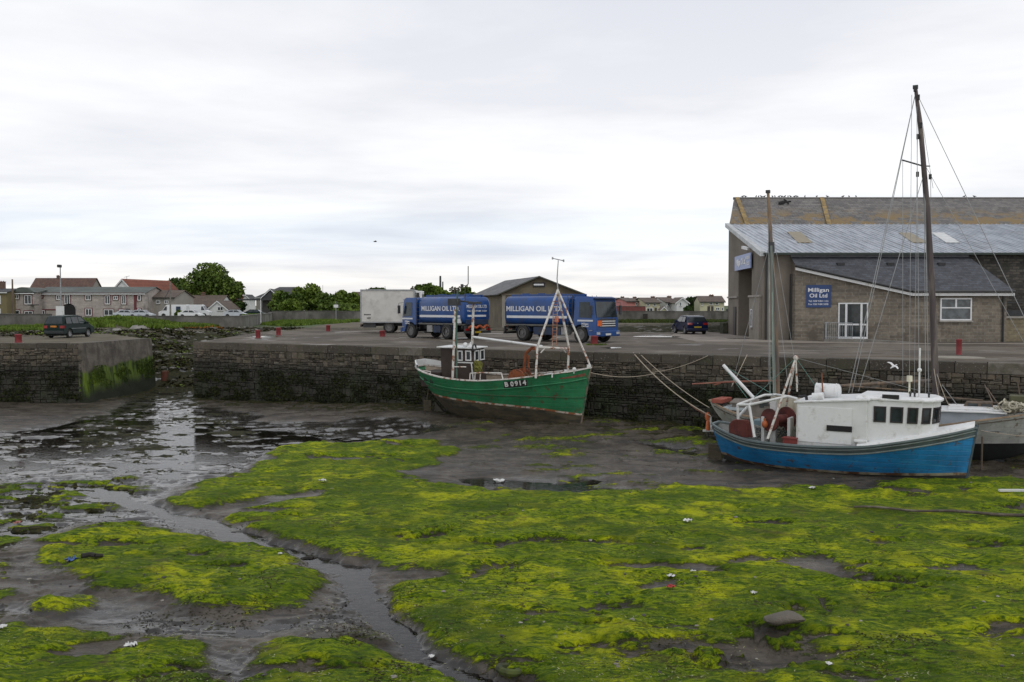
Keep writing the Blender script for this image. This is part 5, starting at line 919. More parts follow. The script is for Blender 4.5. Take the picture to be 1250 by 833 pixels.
def vecang(x, y): return math.atan2(y, x)
def place_rear(px_near, D, head, W2=1.2, side=1): # near rear ground corner at px, heading vector; side=+1 when the near corner is the left one
    p = at(px_near, 415, D); h_ = Vector((*head, 0)).normalized(); l_ = Vector((-h_.y, h_.x, 0)); return Vector((p.x, D, 0))-l_*W2*side, vecang(h_.x, h_.y)
lc, a_ = place_rear(566.5, 57.6, (-.7, .71)); tanker(lc, a_, 6.5, 'blue oil tanker with its cab to the left, rear lettering showing, beside the box lorry')
lc, a_ = place_rear(613.5, 57.5, (.735, -.68), side=-1); tanker(lc, a_, 7.3, 'blue oil tanker facing right with striped white grille and orange hazard plate', style=1)

# white refrigerated box lorry
bt = thing('box_lorry', (-9.9, 73.2, 0), 0, 'white refrigerated box lorry parked behind the left blue tanker', 'lorry'); q = MB(); z0_, z1_ = .86, 3.42; q.box(-2.05, -1.2, z0_, 2.2, 1.2, z1_); bx = q.build('cargo_box', M('off white box body', (.56, .55, .52), .5, var=.05, scale=.7, dirt=(.38, .36, .32), damt=.4, edge=.2), bt, bevel=.02)
q = MB(); 
for z_ in (z0_-.04, z1_-.06): q.box(-2.09, -1.24, z_, 2.24, -1.2, z_+.1)
for x_ in (-2.09, 2.13): q.box(x_, -1.245, z0_-.02, x_+.1, -1.19, z1_+.02)
q.build('edge_trim', GALV, bx); q = MB()
for k, (w_, z_) in enumerate(((.55, 1.42), (.32, 1.15))):
    for i in range(5): q.box(-1.8+(.22 if k else 0)+i*w_/5, -1.212, z_, -1.8+(.22 if k else 0)+i*w_/5+w_/7, -1.202, z_+.1)
q.build('small_marks', DARK, bx); q = MB(); q.box(2.25, -.9, 2.3, 2.75, .9, 3.35); f_ = q.build('fridge_unit', WHITEC, bt, bevel=.05); q = MB(); q.box(2.3, -.912, 2.55, 2.55, -.9, 3.2); q.box(2.755, -.7, 2.5, 2.765, .7, 3.1); q.build('fridge_vent', DARK, f_)
q = MB(); q.box(-2, -.5, .55, 4.0, .5, .85); q.box(-2.1, -1.15, .5, -2.0, 1.15, .7); q.box(-1.9, -1.1, .45, -.9, -.8, .8); q.box(1.2, -1.1, .4, 2.3, -.7, .82); q.build('chassis', DARK, bt); 
for x_ in (-.15, 1.0): pass
for x_ in (.15, 3.2):
    for s_ in (-1, 1): wheel(bt, x_, s_*1.0, .45, .4, s_)
q = MB(); q.prism([(2.4, .5), (4.3, .5), (4.32, 1.4), (4.1, 2.3), (2.4, 2.35)], -1.1, 1.1); c_ = q.build('cab', WHITEC, bt, bevel=.05); q = MB(); q.box(3.2, -1.11, 1.4, 3.95, -1.101, 2.1); q.build('cab_glass', GLASS, c_)
q = MB(); q.box(-2.12, -1.1, .55, -2.1, -.85, .7); q.build('tail_lamp', LAMP_R, bt)

# cars
def car(name, loc, rz, label, cat, L, Wd, H, prof, belt, roofp, paint, group=None, wins=None, wheels=(.8, 3.3), R=.3, detail=True, rearwin=None, frontwin=None, hub=None, plate=''):
    """prof: closed side outline in x,z (rear at 0, front at L)"""
    r = thing(name, loc, rz, label, cat, group); hw = Wd/2; tum = .2
    ins = lambda z: (0 if z > .45 else .04)+max(0, z-belt)/(H-belt)*tum
    def arch(cx): return [(cx+ (R+.06)*math.cos(t), R+(R+.06)*math.sin(t)) for t in [math.pi*(1-i/8) for i in range(9)]]
    p = [(0.02, .25)]+[(x_, max(z_, .2)) for x_, z_ in arch(wheels[0])]+[(x_, max(z_, .2)) for x_, z_ in arch(wheels[1])]+prof
    q = MB(); q.prism(p, -hw, hw, ins=ins); bd = q.build('body', paint, r, bevel=.035 if detail else 0, smooth=True, angle=30)
    for x_ in wheels:
        for s_ in (-1, 1):
            if detail: wheel(r, x_, s_*(hw-.1), R, .19, s_, hub)
            else: MB().cyl((x_, s_*(hw-.2), R), (x_, s_*(hw-.01), R), R, n=12).build('wheel', TYRE, r)
    MB().box(.15, -hw+.2, .18, L-.15, hw-.2, .5).build('underbody', BLACK, r)
    for w_ in wins:
        for s_ in (-1, 1):
            q = MB(); vs = [(x_, s_*(hw-ins(z_)+.006), z_) for x_, z_ in w_]; q.quad(*vs); q.build('side_window', GLASS, bd)
    for nm, w_ in (('rear_window', rearwin), ('windscreen', frontwin)):
        if w_: (xa, za), (xb, zb_) = w_; o = -.012 if nm[0] == 'r' else .012; ya = hw-ins(za)-.1; yb = hw-ins(zb_)-.1; q = MB(); q.quad((xa+o, -ya, za+.01), (xa+o, ya, za+.01), (xb+o, yb, zb_+.01), (xb+o, -yb, zb_+.01)); q.build(nm, GLASS, bd)
    return r, bd
NAVY = M('navy car paint', (.007, .014, .05), .25, var=.08, spec=.3); DGREEN = M('dark green car paint', (.006, .018, .016), .35, var=.1, spec=.15); SILV = M('silver car paint', (.42, .45, .48), .3, .3, var=.05); WCAR = M('white car paint', (.66, .67, .68), .3, var=.03)
ALLOY = M('alloy wheel', (.4, .41, .42), .35, .5)
hb, bd = car('hatchback', (at(851.5, 409, 69).x, 69, 0), 0, 'dark blue hatchback parked facing away left of the depot shed', 'car', 3.85, 1.66, 1.42, [(3.85, .28), (3.87, .5), (3.78, .68), (2.95, .9), (2.3, 1.36), (1.6, 1.42), (.65, 1.4), (.38, 1.3), (.06, .9), (-.02, .62), (-.04, .4)], .92, 0, NAVY, wins=[[(.6, .95), (1.35, .95), (1.3, 1.33), (.75, 1.32)], [(1.42, .95), (2.7, .93), (2.2, 1.3), (1.38, 1.34)]], wheels=(.68, 3.1), R=.3, rearwin=((.1, .96), (.38, 1.3)), frontwin=((2.9, .93), (2.33, 1.33)), hub=ALLOY)
hb.rotation_euler[2] = vecang(-.13, 1)
q = MB(); [q.add([(-.03, s_*.8, .72), (-.03, s_*.42, .72), (.03, s_*.42, .88), (.05, s_*.8, .88), (-.07, s_*.8, .72), (-.07, s_*.42, .72), (-.0, s_*.42, .88), (.01, s_*.8, .88)], [(0, 1, 2, 3), (4, 5, 6, 7), (0, 1, 5, 4), (2, 3, 7, 6), (1, 2, 6, 5), (0, 3, 7, 4)]) for s_ in (-1, 1)]; q.build('tail_lamp', LAMP_R, hb)
q = MB(); q.box(-.075, -.28, .5, -.05, .28, .61); pl = q.build('number_plate', PLATE_Y, hb); 
q = MB(); q.box(-.1, -.8, .27, .1, .8, .46); q.build('bumper', M('dark navy bumper', (.012, .016, .05), .5), hb, bevel=.05)
for s_ in (-1, 1): q = MB(); q.box(2.5, s_*.9-.09, .92, 2.62, s_*.9+.09, 1.06); q.build('mirror', NAVY, hb, bevel=.02)
q = MB(); q.cyl((-.04, 0, .84), (-.015, 0, .84), .05, n=10); q.build('badge', GALV, hb)
mv, bd = car('minivan', (at(66, 414, 60.8).x, 60.8, 0), 0, 'dark green minivan parked facing away on the left quay', 'minivan', 4.3, 1.72, 1.62, [(4.28, .3), (4.3, .55), (4.2, .75), (3.45, 1.0), (2.55, 1.58), (2.2, 1.63), (.4, 1.6), (.2, 1.5), (-.02, .95), (-.03, .45)], 1.0, 0, DGREEN, wins=[[(.35, 1.04), (1.1, 1.04), (1.08, 1.5), (.45, 1.48)], [(1.2, 1.04), (2.05, 1.04), (2.0, 1.52), (1.16, 1.5)], [(2.13, 1.04), (3.1, 1.03), (2.5, 1.48), (2.08, 1.52)]], wheels=(.8, 3.35), R=.31, rearwin=((.0, 1.02), (.2, 1.5)), frontwin=((3.42, 1.03), (2.6, 1.54)), hub=ALLOY)
mv.rotation_euler[2] = vecang(.1, 1); mv.scale = (.86, .84, .94)
q = MB(); q.box(-.06, -.25, .78, -.03, .25, .9); q.build('number_plate', M('orange yellow plate', (.55, .2, .02), .5), mv); q = MB(); q.box(-.05, -.85, .72, .1, -.52, .9); q.build('tail_lamp', LAMP_R, mv); q = MB(); q.box(-.05, .52, .72, .1, .85, .9); q.build('tail_lamp', LAMP_R, mv)
q = MB(); q.box(-.1, -.82, .3, .1, .82, .55); q.build('bumper', M('charcoal bumper', (.018, .024, .025), .6), mv, bevel=.05); q = MB()
for s_ in (-1, 1): q.box(1.0, s_*.868-.006, .66, 3.0, s_*.868+.006, .71)
q.build('door_trim', GALV, mv)
for s_ in (-1, 1): q = MB(); q.box(3.0, s_*.95-.09, 1.0, 3.12, s_*.95+.09, 1.14); q.build('mirror', DGREEN, mv, bevel=.02)
q = MB(); q.cyl((.3, -.65, 1.6), (.1, -.65, 1.95), .008, n=4); q.build('aerial', DARK, mv)
# distant cars and vans in front of the houses
def farcar(px, D, rz, label, paint, cat='car', grp='cars parked before the far houses', big=False):
    x_ = at(px, 387, D).x
    if big: pr = [(5.0, .35), (5.0, 1.0), (4.3, 1.3), (3.7, 2.2), (3.4, 2.35), (.1, 2.35), (0, 2.2), (0, .4)]; r, bd = car('white_van', (x_, D, 0), rz, label, 'van', 5, 1.9, 2.35, pr, 1.25, 0, paint, grp, wins=[[(3.5, 1.3), (4.2, 1.3), (3.75, 2.0), (3.5, 2.0)]], wheels=(1.0, 4.1), R=.34, detail=False, frontwin=((4.28, 1.35), (3.75, 2.15)), rearwin=None)
    else: pr = [(4.2, .3), (4.2, .6), (3.2, .9), (2.6, 1.38), (1.2, 1.4), (.4, .98), (0, .92), (-.02, .35)]; r, bd = car('parked_car', (x_, D, 0), rz, label, cat, 4.2, 1.7, 1.4, pr, .93, 0, paint, grp, wins=[[(.8, .97), (1.8, .97), (1.8, 1.3), (1.25, 1.3)], [(1.9, .97), (3.0, .95), (2.5, 1.3), (1.9, 1.3)]], wheels=(.8, 3.3), R=.3, detail=False, frontwin=((3.15, .95), (2.63, 1.34)), rearwin=((.45, 1.0), (1.15, 1.36)))
    return r
farcar(141, 160, 0, 'silver car in front of the terrace, left one of the two', SILV); farcar(159, 161, 0, 'silver car in front of the terrace, right one of the two', SILV)
v1 = farcar(208, 166, math.pi, 'white van with a dark rear door panel, by the grey house', WCAR, big=True); v1.location.x += 3.2
v2 = farcar(225, 172, 0, 'white van with a windscreen facing right before the bungalow', WCAR, big=True)
farcar(219, 160, 0, 'white car low in front of the vans', WCAR); farcar(274, 166, 0, 'pale car beside the white gabled wing', SILV); farcar(299, 178, 0, 'dark car on the grass beyond the wall', DGREEN)
MB().box(1.0, .955, .6, 1.8, .962, 2.0).build('door_panel', BLUED, v1)
# the things by the depot's left corner
r = thing('stone_block', (at(884.5, 406, 71.5).x+.15, 71, 0), rad(8), 'squared mossy stone block beside the depot corner, right of the blue car', 'block'); q = MB(); q.box(-.55, -.4, 0, .55, .4, .85); q.build('stone', M('mossy block', (.06, .062, .04), .95, var=.4, scale=4, bump=.03, bscale=8), r, bevel=.06)
r = thing('cable_drum', (at(889, 390, 71).x+.12, 71.0, .86), 0, 'dark stacked cable drum on top of the mossy stone block', 'drum'); q = MB()
for k in range(6): q.cyl((0, 0, k*.16), (0, 0, k*.16+.1), .26-.025*k if k % 2 == 0 else .16, n=12)
q.cyl((0, 0, .9), (0, 0, 1.05), .3, .3, n=12); q.build('drum', DARK, r)
# bollards
def bollard(px, pyb, h, rad_, label, lean=0, grp='red bollards on the quay'):
    p = gnd(px, pyb); r = thing('bollard', p, 0, label, 'bollard', grp, ry=lean); q = MB(); n = 16; pr = [(rad_*1.12, 0), (rad_*1.12, .05), (rad_, .07), (rad_*.97, h-.1), (rad_*1.05, h-.08), (rad_*1.05, h-.02), (rad_*.85, h), (0, h+.01)]
    vs = [(a_*math.cos(2*math.pi*i/n), a_*math.sin(2*math.pi*i/n), z_) for a_, z_ in pr for i in range(n)]; q.add(vs, [(j*n+i, j*n+(i+1) % n, (j+1)*n+(i+1) % n, (j+1)*n+i) for j in range(len(pr)-1) for i in range(n)])
    q.build('post', REDP, r, smooth=True); MB().cyl((0, 0, -.01), (0, 0, .03), rad_*1.5, n=14).build('foot', CONC, r); return r
bollard(22.5, 419, .52, .19, 'faded red bollard on the left quay')
bollard(315, 413.6, .58, .16, 'taller red bollard at the quay corner, nearer of the two standing close together'); bollard(340, 409.8, .58, .17, 'red bollard behind the corner one, further of the two standing close together'); bollard(400.5, 405, .55, .18, 'red bollard between the quay corner and the box lorry', rad(2))
bollard(467, 411.5, .45, .19, 'short red bollard in front of the box lorry', rad(-3)); bollard(725.5, 421.5, .52, .2, 'stout red bollard in front of the right tanker bumper with grass at its foot'); bollard(1170.5, 434, .72, .12, 'tall slim red bollard in front of the office window')
# a few bits in the bollard patch
tag(MB().cyl(gnd(1172, 436.5)+Vector((-.1, 0, 0)), gnd(1172, 436.5)+Vector((-.1, 0, .012)), 1.05, n=22).build('concrete_pad', M('pale pad', (.24, .22, .18), .9)), kind='structure')
# poles and lamps
def pole(name, px, pyT, D, label, r_=.1, m_=None, cat='pole', lamp=0, zb=0, sign=None):
    p = at(px, pyT, D); r = thing(name, (p.x, D, zb), 0, label, cat, 'poles and lamp posts'); q = MB(); q.cyl((0, 0, 0), (0, 0, p.z-zb), r_, r_*.6, n=8); q.build('pole', m_ or GALV, r)
    if lamp: q = MB(); q.box(-.2, -.6, p.z-zb-.1, .2, .15, p.z-zb+.3); q.build('lamp_head', DARK, r, bevel=.08)
    if sign: MB().box(-.3, -.05, sign, .3, .05, sign+.4).build('small_sign', WHITEC, r)
    return r
pole('street_lamp', 73.5, 326, 128, 'tall grey street lamp with a boxy head in front of the terrace', .12, lamp=1, cat='street lamp')
pole('telegraph_pole', 15, 341, 120, 'dark wooden pole at the left end of the terrace', .16, WOOD); pole('telegraph_pole', 207.5, 344, 150, 'grey pole with a stay in front of the grey house', .16, CONC)
pole('lamp_post', 318, 366, 105, 'slim pale post by the long wall, behind the corner bollards', .06, WHITEC); pole('lamp_post', 410, 368, 122, 'slim post with a small white plate in front of the tree row', .06, sign=1.9)
pole('mast_pole', 537.5, 337, 175, 'dark chimney-like pole above the left tanker trees', .3, DARK); pole('mast_pole', 540.5, 344, 178, 'shorter pole beside the dark one above the left tanker trees', .2, DARK)
pole('aerial_mast', 394, 348, 240, 'thin aerial above the tree row', .06, DARK); pole('aerial_mast', 470, 349.5, 250, 'thin aerial above the box lorry', .1, DARK)
q = MB(); p = at(207.5, 350, 150); q.cyl((p.x, 150, p.z-.3), (p.x-3.2*.3, 149.6, p.z-2.4), .05, n=5); q_ = [o for o in C.objects if o.name.startswith('telegraph_pole')][-1]; s_ = q.build('stay', DARK, None); s_.parent = q_; s_.matrix_parent_inverse = Matrix.Translation(-q_.location)
# white board at the terrace
r = thing('notice_board', (at(74, 388, 125).x, 125, 0), 0, 'white upright board at the foot of the street lamp', 'board'); MB().box(-.62, -.04, .3, .5, .04, 2.1).build('board', WHITEC, r); q = MB(); q.box(-.6, -.03, 0, -.5, .03, .3); q.box(.38, -.03, 0, .48, .03, .3); q.build('leg', GALV, r)
# rubble by the shore
ROCK = M('shore rock', (.11, .1, .085), .9, var=.35, scale=2, dirt=(.04, .045, .02), damt=.45, dscale=3, bump=.04, bscale=6); ROCKP = M('pale rock', (.24, .23, .21), .9, var=.25, scale=2, bump=.03, bscale=6)
def rock(mb, c, s, rg, flat=.6):
    n, m = 9, 6; vs = []; fs = []; ph = [rg.random()*6 for _ in range(4)]; sc = (rg.uniform(.7, 1.3), rg.uniform(.7, 1.3), flat*rg.uniform(.7, 1.2))
    for j in range(m+1):
        t = math.pi*j/m
        for i in range(n):
            p = 2*math.pi*i/n; k = s*(1+.22*math.sin(3*p+ph[0]+t)+.15*math.sin(5*t+ph[1]+2*p)); vs.append((c[0]+k*sc[0]*math.sin(t)*math.cos(p), c[1]+k*sc[1]*math.sin(t)*math.sin(p), c[2]+k*sc[2]*math.cos(t)))
    for j in range(m):
        for i in range(n): fs.append((j*n+i, (j+1)*n+i, (j+1)*n+(i+1) % n, j*n+(i+1) % n))
    mb.cur = rg.random(); mb.add(vs, fs)
rg = random.Random(4); q = MB(); q2 = MB()
for k in range(900):
    x_ = rg.uniform(-50, -14); y_ = rg.uniform(59.5, 87); 
    if qdist(x_, y_) > -.3 and x_ > -19: continue
    if x_ < LE.x+.6 and y_ < 63: continue
    z_ = float(bed(np.array([x_]), np.array([y_]))[0]); 
    if y_ < 62 and -24 < x_ < -20.5: continue
    (q if rg.random() < .85 else q2).m = 0; rock(q if rg.random() < .86 else q2, (x_, y_, z_+.02), rg.uniform(.06, .27), rg, .45)
tag(q.build('shore_rocks', ROCK, smooth=True), 'scattered dark stones over the seaweed shore behind the quay gap', None, kind='stuff'); tag(q2.build('shore_rocks', ROCKP, smooth=True), 'scattered pale stones over the seaweed shore behind the quay gap', None, kind='stuff')
rg = random.Random(14)
for px, py, s_, l in ((168, 404, .9, 'large flat pale slab on the shore left of the orange weed'), (143, 406, .55, 'grey boulder near the minivan bonnet'), (128, 398, .6, 'pale boulder on the grassy bank, right of the minivan')):
    p = gnd(px, py); q = MB(); rock(q, (0, 0, 0), s_, rg, .35); o = q.build('boulder', ROCKP, smooth=True, loc=p+Vector((0, 0, .1 if py > 400 else .9))); tag(o, l, 'boulder')
# seaweed on the inner shore: olive, dark and orange
def weedstuff(name, region, n, size, mat, label, seed, cond, zoff=.03, up=.15):
    rg = np.random.default_rng(seed); (x0, x1), (y0, y1) = region; P = rg.random((n, 2))*np.array([x1-x0, y1-y0])+np.array([x0, y0]); k = cond(P[:, 0], P[:, 1]); P = P[k]; z = bed(P[:, 0], P[:, 1]); o = leafmesh(name, np.stack([P[:, 0], P[:, 1], z+zoff], 1), size, mat, None, seed, up=0, aspect=1.5, flat=.45); return tag(o, label, None, kind='stuff')
WEEDM = foliage('bladderwrack', (.014, .014, .005), (.05, .045, .014), scale=1.2); WEEDO = foliage('orange weed', (.17, .07, .012), (.3, .14, .02), scale=1)
offq = lambda x, y: (qdist(x, y) < -.25) | (x < -19.6)
weedstuff('seaweed', ((-50, -17), (60.5, 86)), 30000, .11, WEEDM, 'dark olive seaweed draped over the inner shore', 5, lambda x, y: offq(x, y) & (fbm(x*.5, y*.9, 5, 5) > .47) & ~((x < LE.x+.6) & (y < 63)))
weedstuff('orange_seaweed', ((-38, -26.5), (79, 85)), 6000, .13, WEEDO, 'band of orange brown seaweed along the top of the inner shore', 6, lambda x, y: (np.abs(y-82.3-(x+31)*.12) < 1.0) & (fbm(x*.7, y*1.5, 9) > .4), .06)
weedstuff('green_weed', ((-40, -17), (60.5, 84)), 6000, .09, FOL2, 'bright green weed in streaks on the inner shore', 7, lambda x, y: offq(x, y) & (fbm(x*.4+5, y*1.4, 25, 5) > .56))

# ================================================================== BOATS
class Boat:
    def __init__(s, name, p0, p1, z, label, cat, grp=None, roll=0):
        s.o = Vector((p0[0], p0[1], z)); d = Vector((p1[0]-p0[0], p1[1]-p0[1], 0)); s.L = d.length; s.a = math.atan2(d.y, d.x)
        s.r = thing(name, s.o, s.a, label, cat, grp, rx=roll); s.M = Matrix.Translation(s.o)@Matrix.Rotation(s.a, 4, 'Z')@Matrix.Rotation(roll, 4, 'X'); s.I = s.M.inverted()
    def lo(s, px, py, y=0.):                   # photo point on the boat's plane at distance y from its centreline -> local x,y,z
        o = s.I@Vector((0, 0, CAMZ)); d = s.I.to_3x3()@ray(px, py); t = (y-o.y)/d.y; return o+d*t
def hull(bt, L, B, sheer, keel, lines, mats, names, rake=.6, sternr=.35, full=.42, stern='round', N=44, deckdrop=.45, deckm=None, capm=None, rubs=(), rubm=None, fine=1.0, bulm=None, tuck=.55, stempl=None):
    """lines: list of functions of t giving the local height of each colour change, bottom to top; the last is the sheer"""
    def hb(t):                                  # half beam at the rail
        a_ = (1-max(0, (t-full)/(1-full))**(2.1*fine)); s_ = 1-(max(0, (full-t)/full))**(3.2)*( .9 if stern == 'round' else .35)
        return B/2*max(a_, .0)**.85*max(s_, 0)**.6
    def xs(t, z):
        zz = max(0, min(1.1, (z-keel(t))/(sheer(t)-keel(t)))); xb = L-rake*(1-zz); xa = sternr*max(0, 1-zz)**1.3; 
        return xa+(xb-xa)*t
    def wid(t, z):
        zz = max(0, min(1.05, (z-keel(t))/(sheer(t)-keel(t)))); p = .36+.5*max(0, (t-.55)/.45)**1.3+tuck*max(0, (.35-t)/.35)**1.3; f = zz**p if zz > 0 else 0
        return hb(t)*f*(.94+.06*zz)+.035*(1 if zz > .01 else .5)
    ts = [ (1-math.cos(math.pi*i/N))/2*.35+ i/N*.65 for i in range(N+1)]
    cuts = [keel]+lines; rows = []
    for k in range(len(cuts)-1):
        nsub = 8 if k == 0 else 4
        band = MB(); R0 = []
        for j in range(nsub+1):
            row = []
            for t in ts:
                z = cuts[k](t)+(cuts[k+1](t)-cuts[k](t))*j/nsub; row.append((t, z))
            R0.append(row)
        for s_ in (-1, 1):
            vs = [(xs(t, z), s_*wid(t, z), z) for row in R0 for t, z in row]; n = len(ts); fs = []
            for j in range(nsub):
                for i in range(n-1): fs.append((j*n+i, j*n+i+1, (j+1)*n+i+1, (j+1)*n+i))
            band.add(vs, fs)
        # close stem and stern
        for tt in (0, -1):
            t = ts[tt]; col = [row[tt] for row in R0]; vs = [(xs(*c), s_*wid(*c), c[1]) for c in col for s_ in (-1, 1)]; band.add(vs, [(2*j, 2*j+1, 2*j+3, 2*j+2) for j in range(nsub)])
        band.build(names[k], mats[k], bt.r, smooth=True, angle=50)
    dz = deckdrop; dk = MB(); vs = []
    for t in ts: z = sheer(t)-dz*min(1, (1-t)*9, (t)*30+.3); vs += [(xs(t, z), wid(t, z)-.05, z), (xs(t, z), -wid(t, z)+.05, z)]
    dk.add(vs, [(2*i, 2*i+1, 2*i+3, 2*i+2) for i in range(len(ts)-1)]); dk.build('deck', deckm or WOOD, bt.r)
    bl = MB()
    for s_ in (-1, 1):
        vs = []
        for t in ts: z = sheer(t)-dz*min(1, (1-t)*9, t*30+.3)-.02; vs += [(xs(t, z), s_*(wid(t, z)-.045), z), (xs(t, sheer(t)), s_*max(.0, wid(t, sheer(t))-.05), sheer(t))]
        bl.add(vs, [(2*i, 2*i+1, 2*i+3, 2*i+2) for i in range(len(ts)-1)])
    bl.build('bulwark', bulm or WHITE, bt.r)
    cp = MB()
    for s_ in (-1, 1):
        vs = []
        for t in ts:
            z = sheer(t); w_ = wid(t, z); x_ = xs(t, z); vs += [(x_, s_*max(0, w_-.09), z+.004), (x_, s_*(w_+.03), z+.004), (x_, s_*(w_+.03), z+.06), (x_, s_*max(0, w_-.09), z+.06)]
        cp.add(vs, [(4*i+a_, 4*i+4+a_, 4*i+4+(a_+1) % 4, 4*i+(a_+1) % 4) for i in range(len(ts)-1) for a_ in range(4)])
    z = sheer(0); w_ = wid(0, z); cp.box(xs(0, z)-.04, -w_-.03, z+.004, xs(0, z)+.06, w_+.03, z+.06); z = sheer(1); cp.box(xs(1, z)-.05, -.1, z+.0, xs(1, z)+.04, .1, z+.07)
    cp.build('gunwale', capm or WHITE, bt.r)
    for f_, r_, m_ in rubs:
        rb = MB()
        for s_ in (-1, 1): rb.tube([(xs(t, f_(t)), s_*(wid(t, f_(t))+r_*.3), f_(t)) for t in ts[1:]], r_, 6)
        rb.build('rubbing_strake', m_, bt.r, smooth=True)
    return xs, wid
def lin(pts):                                   # smooth interpolation through points (t,z)
    a_ = [p[0] for p in pts]; b_ = [p[1] for p in pts]
    def f(t):
        if t <= a_[0]: return b_[0]
        if t >= a_[-1]: return b_[-1]
        for i in range(len(a_)-1):
            if t <= a_[i+1]:
                h_ = a_[i+1]-a_[i]; u = (t-a_[i])/h_; m0 = (b_[i+1]-b_[i-1])/(a_[i+1]-a_[i-1]) if i > 0 else (b_[1]-b_[0])/h_; m1 = (b_[i+2]-b_[i])/(a_[i+2]-a_[i]) if i+2 < len(a_) else (b_[i+1]-b_[i])/h_
                return (2*u**3-3*u*u+1)*b_[i]+(u**3-2*u*u+u)*h_*m0+(-2*u**3+3*u*u)*b_[i+1]+(u**3-u*u)*h_*m1
    return f
def paintmat(name, col, worn, rust=None, plank=.17, ruf=.5, amt=.3):
    t = NT(name); v = t.co(); s_ = t.n('ShaderNodeSeparateXYZ'); t.L(v, s_.inputs[0]); n = t.noise(v, 1.2, 6, .6); nf = t.noise(v, 9, 6, .65); st = t.noise(t.co(scale=(2.5, 2.5, .35)), 3, 5, .6); sh = t.noise(t.co(scale=(.5, .5, 5)), 2, 5, .6)
    c = t.mix(t.ss(n, .35, .65), tuple(x*.8 for x in col), tuple(x*1.18 for x in col)); c = t.mix(t.math('MULTIPLY', t.ss(sh, .55, .7), .35), c, worn)
    c = t.mix(t.math('MULTIPLY', t.ss(st, .56, .7), .4), c, tuple(x*.5 for x in col)); c = t.mix(t.math('MULTIPLY', t.ss(nf, .67-amt*.1, .72-amt*.1), .6), c, worn)
    run = t.noise(t.co(scale=(5, 5, .45)), 2.2, 6, .7); c = t.mix(t.math('MULTIPLY', t.ss(run, .585, .66), .5), c, rust or (.12, .07, .04))
    if rust: c = t.mix(t.math('MULTIPLY', t.ss(t.noise(v, 3.1, 7, .7), .6, .64), .85), c, rust)
    zz = t.math('FRACT', t.math('DIVIDE', t.math('ADD', s_.outputs[2], t.math('MULTIPLY', s_.outputs[0], .02)), plank)); ln = t.ss(t.math('ABSOLUTE', t.math('SUBTRACT', zz, .5)), .44, .5)
    c = t.mix(t.math('MULTIPLY', t.math('MULTIPLY', ln, .3), t.ss(t.noise(v, 1.7, 4), .4, .6)), c, tuple(x*.4 for x in col)); return t.fin(c, ruf, 0, t.bump(t.math('SUBTRACT', t.math('MULTIPLY', nf, .3), t.math('MULTIPLY', ln, .7)), .012))
# ---- green fishing boat
gp1 = gnd(714, 521, -3.3); gs = (-4.45, 44.55); gb = (3.5, 40.35)
gbt = Boat('fishing_boat', gs, gb, -3.38, 'green wooden fishing boat with a brown wheelhouse and white A-frame, aground against the quay', 'fishing boat', roll=rad(1.5))
L = gbt.L; B = 3.0
def zl(px, py, y=-1.2): return gbt.lo(px, py, y).z
def tl(px, y=-1.2): return gbt.lo(px, 460, y).x/L
def zfrom(pts, ys=None): return lin([(max(0, min(1, gbt.lo(px, py, y).x/L)), gbt.lo(px, py, y).z) for px, py, y in pts])
g_sh = zfrom([(508, 447, 0), (522, 455, -.9), (545, 462, -1.35), (580, 465.5, -1.45), (620, 464, -1.5), (660, 459.5, -1.35), (695, 455, -.8), (722, 450, 0)])
g_w1 = zfrom([(512, 476, 0), (540, 485, -1.2), (580, 491, -1.45), (620, 496, -1.45), (660, 500.5, -1.1), (690, 503.5, -.55), (716, 505, 0)])
g_w0 = lambda t: g_w1(t)-.085
g_k = lin([(0, 1.05), (.05, .7), (.13, .3), (.24, .06), (1, -.12)])
GREEN = paintmat('green boat paint', (.015, .155, .06), (.035, .25, .12), (.09, .035, .015), amt=.2)
GBOT = M('fouled antifouling', (.075, .06, .035), .85, var=.35, scale=1.5, stretch=(.6, .6, 2.5), dirt=(.03, .028, .018), damt=.46, dscale=1.6, bump=.015, edge=.1)
RBOOT = M('rusty white boot stripe', (.46, .42, .36), .7, var=.1, dirt=(.24, .08, .03), damt=.5, dscale=2.6, edge=.05)
gx, gw_ = hull(gbt, L, B, g_sh, g_k, [g_w0, g_w1, g_sh], [GBOT, RBOOT, GREEN], ['bottom', 'boot_stripe', 'topsides'], rake=.55, sternr=.95, full=.4, deckdrop=.55, capm=RUSTW, deckm=M('stained deck', (.07, .05, .035), .85, var=.3), bulm=M('worn inner bulwark', (.3, .25, .19), .8, var=.3),
    rubs=[(lambda t: g_sh(t)-(.42+.02*math.sin(t*9)), .035, GREEN), (lambda t: g_w1(t)+(g_sh(t)-g_w1(t))*.36, .022, M('rubbed brown strake', (.06, .06, .03), .8, dirt=(.02, .1, .04), damt=.5))])
# bare patch and plate at the stem
q = MB(); 
for s_ in (-1, 1):
    vs = []
    for i in range(9): t = .87+.115*i/8; z = g_sh(t)-.22; hgt = .07*(i+1)/9+.02; vs += [(gx(t, z-hgt), s_*(gw_(t, z-hgt)+.008), z-hgt), (gx(t, z+hgt), s_*(gw_(t, z+hgt)+.008), z+hgt*.6)]
    q.add(vs, [(2*i, 2*i+1, 2*i+3, 2*i+2) for i in range(8)])
q.build('bare_patch', M('bare reddish primer', (.2, .08, .05), .8, var=.3, scale=5), gbt.r)
q = MB(); q.tube([(gx(1, z)+.015, 0, z) for z in [g_k(1)+.0+(g_sh(1)-g_k(1))*i/8 for i in range(9)]], .05, 6); q.build('stem_post', M('worn green stem', (.03, .09, .045), .8, dirt=(.18, .13, .1), damt=.5, dscale=1.5), gbt.r, smooth=True)
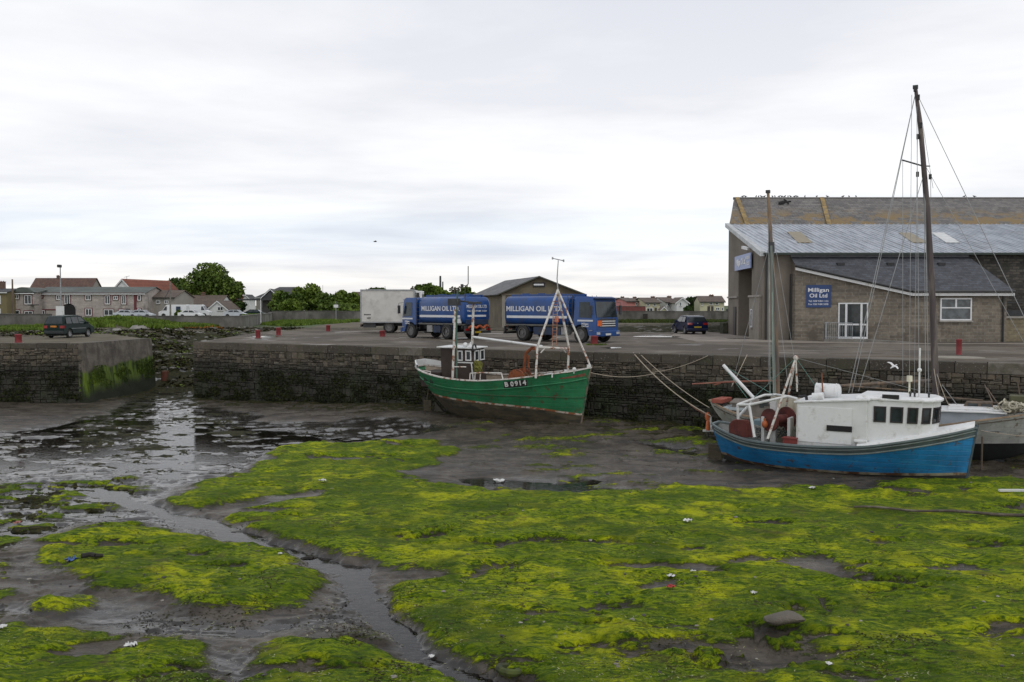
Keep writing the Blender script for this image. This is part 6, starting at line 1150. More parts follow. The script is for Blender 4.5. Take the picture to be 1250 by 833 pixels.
# registration board
t0, t1 = gbt.lo(613.5, 469, -1.5).x/L, gbt.lo(639.5, 469, -1.5).x/L; q = MB(); vs = []
for i in range(9): t = t0+(t1-t0)*i/8; za = g_sh(t)-.08; zb_ = g_sh(t)-.38; vs += [(gx(t, za), -(gw_(t, za)+.012), za), (gx(t, zb_), -(gw_(t, zb_)+.012), zb_)]
q.add(vs, [(2*i, 2*i+1, 2*i+3, 2*i+2) for i in range(8)]); rp_ = q.build('registration_board', M('black board', (.015, .015, .014), .7), gbt.r)
REG = M('flaking white letters', (.62, .62, .6), .6, dirt=(.2, .2, .19), damt=.3, dscale=12)
for k, chx in enumerate('B0914'):
    tt = t0+(t1-t0)*(.12, .37, .56, .72, .9)[k]; zc_ = g_sh(tt)-.23; e_ = .01; pA = Vector((gx(tt-e_, zc_), -gw_(tt-e_, zc_), zc_)); pB = Vector((gx(tt+e_, zc_), -gw_(tt+e_, zc_), zc_+(g_sh(tt+e_)-g_sh(tt-e_)))); pm = (pA+pB)/2; dx_ = (pB-pA).normalized(); sl = (gw_(tt, zc_+.1)-gw_(tt, zc_-.1))/.2; up_ = Vector((0, -sl, 1)); up_ = (up_-dx_*up_.dot(dx_)).normalized()
    q = MB(); q.text(chx, .3, frameM(pm+Vector((0, -.03, 0)), dx_, up_), .008, .012); q.build('letter', REG, rp_)
# stern shelter: raised white rail board round the stern, brown shelter side
a_ = gbt.lo(514, 445, .6); b_ = gbt.lo(540, 452, 1.0); deckz = g_sh(.5)-.5
SHELL = M('dark brown wheelhouse', (.04, .027, .022), .8, var=.2, scale=2, dirt=(.06, .045, .035), damt=.35)
q = MB(); pts = []
for i in range(13):
    t = .0+.16*i/12; 
    for_ = 1
for s_, tmx in ((1, .16), (-1, .045)):
    vs = []
    for i in range(10): t = tmx*i/9; z = g_sh(t)+.06; x_ = gx(t, z); y_ = s_*(gw_(t, z)); vs += [(x_, y_, z), (x_-.02, y_*1.02, z+.28*(1-.35*i/9)), (x_+.03, y_*.97, z+.28*(1-.35*i/9)), (x_+.05, y_*.95, z)]
    q.add(vs, [(4*i+a__, 4*i+4+a__, 4*i+4+(a__+1) % 4, 4*i+(a__+1) % 4) for i in range(9) for a__ in range(4)])
z = g_sh(0)+.06; w_ = gw_(0, z); q.box(gx(0, z)-.03, -w_, z, gx(0, z)+.05, w_, z+.28); q.build('stern_rail_board', WHITE, gbt.r)
# wheelhouse
wz = gbt.lo(570, 424.5, -.75); wx0 = gbt.lo(537, 440, -.6).x; wx1 = gbt.lo(577.5, 440, -.55).x; wz0 = deckz; wzt = gbt.lo(566, 425.8, -.75).z
xm = gbt.lo(556, 430, -.75).x; q = MB(); q.prism([(wx0+.05, wz0), (wx1+.12, wz0), (wx1+.0, wzt-.72), (wx1-.04, wzt), (wx0, wzt)], -.55, .55); wh = q.build('wheelhouse', SHELL, gbt.r, bevel=.02)
q = MB(); q.prism([(wx0-.15, wzt), (wx1+.12, wzt-.02), (wx1+.12, wzt+.04), (wx0-.15, wzt+.06)], -.66, .66); rf_ = q.build('roof', WHITE, wh, bevel=.015)
q = MB(); q.box(xm, -.565, wzt-.7, wx1-.0, -.551, wzt-.64); q.prism([(wx1-.02, wz0+.3), (wx1+.05, wz0+.3), (wx1-.06, wzt-.7), (wx1-.12, wzt-.7)], -.567, -.552); q.build('trim', WHITE, wh)
for a1, b1 in ((558.5, 565), (568.5, 575.5)):
    xa, xb = gbt.lo(a1, 434, -.55).x, gbt.lo(b1, 434, -.55).x; za, zb_ = gbt.lo(a1, 440.5, -.55).z, gbt.lo(a1, 428, -.55).z; q = MB(); f_ = .055
    q.box(xa, -.59, za, xa+f_, -.552, zb_); q.box(xb-f_, -.59, za, xb, -.552, zb_); q.box(xa+f_, -.59, za, xb-f_, -.552, za+f_); q.box(xa+f_, -.59, zb_-f_, xb-f_, -.552, zb_); w_ = q.build('window', WHITEC, wh); MB().box(xa+.01, -.567, za+.01, xb-.01, -.553, zb_-.01).build('pane', GLASS, w_)
for ya in (-.46, .06):
    q = MB(); X1, X2 = wx1+.0, wx1+.05; z1_, z2_ = wzt-.6, wzt-.1
    q.box(X1, ya, z1_, X2, ya+.05, z2_); q.box(X1, ya+.35, z1_, X2, ya+.4, z2_); q.box(X1, ya+.05, z1_, X2, ya+.35, z1_+.05); q.box(X1, ya+.05, z2_-.05, X2, ya+.35, z2_); w_ = q.build('front_window', WHITEC, wh); MB().box(X1, ya+.03, z1_+.03, wx1+.03, ya+.37, z2_-.03).build('pane', GLASS, w_)
q = MB(); q.cyl((wx1-.2, -.35, wzt+.05), (wx1-.2, -.35, wzt+.3), .16, .05, n=10); q.ball((wx1-.5, -.4, wzt+.15), .12); q.build('roof_lamp', WHITEC, wh, smooth=True); q = MB(); q.ring((wx1+.1, -.6, wzt+.05), (1, 0, 0), .15, .04); q.build('life_ring', DARK, wh, smooth=True)
q = MB(); q.box(wx0-1.05, -.65, wz0, wx0, .65, wz0+.72); q.build('engine_casing', SHELL, gbt.r, bevel=.03)
def bpt(px, py, y=-.9): return gbt.lo(px, py, y)
# masts on the wheelhouse side
q = MB(); q.tube([bpt(552.5, 464, -1.1), bpt(555.5, 378, -1.0)], .06, 8, .05); q.build('mast', RUSTW, gbt.r, smooth=True)
q = MB(); q.tube([bpt(557.5, 464, -.95), bpt(557, 400, -.95), bpt(558.5, 355, -.95)], .05, 8, .04); q.build('mast', M('green pole', (.06, .12, .09), .7, dirt=(.12, .1, .07), damt=.45), gbt.r, smooth=True)
q = MB(); q.tube([bpt(576.5, 419, -.4), bpt(578, 371, -.4)], .06, 8); q.tube([bpt(553, 420.5, -.4), bpt(578, 420.5, -.4)], .035, 6); q.build('mast', RUSTW, gbt.r, smooth=True)
q = MB(); q.tube([bpt(555, 367, -.7), bpt(583, 370, -.5)], .04, 6); q.box(*(bpt(555, 370, -.9)-Vector((.25, .2, .12))), *(bpt(555, 370, -.9)+Vector((.2, .2, .2)))); q.box(*(bpt(580, 370, -.5)-Vector((.3, .15, .05))), *(bpt(580, 370, -.5)+Vector((.25, .15, .05)))); q.tube([bpt(567.5, 369, -.6), bpt(568, 350, -.6), bpt(571.5, 347, -.6), bpt(571.5, 325, -.6)], .022, 5); q.tube([bpt(564, 349, -.6), bpt(571, 349, -.6)], .02, 5); q.box(*(bpt(564, 350, -.6)-Vector((.05, .05, .05))), *(bpt(564, 347, -.6)+Vector((.05, .05, .0)))); q.build('aerial_bracket', DARK, gbt.r)
q = MB(); q.tube([bpt(552, 448, -1.1), bpt(569, 448.2, -.8)], .03, 5); q.build('mast_step', RUSTW, gbt.r)
q = MB(); q.tube([bpt(577, 411.5, -.5), bpt(662, 423, -.3)], .055, 8); q.build('boom', WHITEC, gbt.r, smooth=True)
# A-frame gantry
q = MB(); y1 = -1.25; y2 = .9; ap = bpt(681, 354, -.2)
for pts in ([bpt(654, 462, -1.3), bpt(656, 424, -1.15), ap], [bpt(693, 456, .2), bpt(694.5, 424, .1), bpt(683, 368, -.1), ap], [bpt(657, 424, -1.12), bpt(694, 426, .1)]): q.tube(pts, .052, 8)
q.tube([bpt(660, 431, -1.12), bpt(665, 425.5, -1.0)], .03, 6); q.tube([bpt(691, 431, .1), bpt(687, 425.6, 0)], .03, 6); q.build('gantry', RUSTW, gbt.r, smooth=True)
q = MB(); q.tube([ap, bpt(720.5, 447, 0)], .045, 8); q.build('forestay_strut', RUSTW, gbt.r, smooth=True); q = MB(); q.tube([ap, bpt(680, 340, -.2), bpt(681.5, 318, -.2)], .03, 6, .018); q.tube([bpt(674.5, 315.5, -.2), bpt(688, 318.5, -.2)], .02, 5); q.cyl(bpt(674.5, 317, -.2), bpt(674.5, 314, -.2), .035); q.cyl(bpt(688, 320, -.2), bpt(688, 317, -.2), .035); q.build('aerial_pole', GALV, gbt.r)
q = MB(); 
for dx in (674.2, 679.2): q.tube([bpt(dx+1.6, 364, -.35), bpt(dx, 422.5, -.55)], .022, 5)
for k in range(14): y_ = 368+k*4; s_ = (422-y_)/58*1.6; q.tube([bpt(674.2+s_, y_, -.45), bpt(679.2+s_, y_, -.45)], .016, 5)
q.build('ladder', M('rusting white ladder', (.42, .3, .24), .7, dirt=(.25, .08, .03), damt=.5, dscale=3), gbt.r)
# rails, winch, davit, hatch and gear
q = MB(); q.tube([bpt(573.5, 464, -1.25), bpt(574, 456, -1.25), bpt(586, 455, -1.25), bpt(612, 455.5, -1.3), bpt(614.5, 465, -1.3)], .028, 6); 
for x_ in (579.5, 586): q.tube([bpt(x_, 464.5, -1.2), bpt(x_+.5, 455.5, -1.2)], .025, 5)
q.tube([bpt(503.5+21, 459, -1), bpt(525.5, 454, -1), bpt(512, 452, -.6)], .025, 5); q.build('handrail', RUSTW, gbt.r)
dk_ = g_sh(.55)-.5; wc = bpt(635, 457, -.1); q = MB()
for i in range(5): q.cyl(wc+Vector((0, -.42+.17*i, -.15)), wc+Vector((0, -.3+.17*i, -.15)), .42 if i in (0, 4) else .3, n=16)
q.cyl(wc+Vector((0, -.45, -.15)), wc+Vector((0, .5, -.15)), .1); q.tube([wc+Vector((.3, 0, -.6)), bpt(640, 448, -.1), bpt(642, 431, -.1), bpt(651.5, 423, -.1), bpt(652, 428, -.1)], .07, 7); q.tube([wc+Vector((.6, 0, -.6)), bpt(645, 446, -.1), bpt(645.5, 434, -.1)], .045, 6); q.build('winch', M('orange rusty winch', (.26, .075, .025), .85, var=.35, scale=4, dirt=(.08, .03, .02), damt=.45, dscale=4), gbt.r, smooth=True)
q = MB(); q.cyl(wc+Vector((-.35, .1, -.95)), wc+Vector((-.35, .1, -.15)), .33, n=14); q.box(wc.x-.9, -.7, dk_-.05, wc.x-.5, .5, dk_+.3); q.build('winch_motor', M('faded blue casing', (.03, .07, .16), .7, var=.25), gbt.r)
nt_ = MB(); c_ = bpt(650, 459, .1); rgn = random.Random(3)
for k in range(60): p = c_+Vector((rgn.gauss(0, .3), rgn.gauss(0, .3), rgn.uniform(-.5, .1))); nt_.ring(p, (rgn.random()-.5, rgn.random()-.5, rgn.random()), rgn.uniform(.08, .2), .02, 8, 4)
o = nt_.build('net_heap', M('brown netting', (.16, .11, .06), .95, var=.3, scale=5)); o.matrix_world = gbt.M; o.location = gbt.M@c_; 
for v in o.data.vertices: v.co = v.co-c_
tag(o, 'heap of brown netting on the green boat deck behind the orange winch', 'net')
q = MB(); q.box(*(bpt(662, 464, .2)-Vector((.2, .4, .3))), *(bpt(674, 461, .2)+Vector((.1, .4, .02)))); q.build('hatch', WHITE, gbt.r, bevel=.03); q = MB(); q.tube([bpt(665, 457.5, -1), bpt(674, 456, -1), bpt(674, 461, -1)], .03, 6); q.build('fairlead', WHITEC, gbt.r)
q = MB(); q.cyl(bpt(690.5, 456.5, -.35), bpt(690.5, 451.5, -.35), .08, n=8); q.cyl(bpt(700.5, 456, -.4), bpt(700.5, 451.5, -.4), .05, n=8); q.ball(bpt(701, 451, -.4), .09); q.cyl(bpt(719, 450, 0), bpt(719, 445.5, 0), .1, n=8); q.build('bitt', WHITE, gbt.r)
yb = bpt(584, 447, -.8); q = MB()
for k in range(22): p = yb+Vector((rgn.uniform(-.15, .15), -.02, rgn.uniform(-.2, .2)-.05)); q.ring(p, (rgn.random()*.6, 1, rgn.random()*.5), rgn.uniform(.1, .18), .016, 9, 4)
q.build('rope_coil', M('yellow green rope', (.2, .2, .04), .9, var=.3, scale=8), gbt.r)
for k, x_ in enumerate((519, 529)):
    t = gbt.lo(x_, 466, -1).x/L; q = MB(); z = g_sh(t)-.3; q.box(gx(t, z)-.08, -gw_(t, z)-.03, z-.1, gx(t, z)+.08, -gw_(t, z)-.0, z+.06); q.build('scupper', M('dark port', (.01, .02, .012), .8), gbt.r)
q = MB(); q.box(.15, -.03, .1, .6, .03, .95); q.tube([(.35, 0, .9), (.45, 0, 1.5)], .04); q.build('rudder', GBOT, gbt.r); q = MB()
for k in range(4): a__ = k*math.pi/2+.4; q.add([(.62, .06*math.cos(a__), .38+.06*math.sin(a__)), (.66, .3*math.cos(a__-.2), .38+.3*math.sin(a__-.2)), (.6, .3*math.cos(a__+.25), .38+.3*math.sin(a__+.25))], [(0, 1, 2)])
q.cyl((.58, 0, .38), (.9, 0, .38), .06); q.build('propeller', M('bronze propeller', (.12, .1, .05), .6), gbt.r)
KEELM = M('keel timber', (.045, .04, .03), .85)
q = MB(); q.box(1.5, -.1, -.25, L-.6, .1, .25); q.prism([(.75, -.25), (1.5, -.25), (1.5, .25), (.85, .9)], -.08, .08); q.build('keel', KEELM, gbt.r)

# ---- blue and white motor boat
bbt = Boat('motor_fishing_boat', (7.42, 33.05), (14.72, 28.72), -3.62, 'blue hulled boat with a white cabin and wheelhouse, aground at the right', 'fishing boat')
L = bbt.L; B = 2.9
def bp(px, py, y=-1.0): return bbt.lo(px, py, y)
def zf(pts): return lin([(max(0, min(1, bp(*p).x/L)), bp(*p).z) for p in pts])
b_sh = zf([(871, 517, 0), (885, 527, -.8), (910, 537.5, -1.25), (950, 543, -1.4), (1000, 546.5, -1.45), (1050, 547, -1.42), (1090, 543, -1.3), (1130, 537, -1.0), (1165, 530, -.5), (1193, 523.5, 0)])
b_gs = lambda t: b_sh(t)-(.2+.03*t)            # lower edge of the grey strake
b_w1 = zf([(880, 552, -.2), (900, 563, -.9), (960, 572, -1.3), (1020, 577, -1.3), (1080, 580, -1.1), (1140, 580, -.6), (1180, 577, 0)]); b_w0 = lambda t: b_w1(t)-.09
b_k = lin([(0, .25), (.1, .0), (1, -.1)])
BBLUE = paintmat('bright blue boat paint', (.014, .175, .4), (.05, .3, .5), (.08, .06, .05), amt=.15, ruf=.45); BGREY = paintmat('slate grey strake', (.075, .1, .105), (.15, .18, .18), None, plank=.3)
bx_, bw_ = hull(bbt, L, B, b_sh, b_k, [b_w0, b_w1, b_gs, b_sh], [M('dark bottom paint', (.03, .03, .028), .8, var=.3), M('cream and rust boot line', (.32, .28, .2), .7, dirt=(.1, .045, .02), damt=.5, dscale=1.4), BBLUE, BGREY], ['bottom', 'boot_stripe', 'topsides', 'grey_strake'], rake=.32, sternr=.35, full=.45, deckdrop=.32, capm=M('grey gunwale', (.13, .16, .165), .6, var=.15), deckm=M('grey green deck', (.1, .12, .11), .8, var=.25), bulm=M('grey inner bulwark', (.2, .21, .2), .8), rubs=[(b_gs, .028, M('pale strake edge', (.17, .2, .19), .7)), (lambda t: b_sh(t)-.07, .02, M('pale strake edge', (.17, .2, .19), .7))])
q = MB(); q.tube([(bx_(1, z)+.0, 0, z) for z in [b_k(1)+(b_sh(1)+.12-b_k(1))*i/8 for i in range(9)]], .055, 6); q.build('stem_post', M('grey blue stem', (.05, .075, .09), .6), bbt.r, smooth=True)
q = MB(); q.box(.5, -.08, -.25, L-.4, .08, .15); q.build('keel', KEELM, bbt.r)
# white raised foredeck with a rolled edge
def deckstrip(z_off, w_in, t0, t1, n=22):
    vs = []
    for i in range(n+1): t = t0+(t1-t0)*i/n; z = b_sh(t)+z_off(t); w_ = max(.01, bw_(t, b_sh(t))-w_in); vs.append((bx_(t, min(z, b_sh(t))), w_, z))
    return vs
tA = bp(1046, 540, -1.3).x/L; zo = lambda t: .06+.07*min(1, (t-tA)*8)
q = MB(); n = 24; vs = []
for i in range(n+1):
    t = tA+(.995-tA)*i/n; w_ = bw_(t, b_sh(t)); zt_ = b_sh(t)+zo(t); x_ = bx_(t, b_sh(t)); vs += [(x_, -w_, b_sh(t)+.05), (x_, -w_+.03, zt_), (x_, -max(0, w_-.12), zt_+.05), (x_, 0, zt_+.12), (x_, max(0, w_-.12), zt_+.05), (x_, w_-.03, zt_), (x_, w_, b_sh(t)+.05)]
q.add(vs, [(7*i+k, 7*i+k+1, 7*i+7+k+1, 7*i+7+k) for i in range(n) for k in range(6)]); q.build('foredeck', WHITEC, bbt.r, smooth=True)
# aft cabin (big white side panel) and wheelhouse
yS = -1.12; xa, xb, xc, xd = bp(972, 510, yS).x, bp(1046, 510, yS).x, bp(1058, 500, yS).x, bp(1138, 500, -.85).x
zt0 = bp(975, 492, yS).z; zt1 = bp(1056, 489, yS).z; cz0 = b_sh(.5)-.28
q = MB(); q.prism([(xa, cz0), (xc+.02, cz0), (xc+.02, zt1), (xa, zt0)], yS, -yS); cab = q.build('cabin', WHITE, bbt.r, bevel=.03)
q = MB(); q.prism([(xa-.08, zt0-.01), (xc+.1, zt1-.01), (xc+.1, zt1+.06), (xa-.08, zt0+.06)], yS-.05, -yS+.05); q.build('roof', WHITEC, cab, bevel=.02)
q = MB(); pa = bp(976, 497, yS); pb = bp(1040, 545, yS); zz0 = b_sh(.55)+.08; q.box(xa+.06, yS-.028, zz0, bp(1040, 510, yS).x, yS-.004, zt0-.1); q.build('side_panel', WHITEC, cab, bevel=.008)
q = MB(); p = bp(1009, 526, yS-.04); p2 = bp(1040, 521, yS-.04); q.box(p.x, yS-.05, p.z, p2.x, yS-.029, p2.z); q.build('slot', M('black opening', (.008, .008, .008), .8), cab)
q = MB(); p = bp(1050, 539, yS-.1); q.box(p.x-.2, yS-.12, p.z-.05, p.x+.2, yS-.0, p.z+.05); q.build('fender_board', WHITEC, bbt.r, bevel=.03)
# wheelhouse: slightly wider roof with overhang, curved front
wz0 = b_sh(.75)-.02; wzt = bp(1075, 489, yS).z-.02; hw0 = 1.0
fr_ = [(xc, -hw0), (xd-.4, -hw0*.86), (xd-.1, -hw0*.62), (xd+.05, -.26), (xd+.07, 0)]; out_ = fr_+[(x_, -y_) for x_, y_ in fr_[-2::-1]]
def wl(z, k=0): return [(x_+(.0 if x_ < xc+.1 else k), y_, z) for x_, y_ in out_]
q = MB(); loft(q, [wl(wz0), wl(wzt, .1)]); wh = q.build('wheelhouse', WHITEC, bbt.r, bevel=.02)
q = MB(); ro_ = [(xc-.35, -hw0-.05)]+[(x_+.18, y_*1.08) for x_, y_ in out_[1:-1]]+[(xc-.35, hw0+.05)]; loft(q, [[(x_, y_, wzt+.0) for x_, y_ in ro_], [(x_, y_, wzt+.06) for x_, y_ in ro_], [(x_*1+(xc-x_)*.06, y_*.9, wzt+.13) for x_, y_ in ro_]]); rf_ = q.build('roof', WHITEC, wh, bevel=.01)
def face_win(a_, b_, u0, u1, z0_, z1_, par):      # window on the segment a_->b_ of the wheelhouse wall
    a_ = Vector((*a_, 0)); b_ = Vector((*b_, 0)); d_ = (b_-a_).normalized(); n_ = Vector((d_.y, -d_.x, 0)); p0, p1 = a_+d_*u0, a_+d_*u1; k = lambda z: .1*(z-wz0)/(wzt-wz0) if a_.x > xc+.1 else 0
    def V_(p, z, o): 
        kk = .1*(z-wz0)/(wzt-wz0)*min(1, max(0, (p.x-xc)/(xd-xc))); return p+Vector((kk, 0, z))+n_*o
    q = MB(); f_ = .045
    for (pa, pb, za, zb_) in ((p0, p0+d_*f_, z0_, z1_), (p1-d_*f_, p1, z0_, z1_), (p0+d_*f_, p1-d_*f_, z0_, z0_+f_), (p0+d_*f_, p1-d_*f_, z1_-f_, z1_)):
        q.add([V_(pa, za, .0), V_(pb, za, 0), V_(pb, zb_, 0), V_(pa, zb_, 0), V_(pa, za, .03), V_(pb, za, .03), V_(pb, zb_, .03), V_(pa, zb_, .03)], [(4, 5, 6, 7), (0, 1, 5, 4), (1, 2, 6, 5), (2, 3, 7, 6), (3, 0, 4, 7)])
    w_ = q.build('window', M('black rubber frame', (.02, .014, .016), .5), par); q = MB(); q.quad(V_(p0+d_*.01, z0_+.01, .012), V_(p1-d_*.01, z0_+.01, .012), V_(p1-d_*.01, z1_-.01, .012), V_(p0+d_*.01, z1_-.01, .012)); q.build('pane', GLASS, w_)
z0_ = bp(1070, 516, yS).z; z1_ = bp(1070, 496.5, yS).z
A_, B_ = fr_[0], fr_[1]; sl_ = math.hypot(B_[0]-A_[0], B_[1]-A_[1])
for a1, b1 in ((1066, 1081), (1085.5, 1101), (1105.5, 1118.5)):
    u0 = bp(a1, 505, -hw0).x-A_[0]; u1 = min(bp(b1, 505, -hw0*.95).x-A_[0], sl_-.05); face_win(A_, B_, u0, u1, z0_, z1_, wh)
for a_, b_ in ((fr_[1], fr_[2]), (fr_[2], fr_[3]), (fr_[3], (fr_[3][0], -fr_[3][1])), ((fr_[3][0], -fr_[3][1]), (fr_[2][0], -fr_[2][1]))): l_ = math.hypot(b_[0]-a_[0], b_[1]-a_[1]); face_win(a_, b_, .05, l_-.04, z0_, z1_, wh)
q = MB(); p = bp(1077, 487.5, -.95); q.box(p.x, -.98, wzt+.0+.06, p.x+.5, -.9, wzt+.2); q.build('name_board', M('black board', (.015, .015, .014), .7), rf_)
q = MB(); p = bp(1122, 480, -.4); q.tube([(p.x, -.4, wzt+.1), (p.x, -.4, bp(1122, 425, -.4).z)], .03, 6); q.ball((p.x, -.4, bp(1122, 452, -.4).z), .07); q.build('roof_mast', WHITEC, wh); q = MB()
for k in (-.25, -.12, .3): q.cyl((p.x+k, -.5, wzt+.1), (p.x+k, -.5, wzt+.24), .03); q.ball((p.x+k, -.5, wzt+.26), .05, 6, 4)
q.build('deck_light', DARK, rf_); q = MB(); p = bp(1110, 480, .3); q.cyl((p.x, .3, wzt+.1), (p.x, .3, bp(1112.5, 461, .3).z-.1), .03); q.cyl((p.x, .3, bp(1112.5, 466, .3).z), (p.x, .3, bp(1112.5, 459, .3).z), .09, n=10); q.build('radar_lamp', M('cream lamp', (.6, .58, .45), .4), rf_)
# liferaft canister and lamp on cabin roof
p = bp(1010, 475, -.2); q = MB(); q.cyl((bp(997, 475, -.1).x, -.1, zt0+.34), (bp(1024, 475, -.1).x, -.1, zt0+.34), .27, n=18)
for x_ in (bp(997, 475, -.1).x, bp(1004, 475, -.1).x, bp(1021, 475, -.1).x): q.ring((x_, -.1, zt0+.34), (1, 0, 0), .27, .02, 18, 5)
q.ball((bp(1024, 475, -.1).x, -.1, zt0+.34), (.08, .25, .25)); q.build('liferaft_canister', WHITEC, cab, smooth=True, angle=50); q = MB(); q.box(p.x-.35, -.35, zt0+.03, p.x+.35, .15, zt0+.1); q.build('cradle', GALV, cab)
p = bp(998, 481, -.8); q = MB(); q.cyl((p.x-.15, -.85, zt0+.2), (p.x+.2, -.85, zt0+.24), .13, n=12); q.cyl((p.x, -.85, zt0+.02), (p.x, -.85, zt0+.15), .04); q.build('searchlight', WHITEC, cab, smooth=True); q = MB(); q.tube([(p.x+.1, -.4, zt0+.05), bp(1003, 455, -.4)], .025, 5); q.build('rusty_post', RUST, cab)
q = MB(); q.tube([bp(975, 484, -.9), bp(984, 483.5, -.9), bp(985, 489, -.9)], .05, 6); q.build('exhaust', BLACK, cab)
# aft gear: gallows, derrick, tripod legs, otter boards, drums
def tb2(name, pts, r_, m_, r1=None): q = MB(); q.tube(pts, r_, 8, r1); return q.build(name, m_, bbt.r, smooth=True)
gz = bp(913, 494, -1).z
tb2('derrick', [bp(921, 487, .3), bp(883, 446, .6)], .065, WHITEC); tb2('derrick', [bp(918, 491, .1), bp(902, 508, .0)], .05, WHITE)
tb2('derrick_line', [bp(883, 447, .6), bp(912, 486, .1)], .009, M('teal rope', (.12, .24, .21), .9)); tb2('derrick_line', [bp(886, 448, .6), bp(944, 482, -.3)], .009, M('teal rope', (.12, .24, .21), .9))
q = MB(); fa, fb, fc, fd = bp(900.5, 494, -.95), bp(914.5, 494.5, -1.0), bp(948, 482, .9), bp(962, 484, -.9)
q.tube([bp(901, 512, -.9), fa, fb, bp(921, 534, -1.2)], .05, 8); q.tube([fa, bp(933, 482.5, .6), fc], .045, 8); q.tube([fb, fd, bp(973, 487, -1)], .045, 8); q.tube([fd, fc], .04, 8); q.build('gallows', WHITE, bbt.r, smooth=True)
tp = bp(971.5, 437, -.6); q = MB(); q.tube([bp(937, 536, -1.25), tp], .045, 8, .035); q.tube([tp, bp(973, 478, -.3)], .03, 6); q.tube([tp, bp(953, 530, .9)], .04, 6); q.ball(tp, .09); q.build('tripod', RUSTW, bbt.r, smooth=True)
TEAL = M('teal rope', (.12, .24, .21), .9)
tb2('stay', [tp, bp(996, 472, .4)], .01, TEAL); tb2('stay', [tp, bp(920, 486, 0)], .012, TEAL); tb2('stay', [tp, bp(1122, 477, -.4)], .006, WIRE)
MAROON = M('maroon otter board', (.12, .03, .025), .8, var=.25, scale=4, dirt=(.05, .02, .02), damt=.4)
def oboard(p, w_, h_, lean, yaw_):
    r_ = min(w_, h_)*.45; pts = []
    for cx, cz, a0 in ((w_/2-r_, h_/2-r_, 0), (-w_/2+r_, h_/2-r_, 90), (-w_/2+.1, -h_/2+.1, 180), (w_/2-.1, -h_/2+.1, 270)):
        rr_ = r_ if a0 < 180 else .1
        for i in range(5): t = rad(a0+90*i/4); pts.append((cx+rr_*math.cos(t), cz+rr_*math.sin(t)))
    q = MB(); q.prism(pts, -.035, .035, Matrix.Translation(p)@Matrix.Rotation(yaw_, 4, 'Z')@Matrix.Rotation(lean, 4, 'X')); 
    for k in (-.22, .22): q.box(k*w_-.03, -.05, -h_/2, k*w_+.03, .05, h_/2, Matrix.Translation(p)@Matrix.Rotation(yaw_, 4, 'Z')@Matrix.Rotation(lean, 4, 'X'))
    o = q.build('otter_board', MAROON, None); c0 = p.copy()
    for v in o.data.vertices: v.co -= c0
    o.matrix_world = bbt.M@Matrix.Translation(c0); return o
o = oboard(bp(905, 523, -1.05), .85, .62, rad(12), rad(6)); tag(o, 'maroon rounded otter board leaning on the stern gunwale of the blue boat', 'otter board', 'otter boards')
dr = MB(); c_ = bp(950, 512, -.2)
for x_, r__ in ((-.42, .4), (.42, .42)): dr.cyl(c_+Vector((x_-.03, 0, 0)), c_+Vector((x_+.03, 0, 0)), r__, n=20)
dr.cyl(c_+Vector((-.42, 0, 0)), c_+Vector((.42, 0, 0)), .16, n=12); 
dr2 = MB(); 
for v in dr.v: pass
R90 = Matrix.Translation(c_)@Matrix.Rotation(rad(62), 4, 'Z')@Matrix.Translation(-c_); dr.v = [tuple(R90@Vector(v)) for v in dr.v]; dr.build('net_drum', MAROON, bbt.r, smooth=True)
q = MB(); q.box(c_.x-.5, -.55, cz0-.1, c_.x-.4, .2, c_.z+.1); q.box(c_.x+.4, -.55, cz0-.1, c_.x+.5, .2, c_.z+.1); q.box(bp(944, 520, 0).x-.1, -.1, cz0-.1, bp(944, 520, 0).x+.1, .1, bp(942, 488, 0).z); q.build('drum_frame', WHITE, bbt.r); q = MB(); q.box(*(bp(935, 516, .5)-Vector((.4, .3, .4))), *(bp(935, 516, .5)+Vector((.3, .3, .1)))); q.build('engine_hatch', M('blue grey hatch', (.15, .22, .25), .7), bbt.r, bevel=.02)
q = MB(); q.box(bp(934, 488, .2).x, .95, cz0, xa, 1.05, zt0-.05); q.box(xa-.02, -1.05, cz0, xa-.0, 1.05, zt0); q.build('shelter_side', M('cream boarding', (.5, .46, .36), .7, var=.1, stretch=(6, 1, .3), dirt=(.3, .22, .14), damt=.4), bbt.r)
q = MB(); q.box(*(bp(934, 492, -.6)-Vector((.1, .1, .1))), *(bp(934, 492, -.6)+Vector((.1, .1, .12)))); q.build('block_and_tackle', DARK, bbt.r); q = MB(); q.box(*(bp(930, 491, .2)-Vector((.06, .1, .2))), *(bp(930, 491, .2)+Vector((.06, .1, .1)))); q.build('block_and_tackle', DARK, bbt.r)
def loose(name, mb, c, bt_, mat, label, cat, grp=None, bevel=0, smooth=False):
    o = mb.build(name, mat, None, bevel=bevel, smooth=smooth)
    for v in o.data.vertices: v.co -= c
    o.matrix_world = bt_.M@Matrix.Translation(c); return tag(o, label, cat, grp)
c_ = bp(933.5, 518, -.7); q = MB()
q.ball(c_, (.11, .11, .14)); q.cyl(c_, c_+Vector((0, 0, .2)), .04); loose('buoy', q, c_, bbt, M('orange buoy plastic', (.38, .1, .03), .6), 'orange buoy hanging in the blue boat stern, left of the maroon drum', 'buoy', smooth=True)
c_ = bp(966, 538.5, -1.1); q = MB(); q.box(c_.x-.24, -1.3, c_.z-.14, c_.x+.2, -.95, c_.z+.1); q.box(c_.x-.27, -1.33, c_.z+.1, c_.x+.23, -.92, c_.z+.13); loose('fish_box', q, c_, bbt, M('red brown fish box', (.16, .025, .02), .7), 'small red fish box on the deck against the white cabin', 'box')
rgn = random.Random(8); 
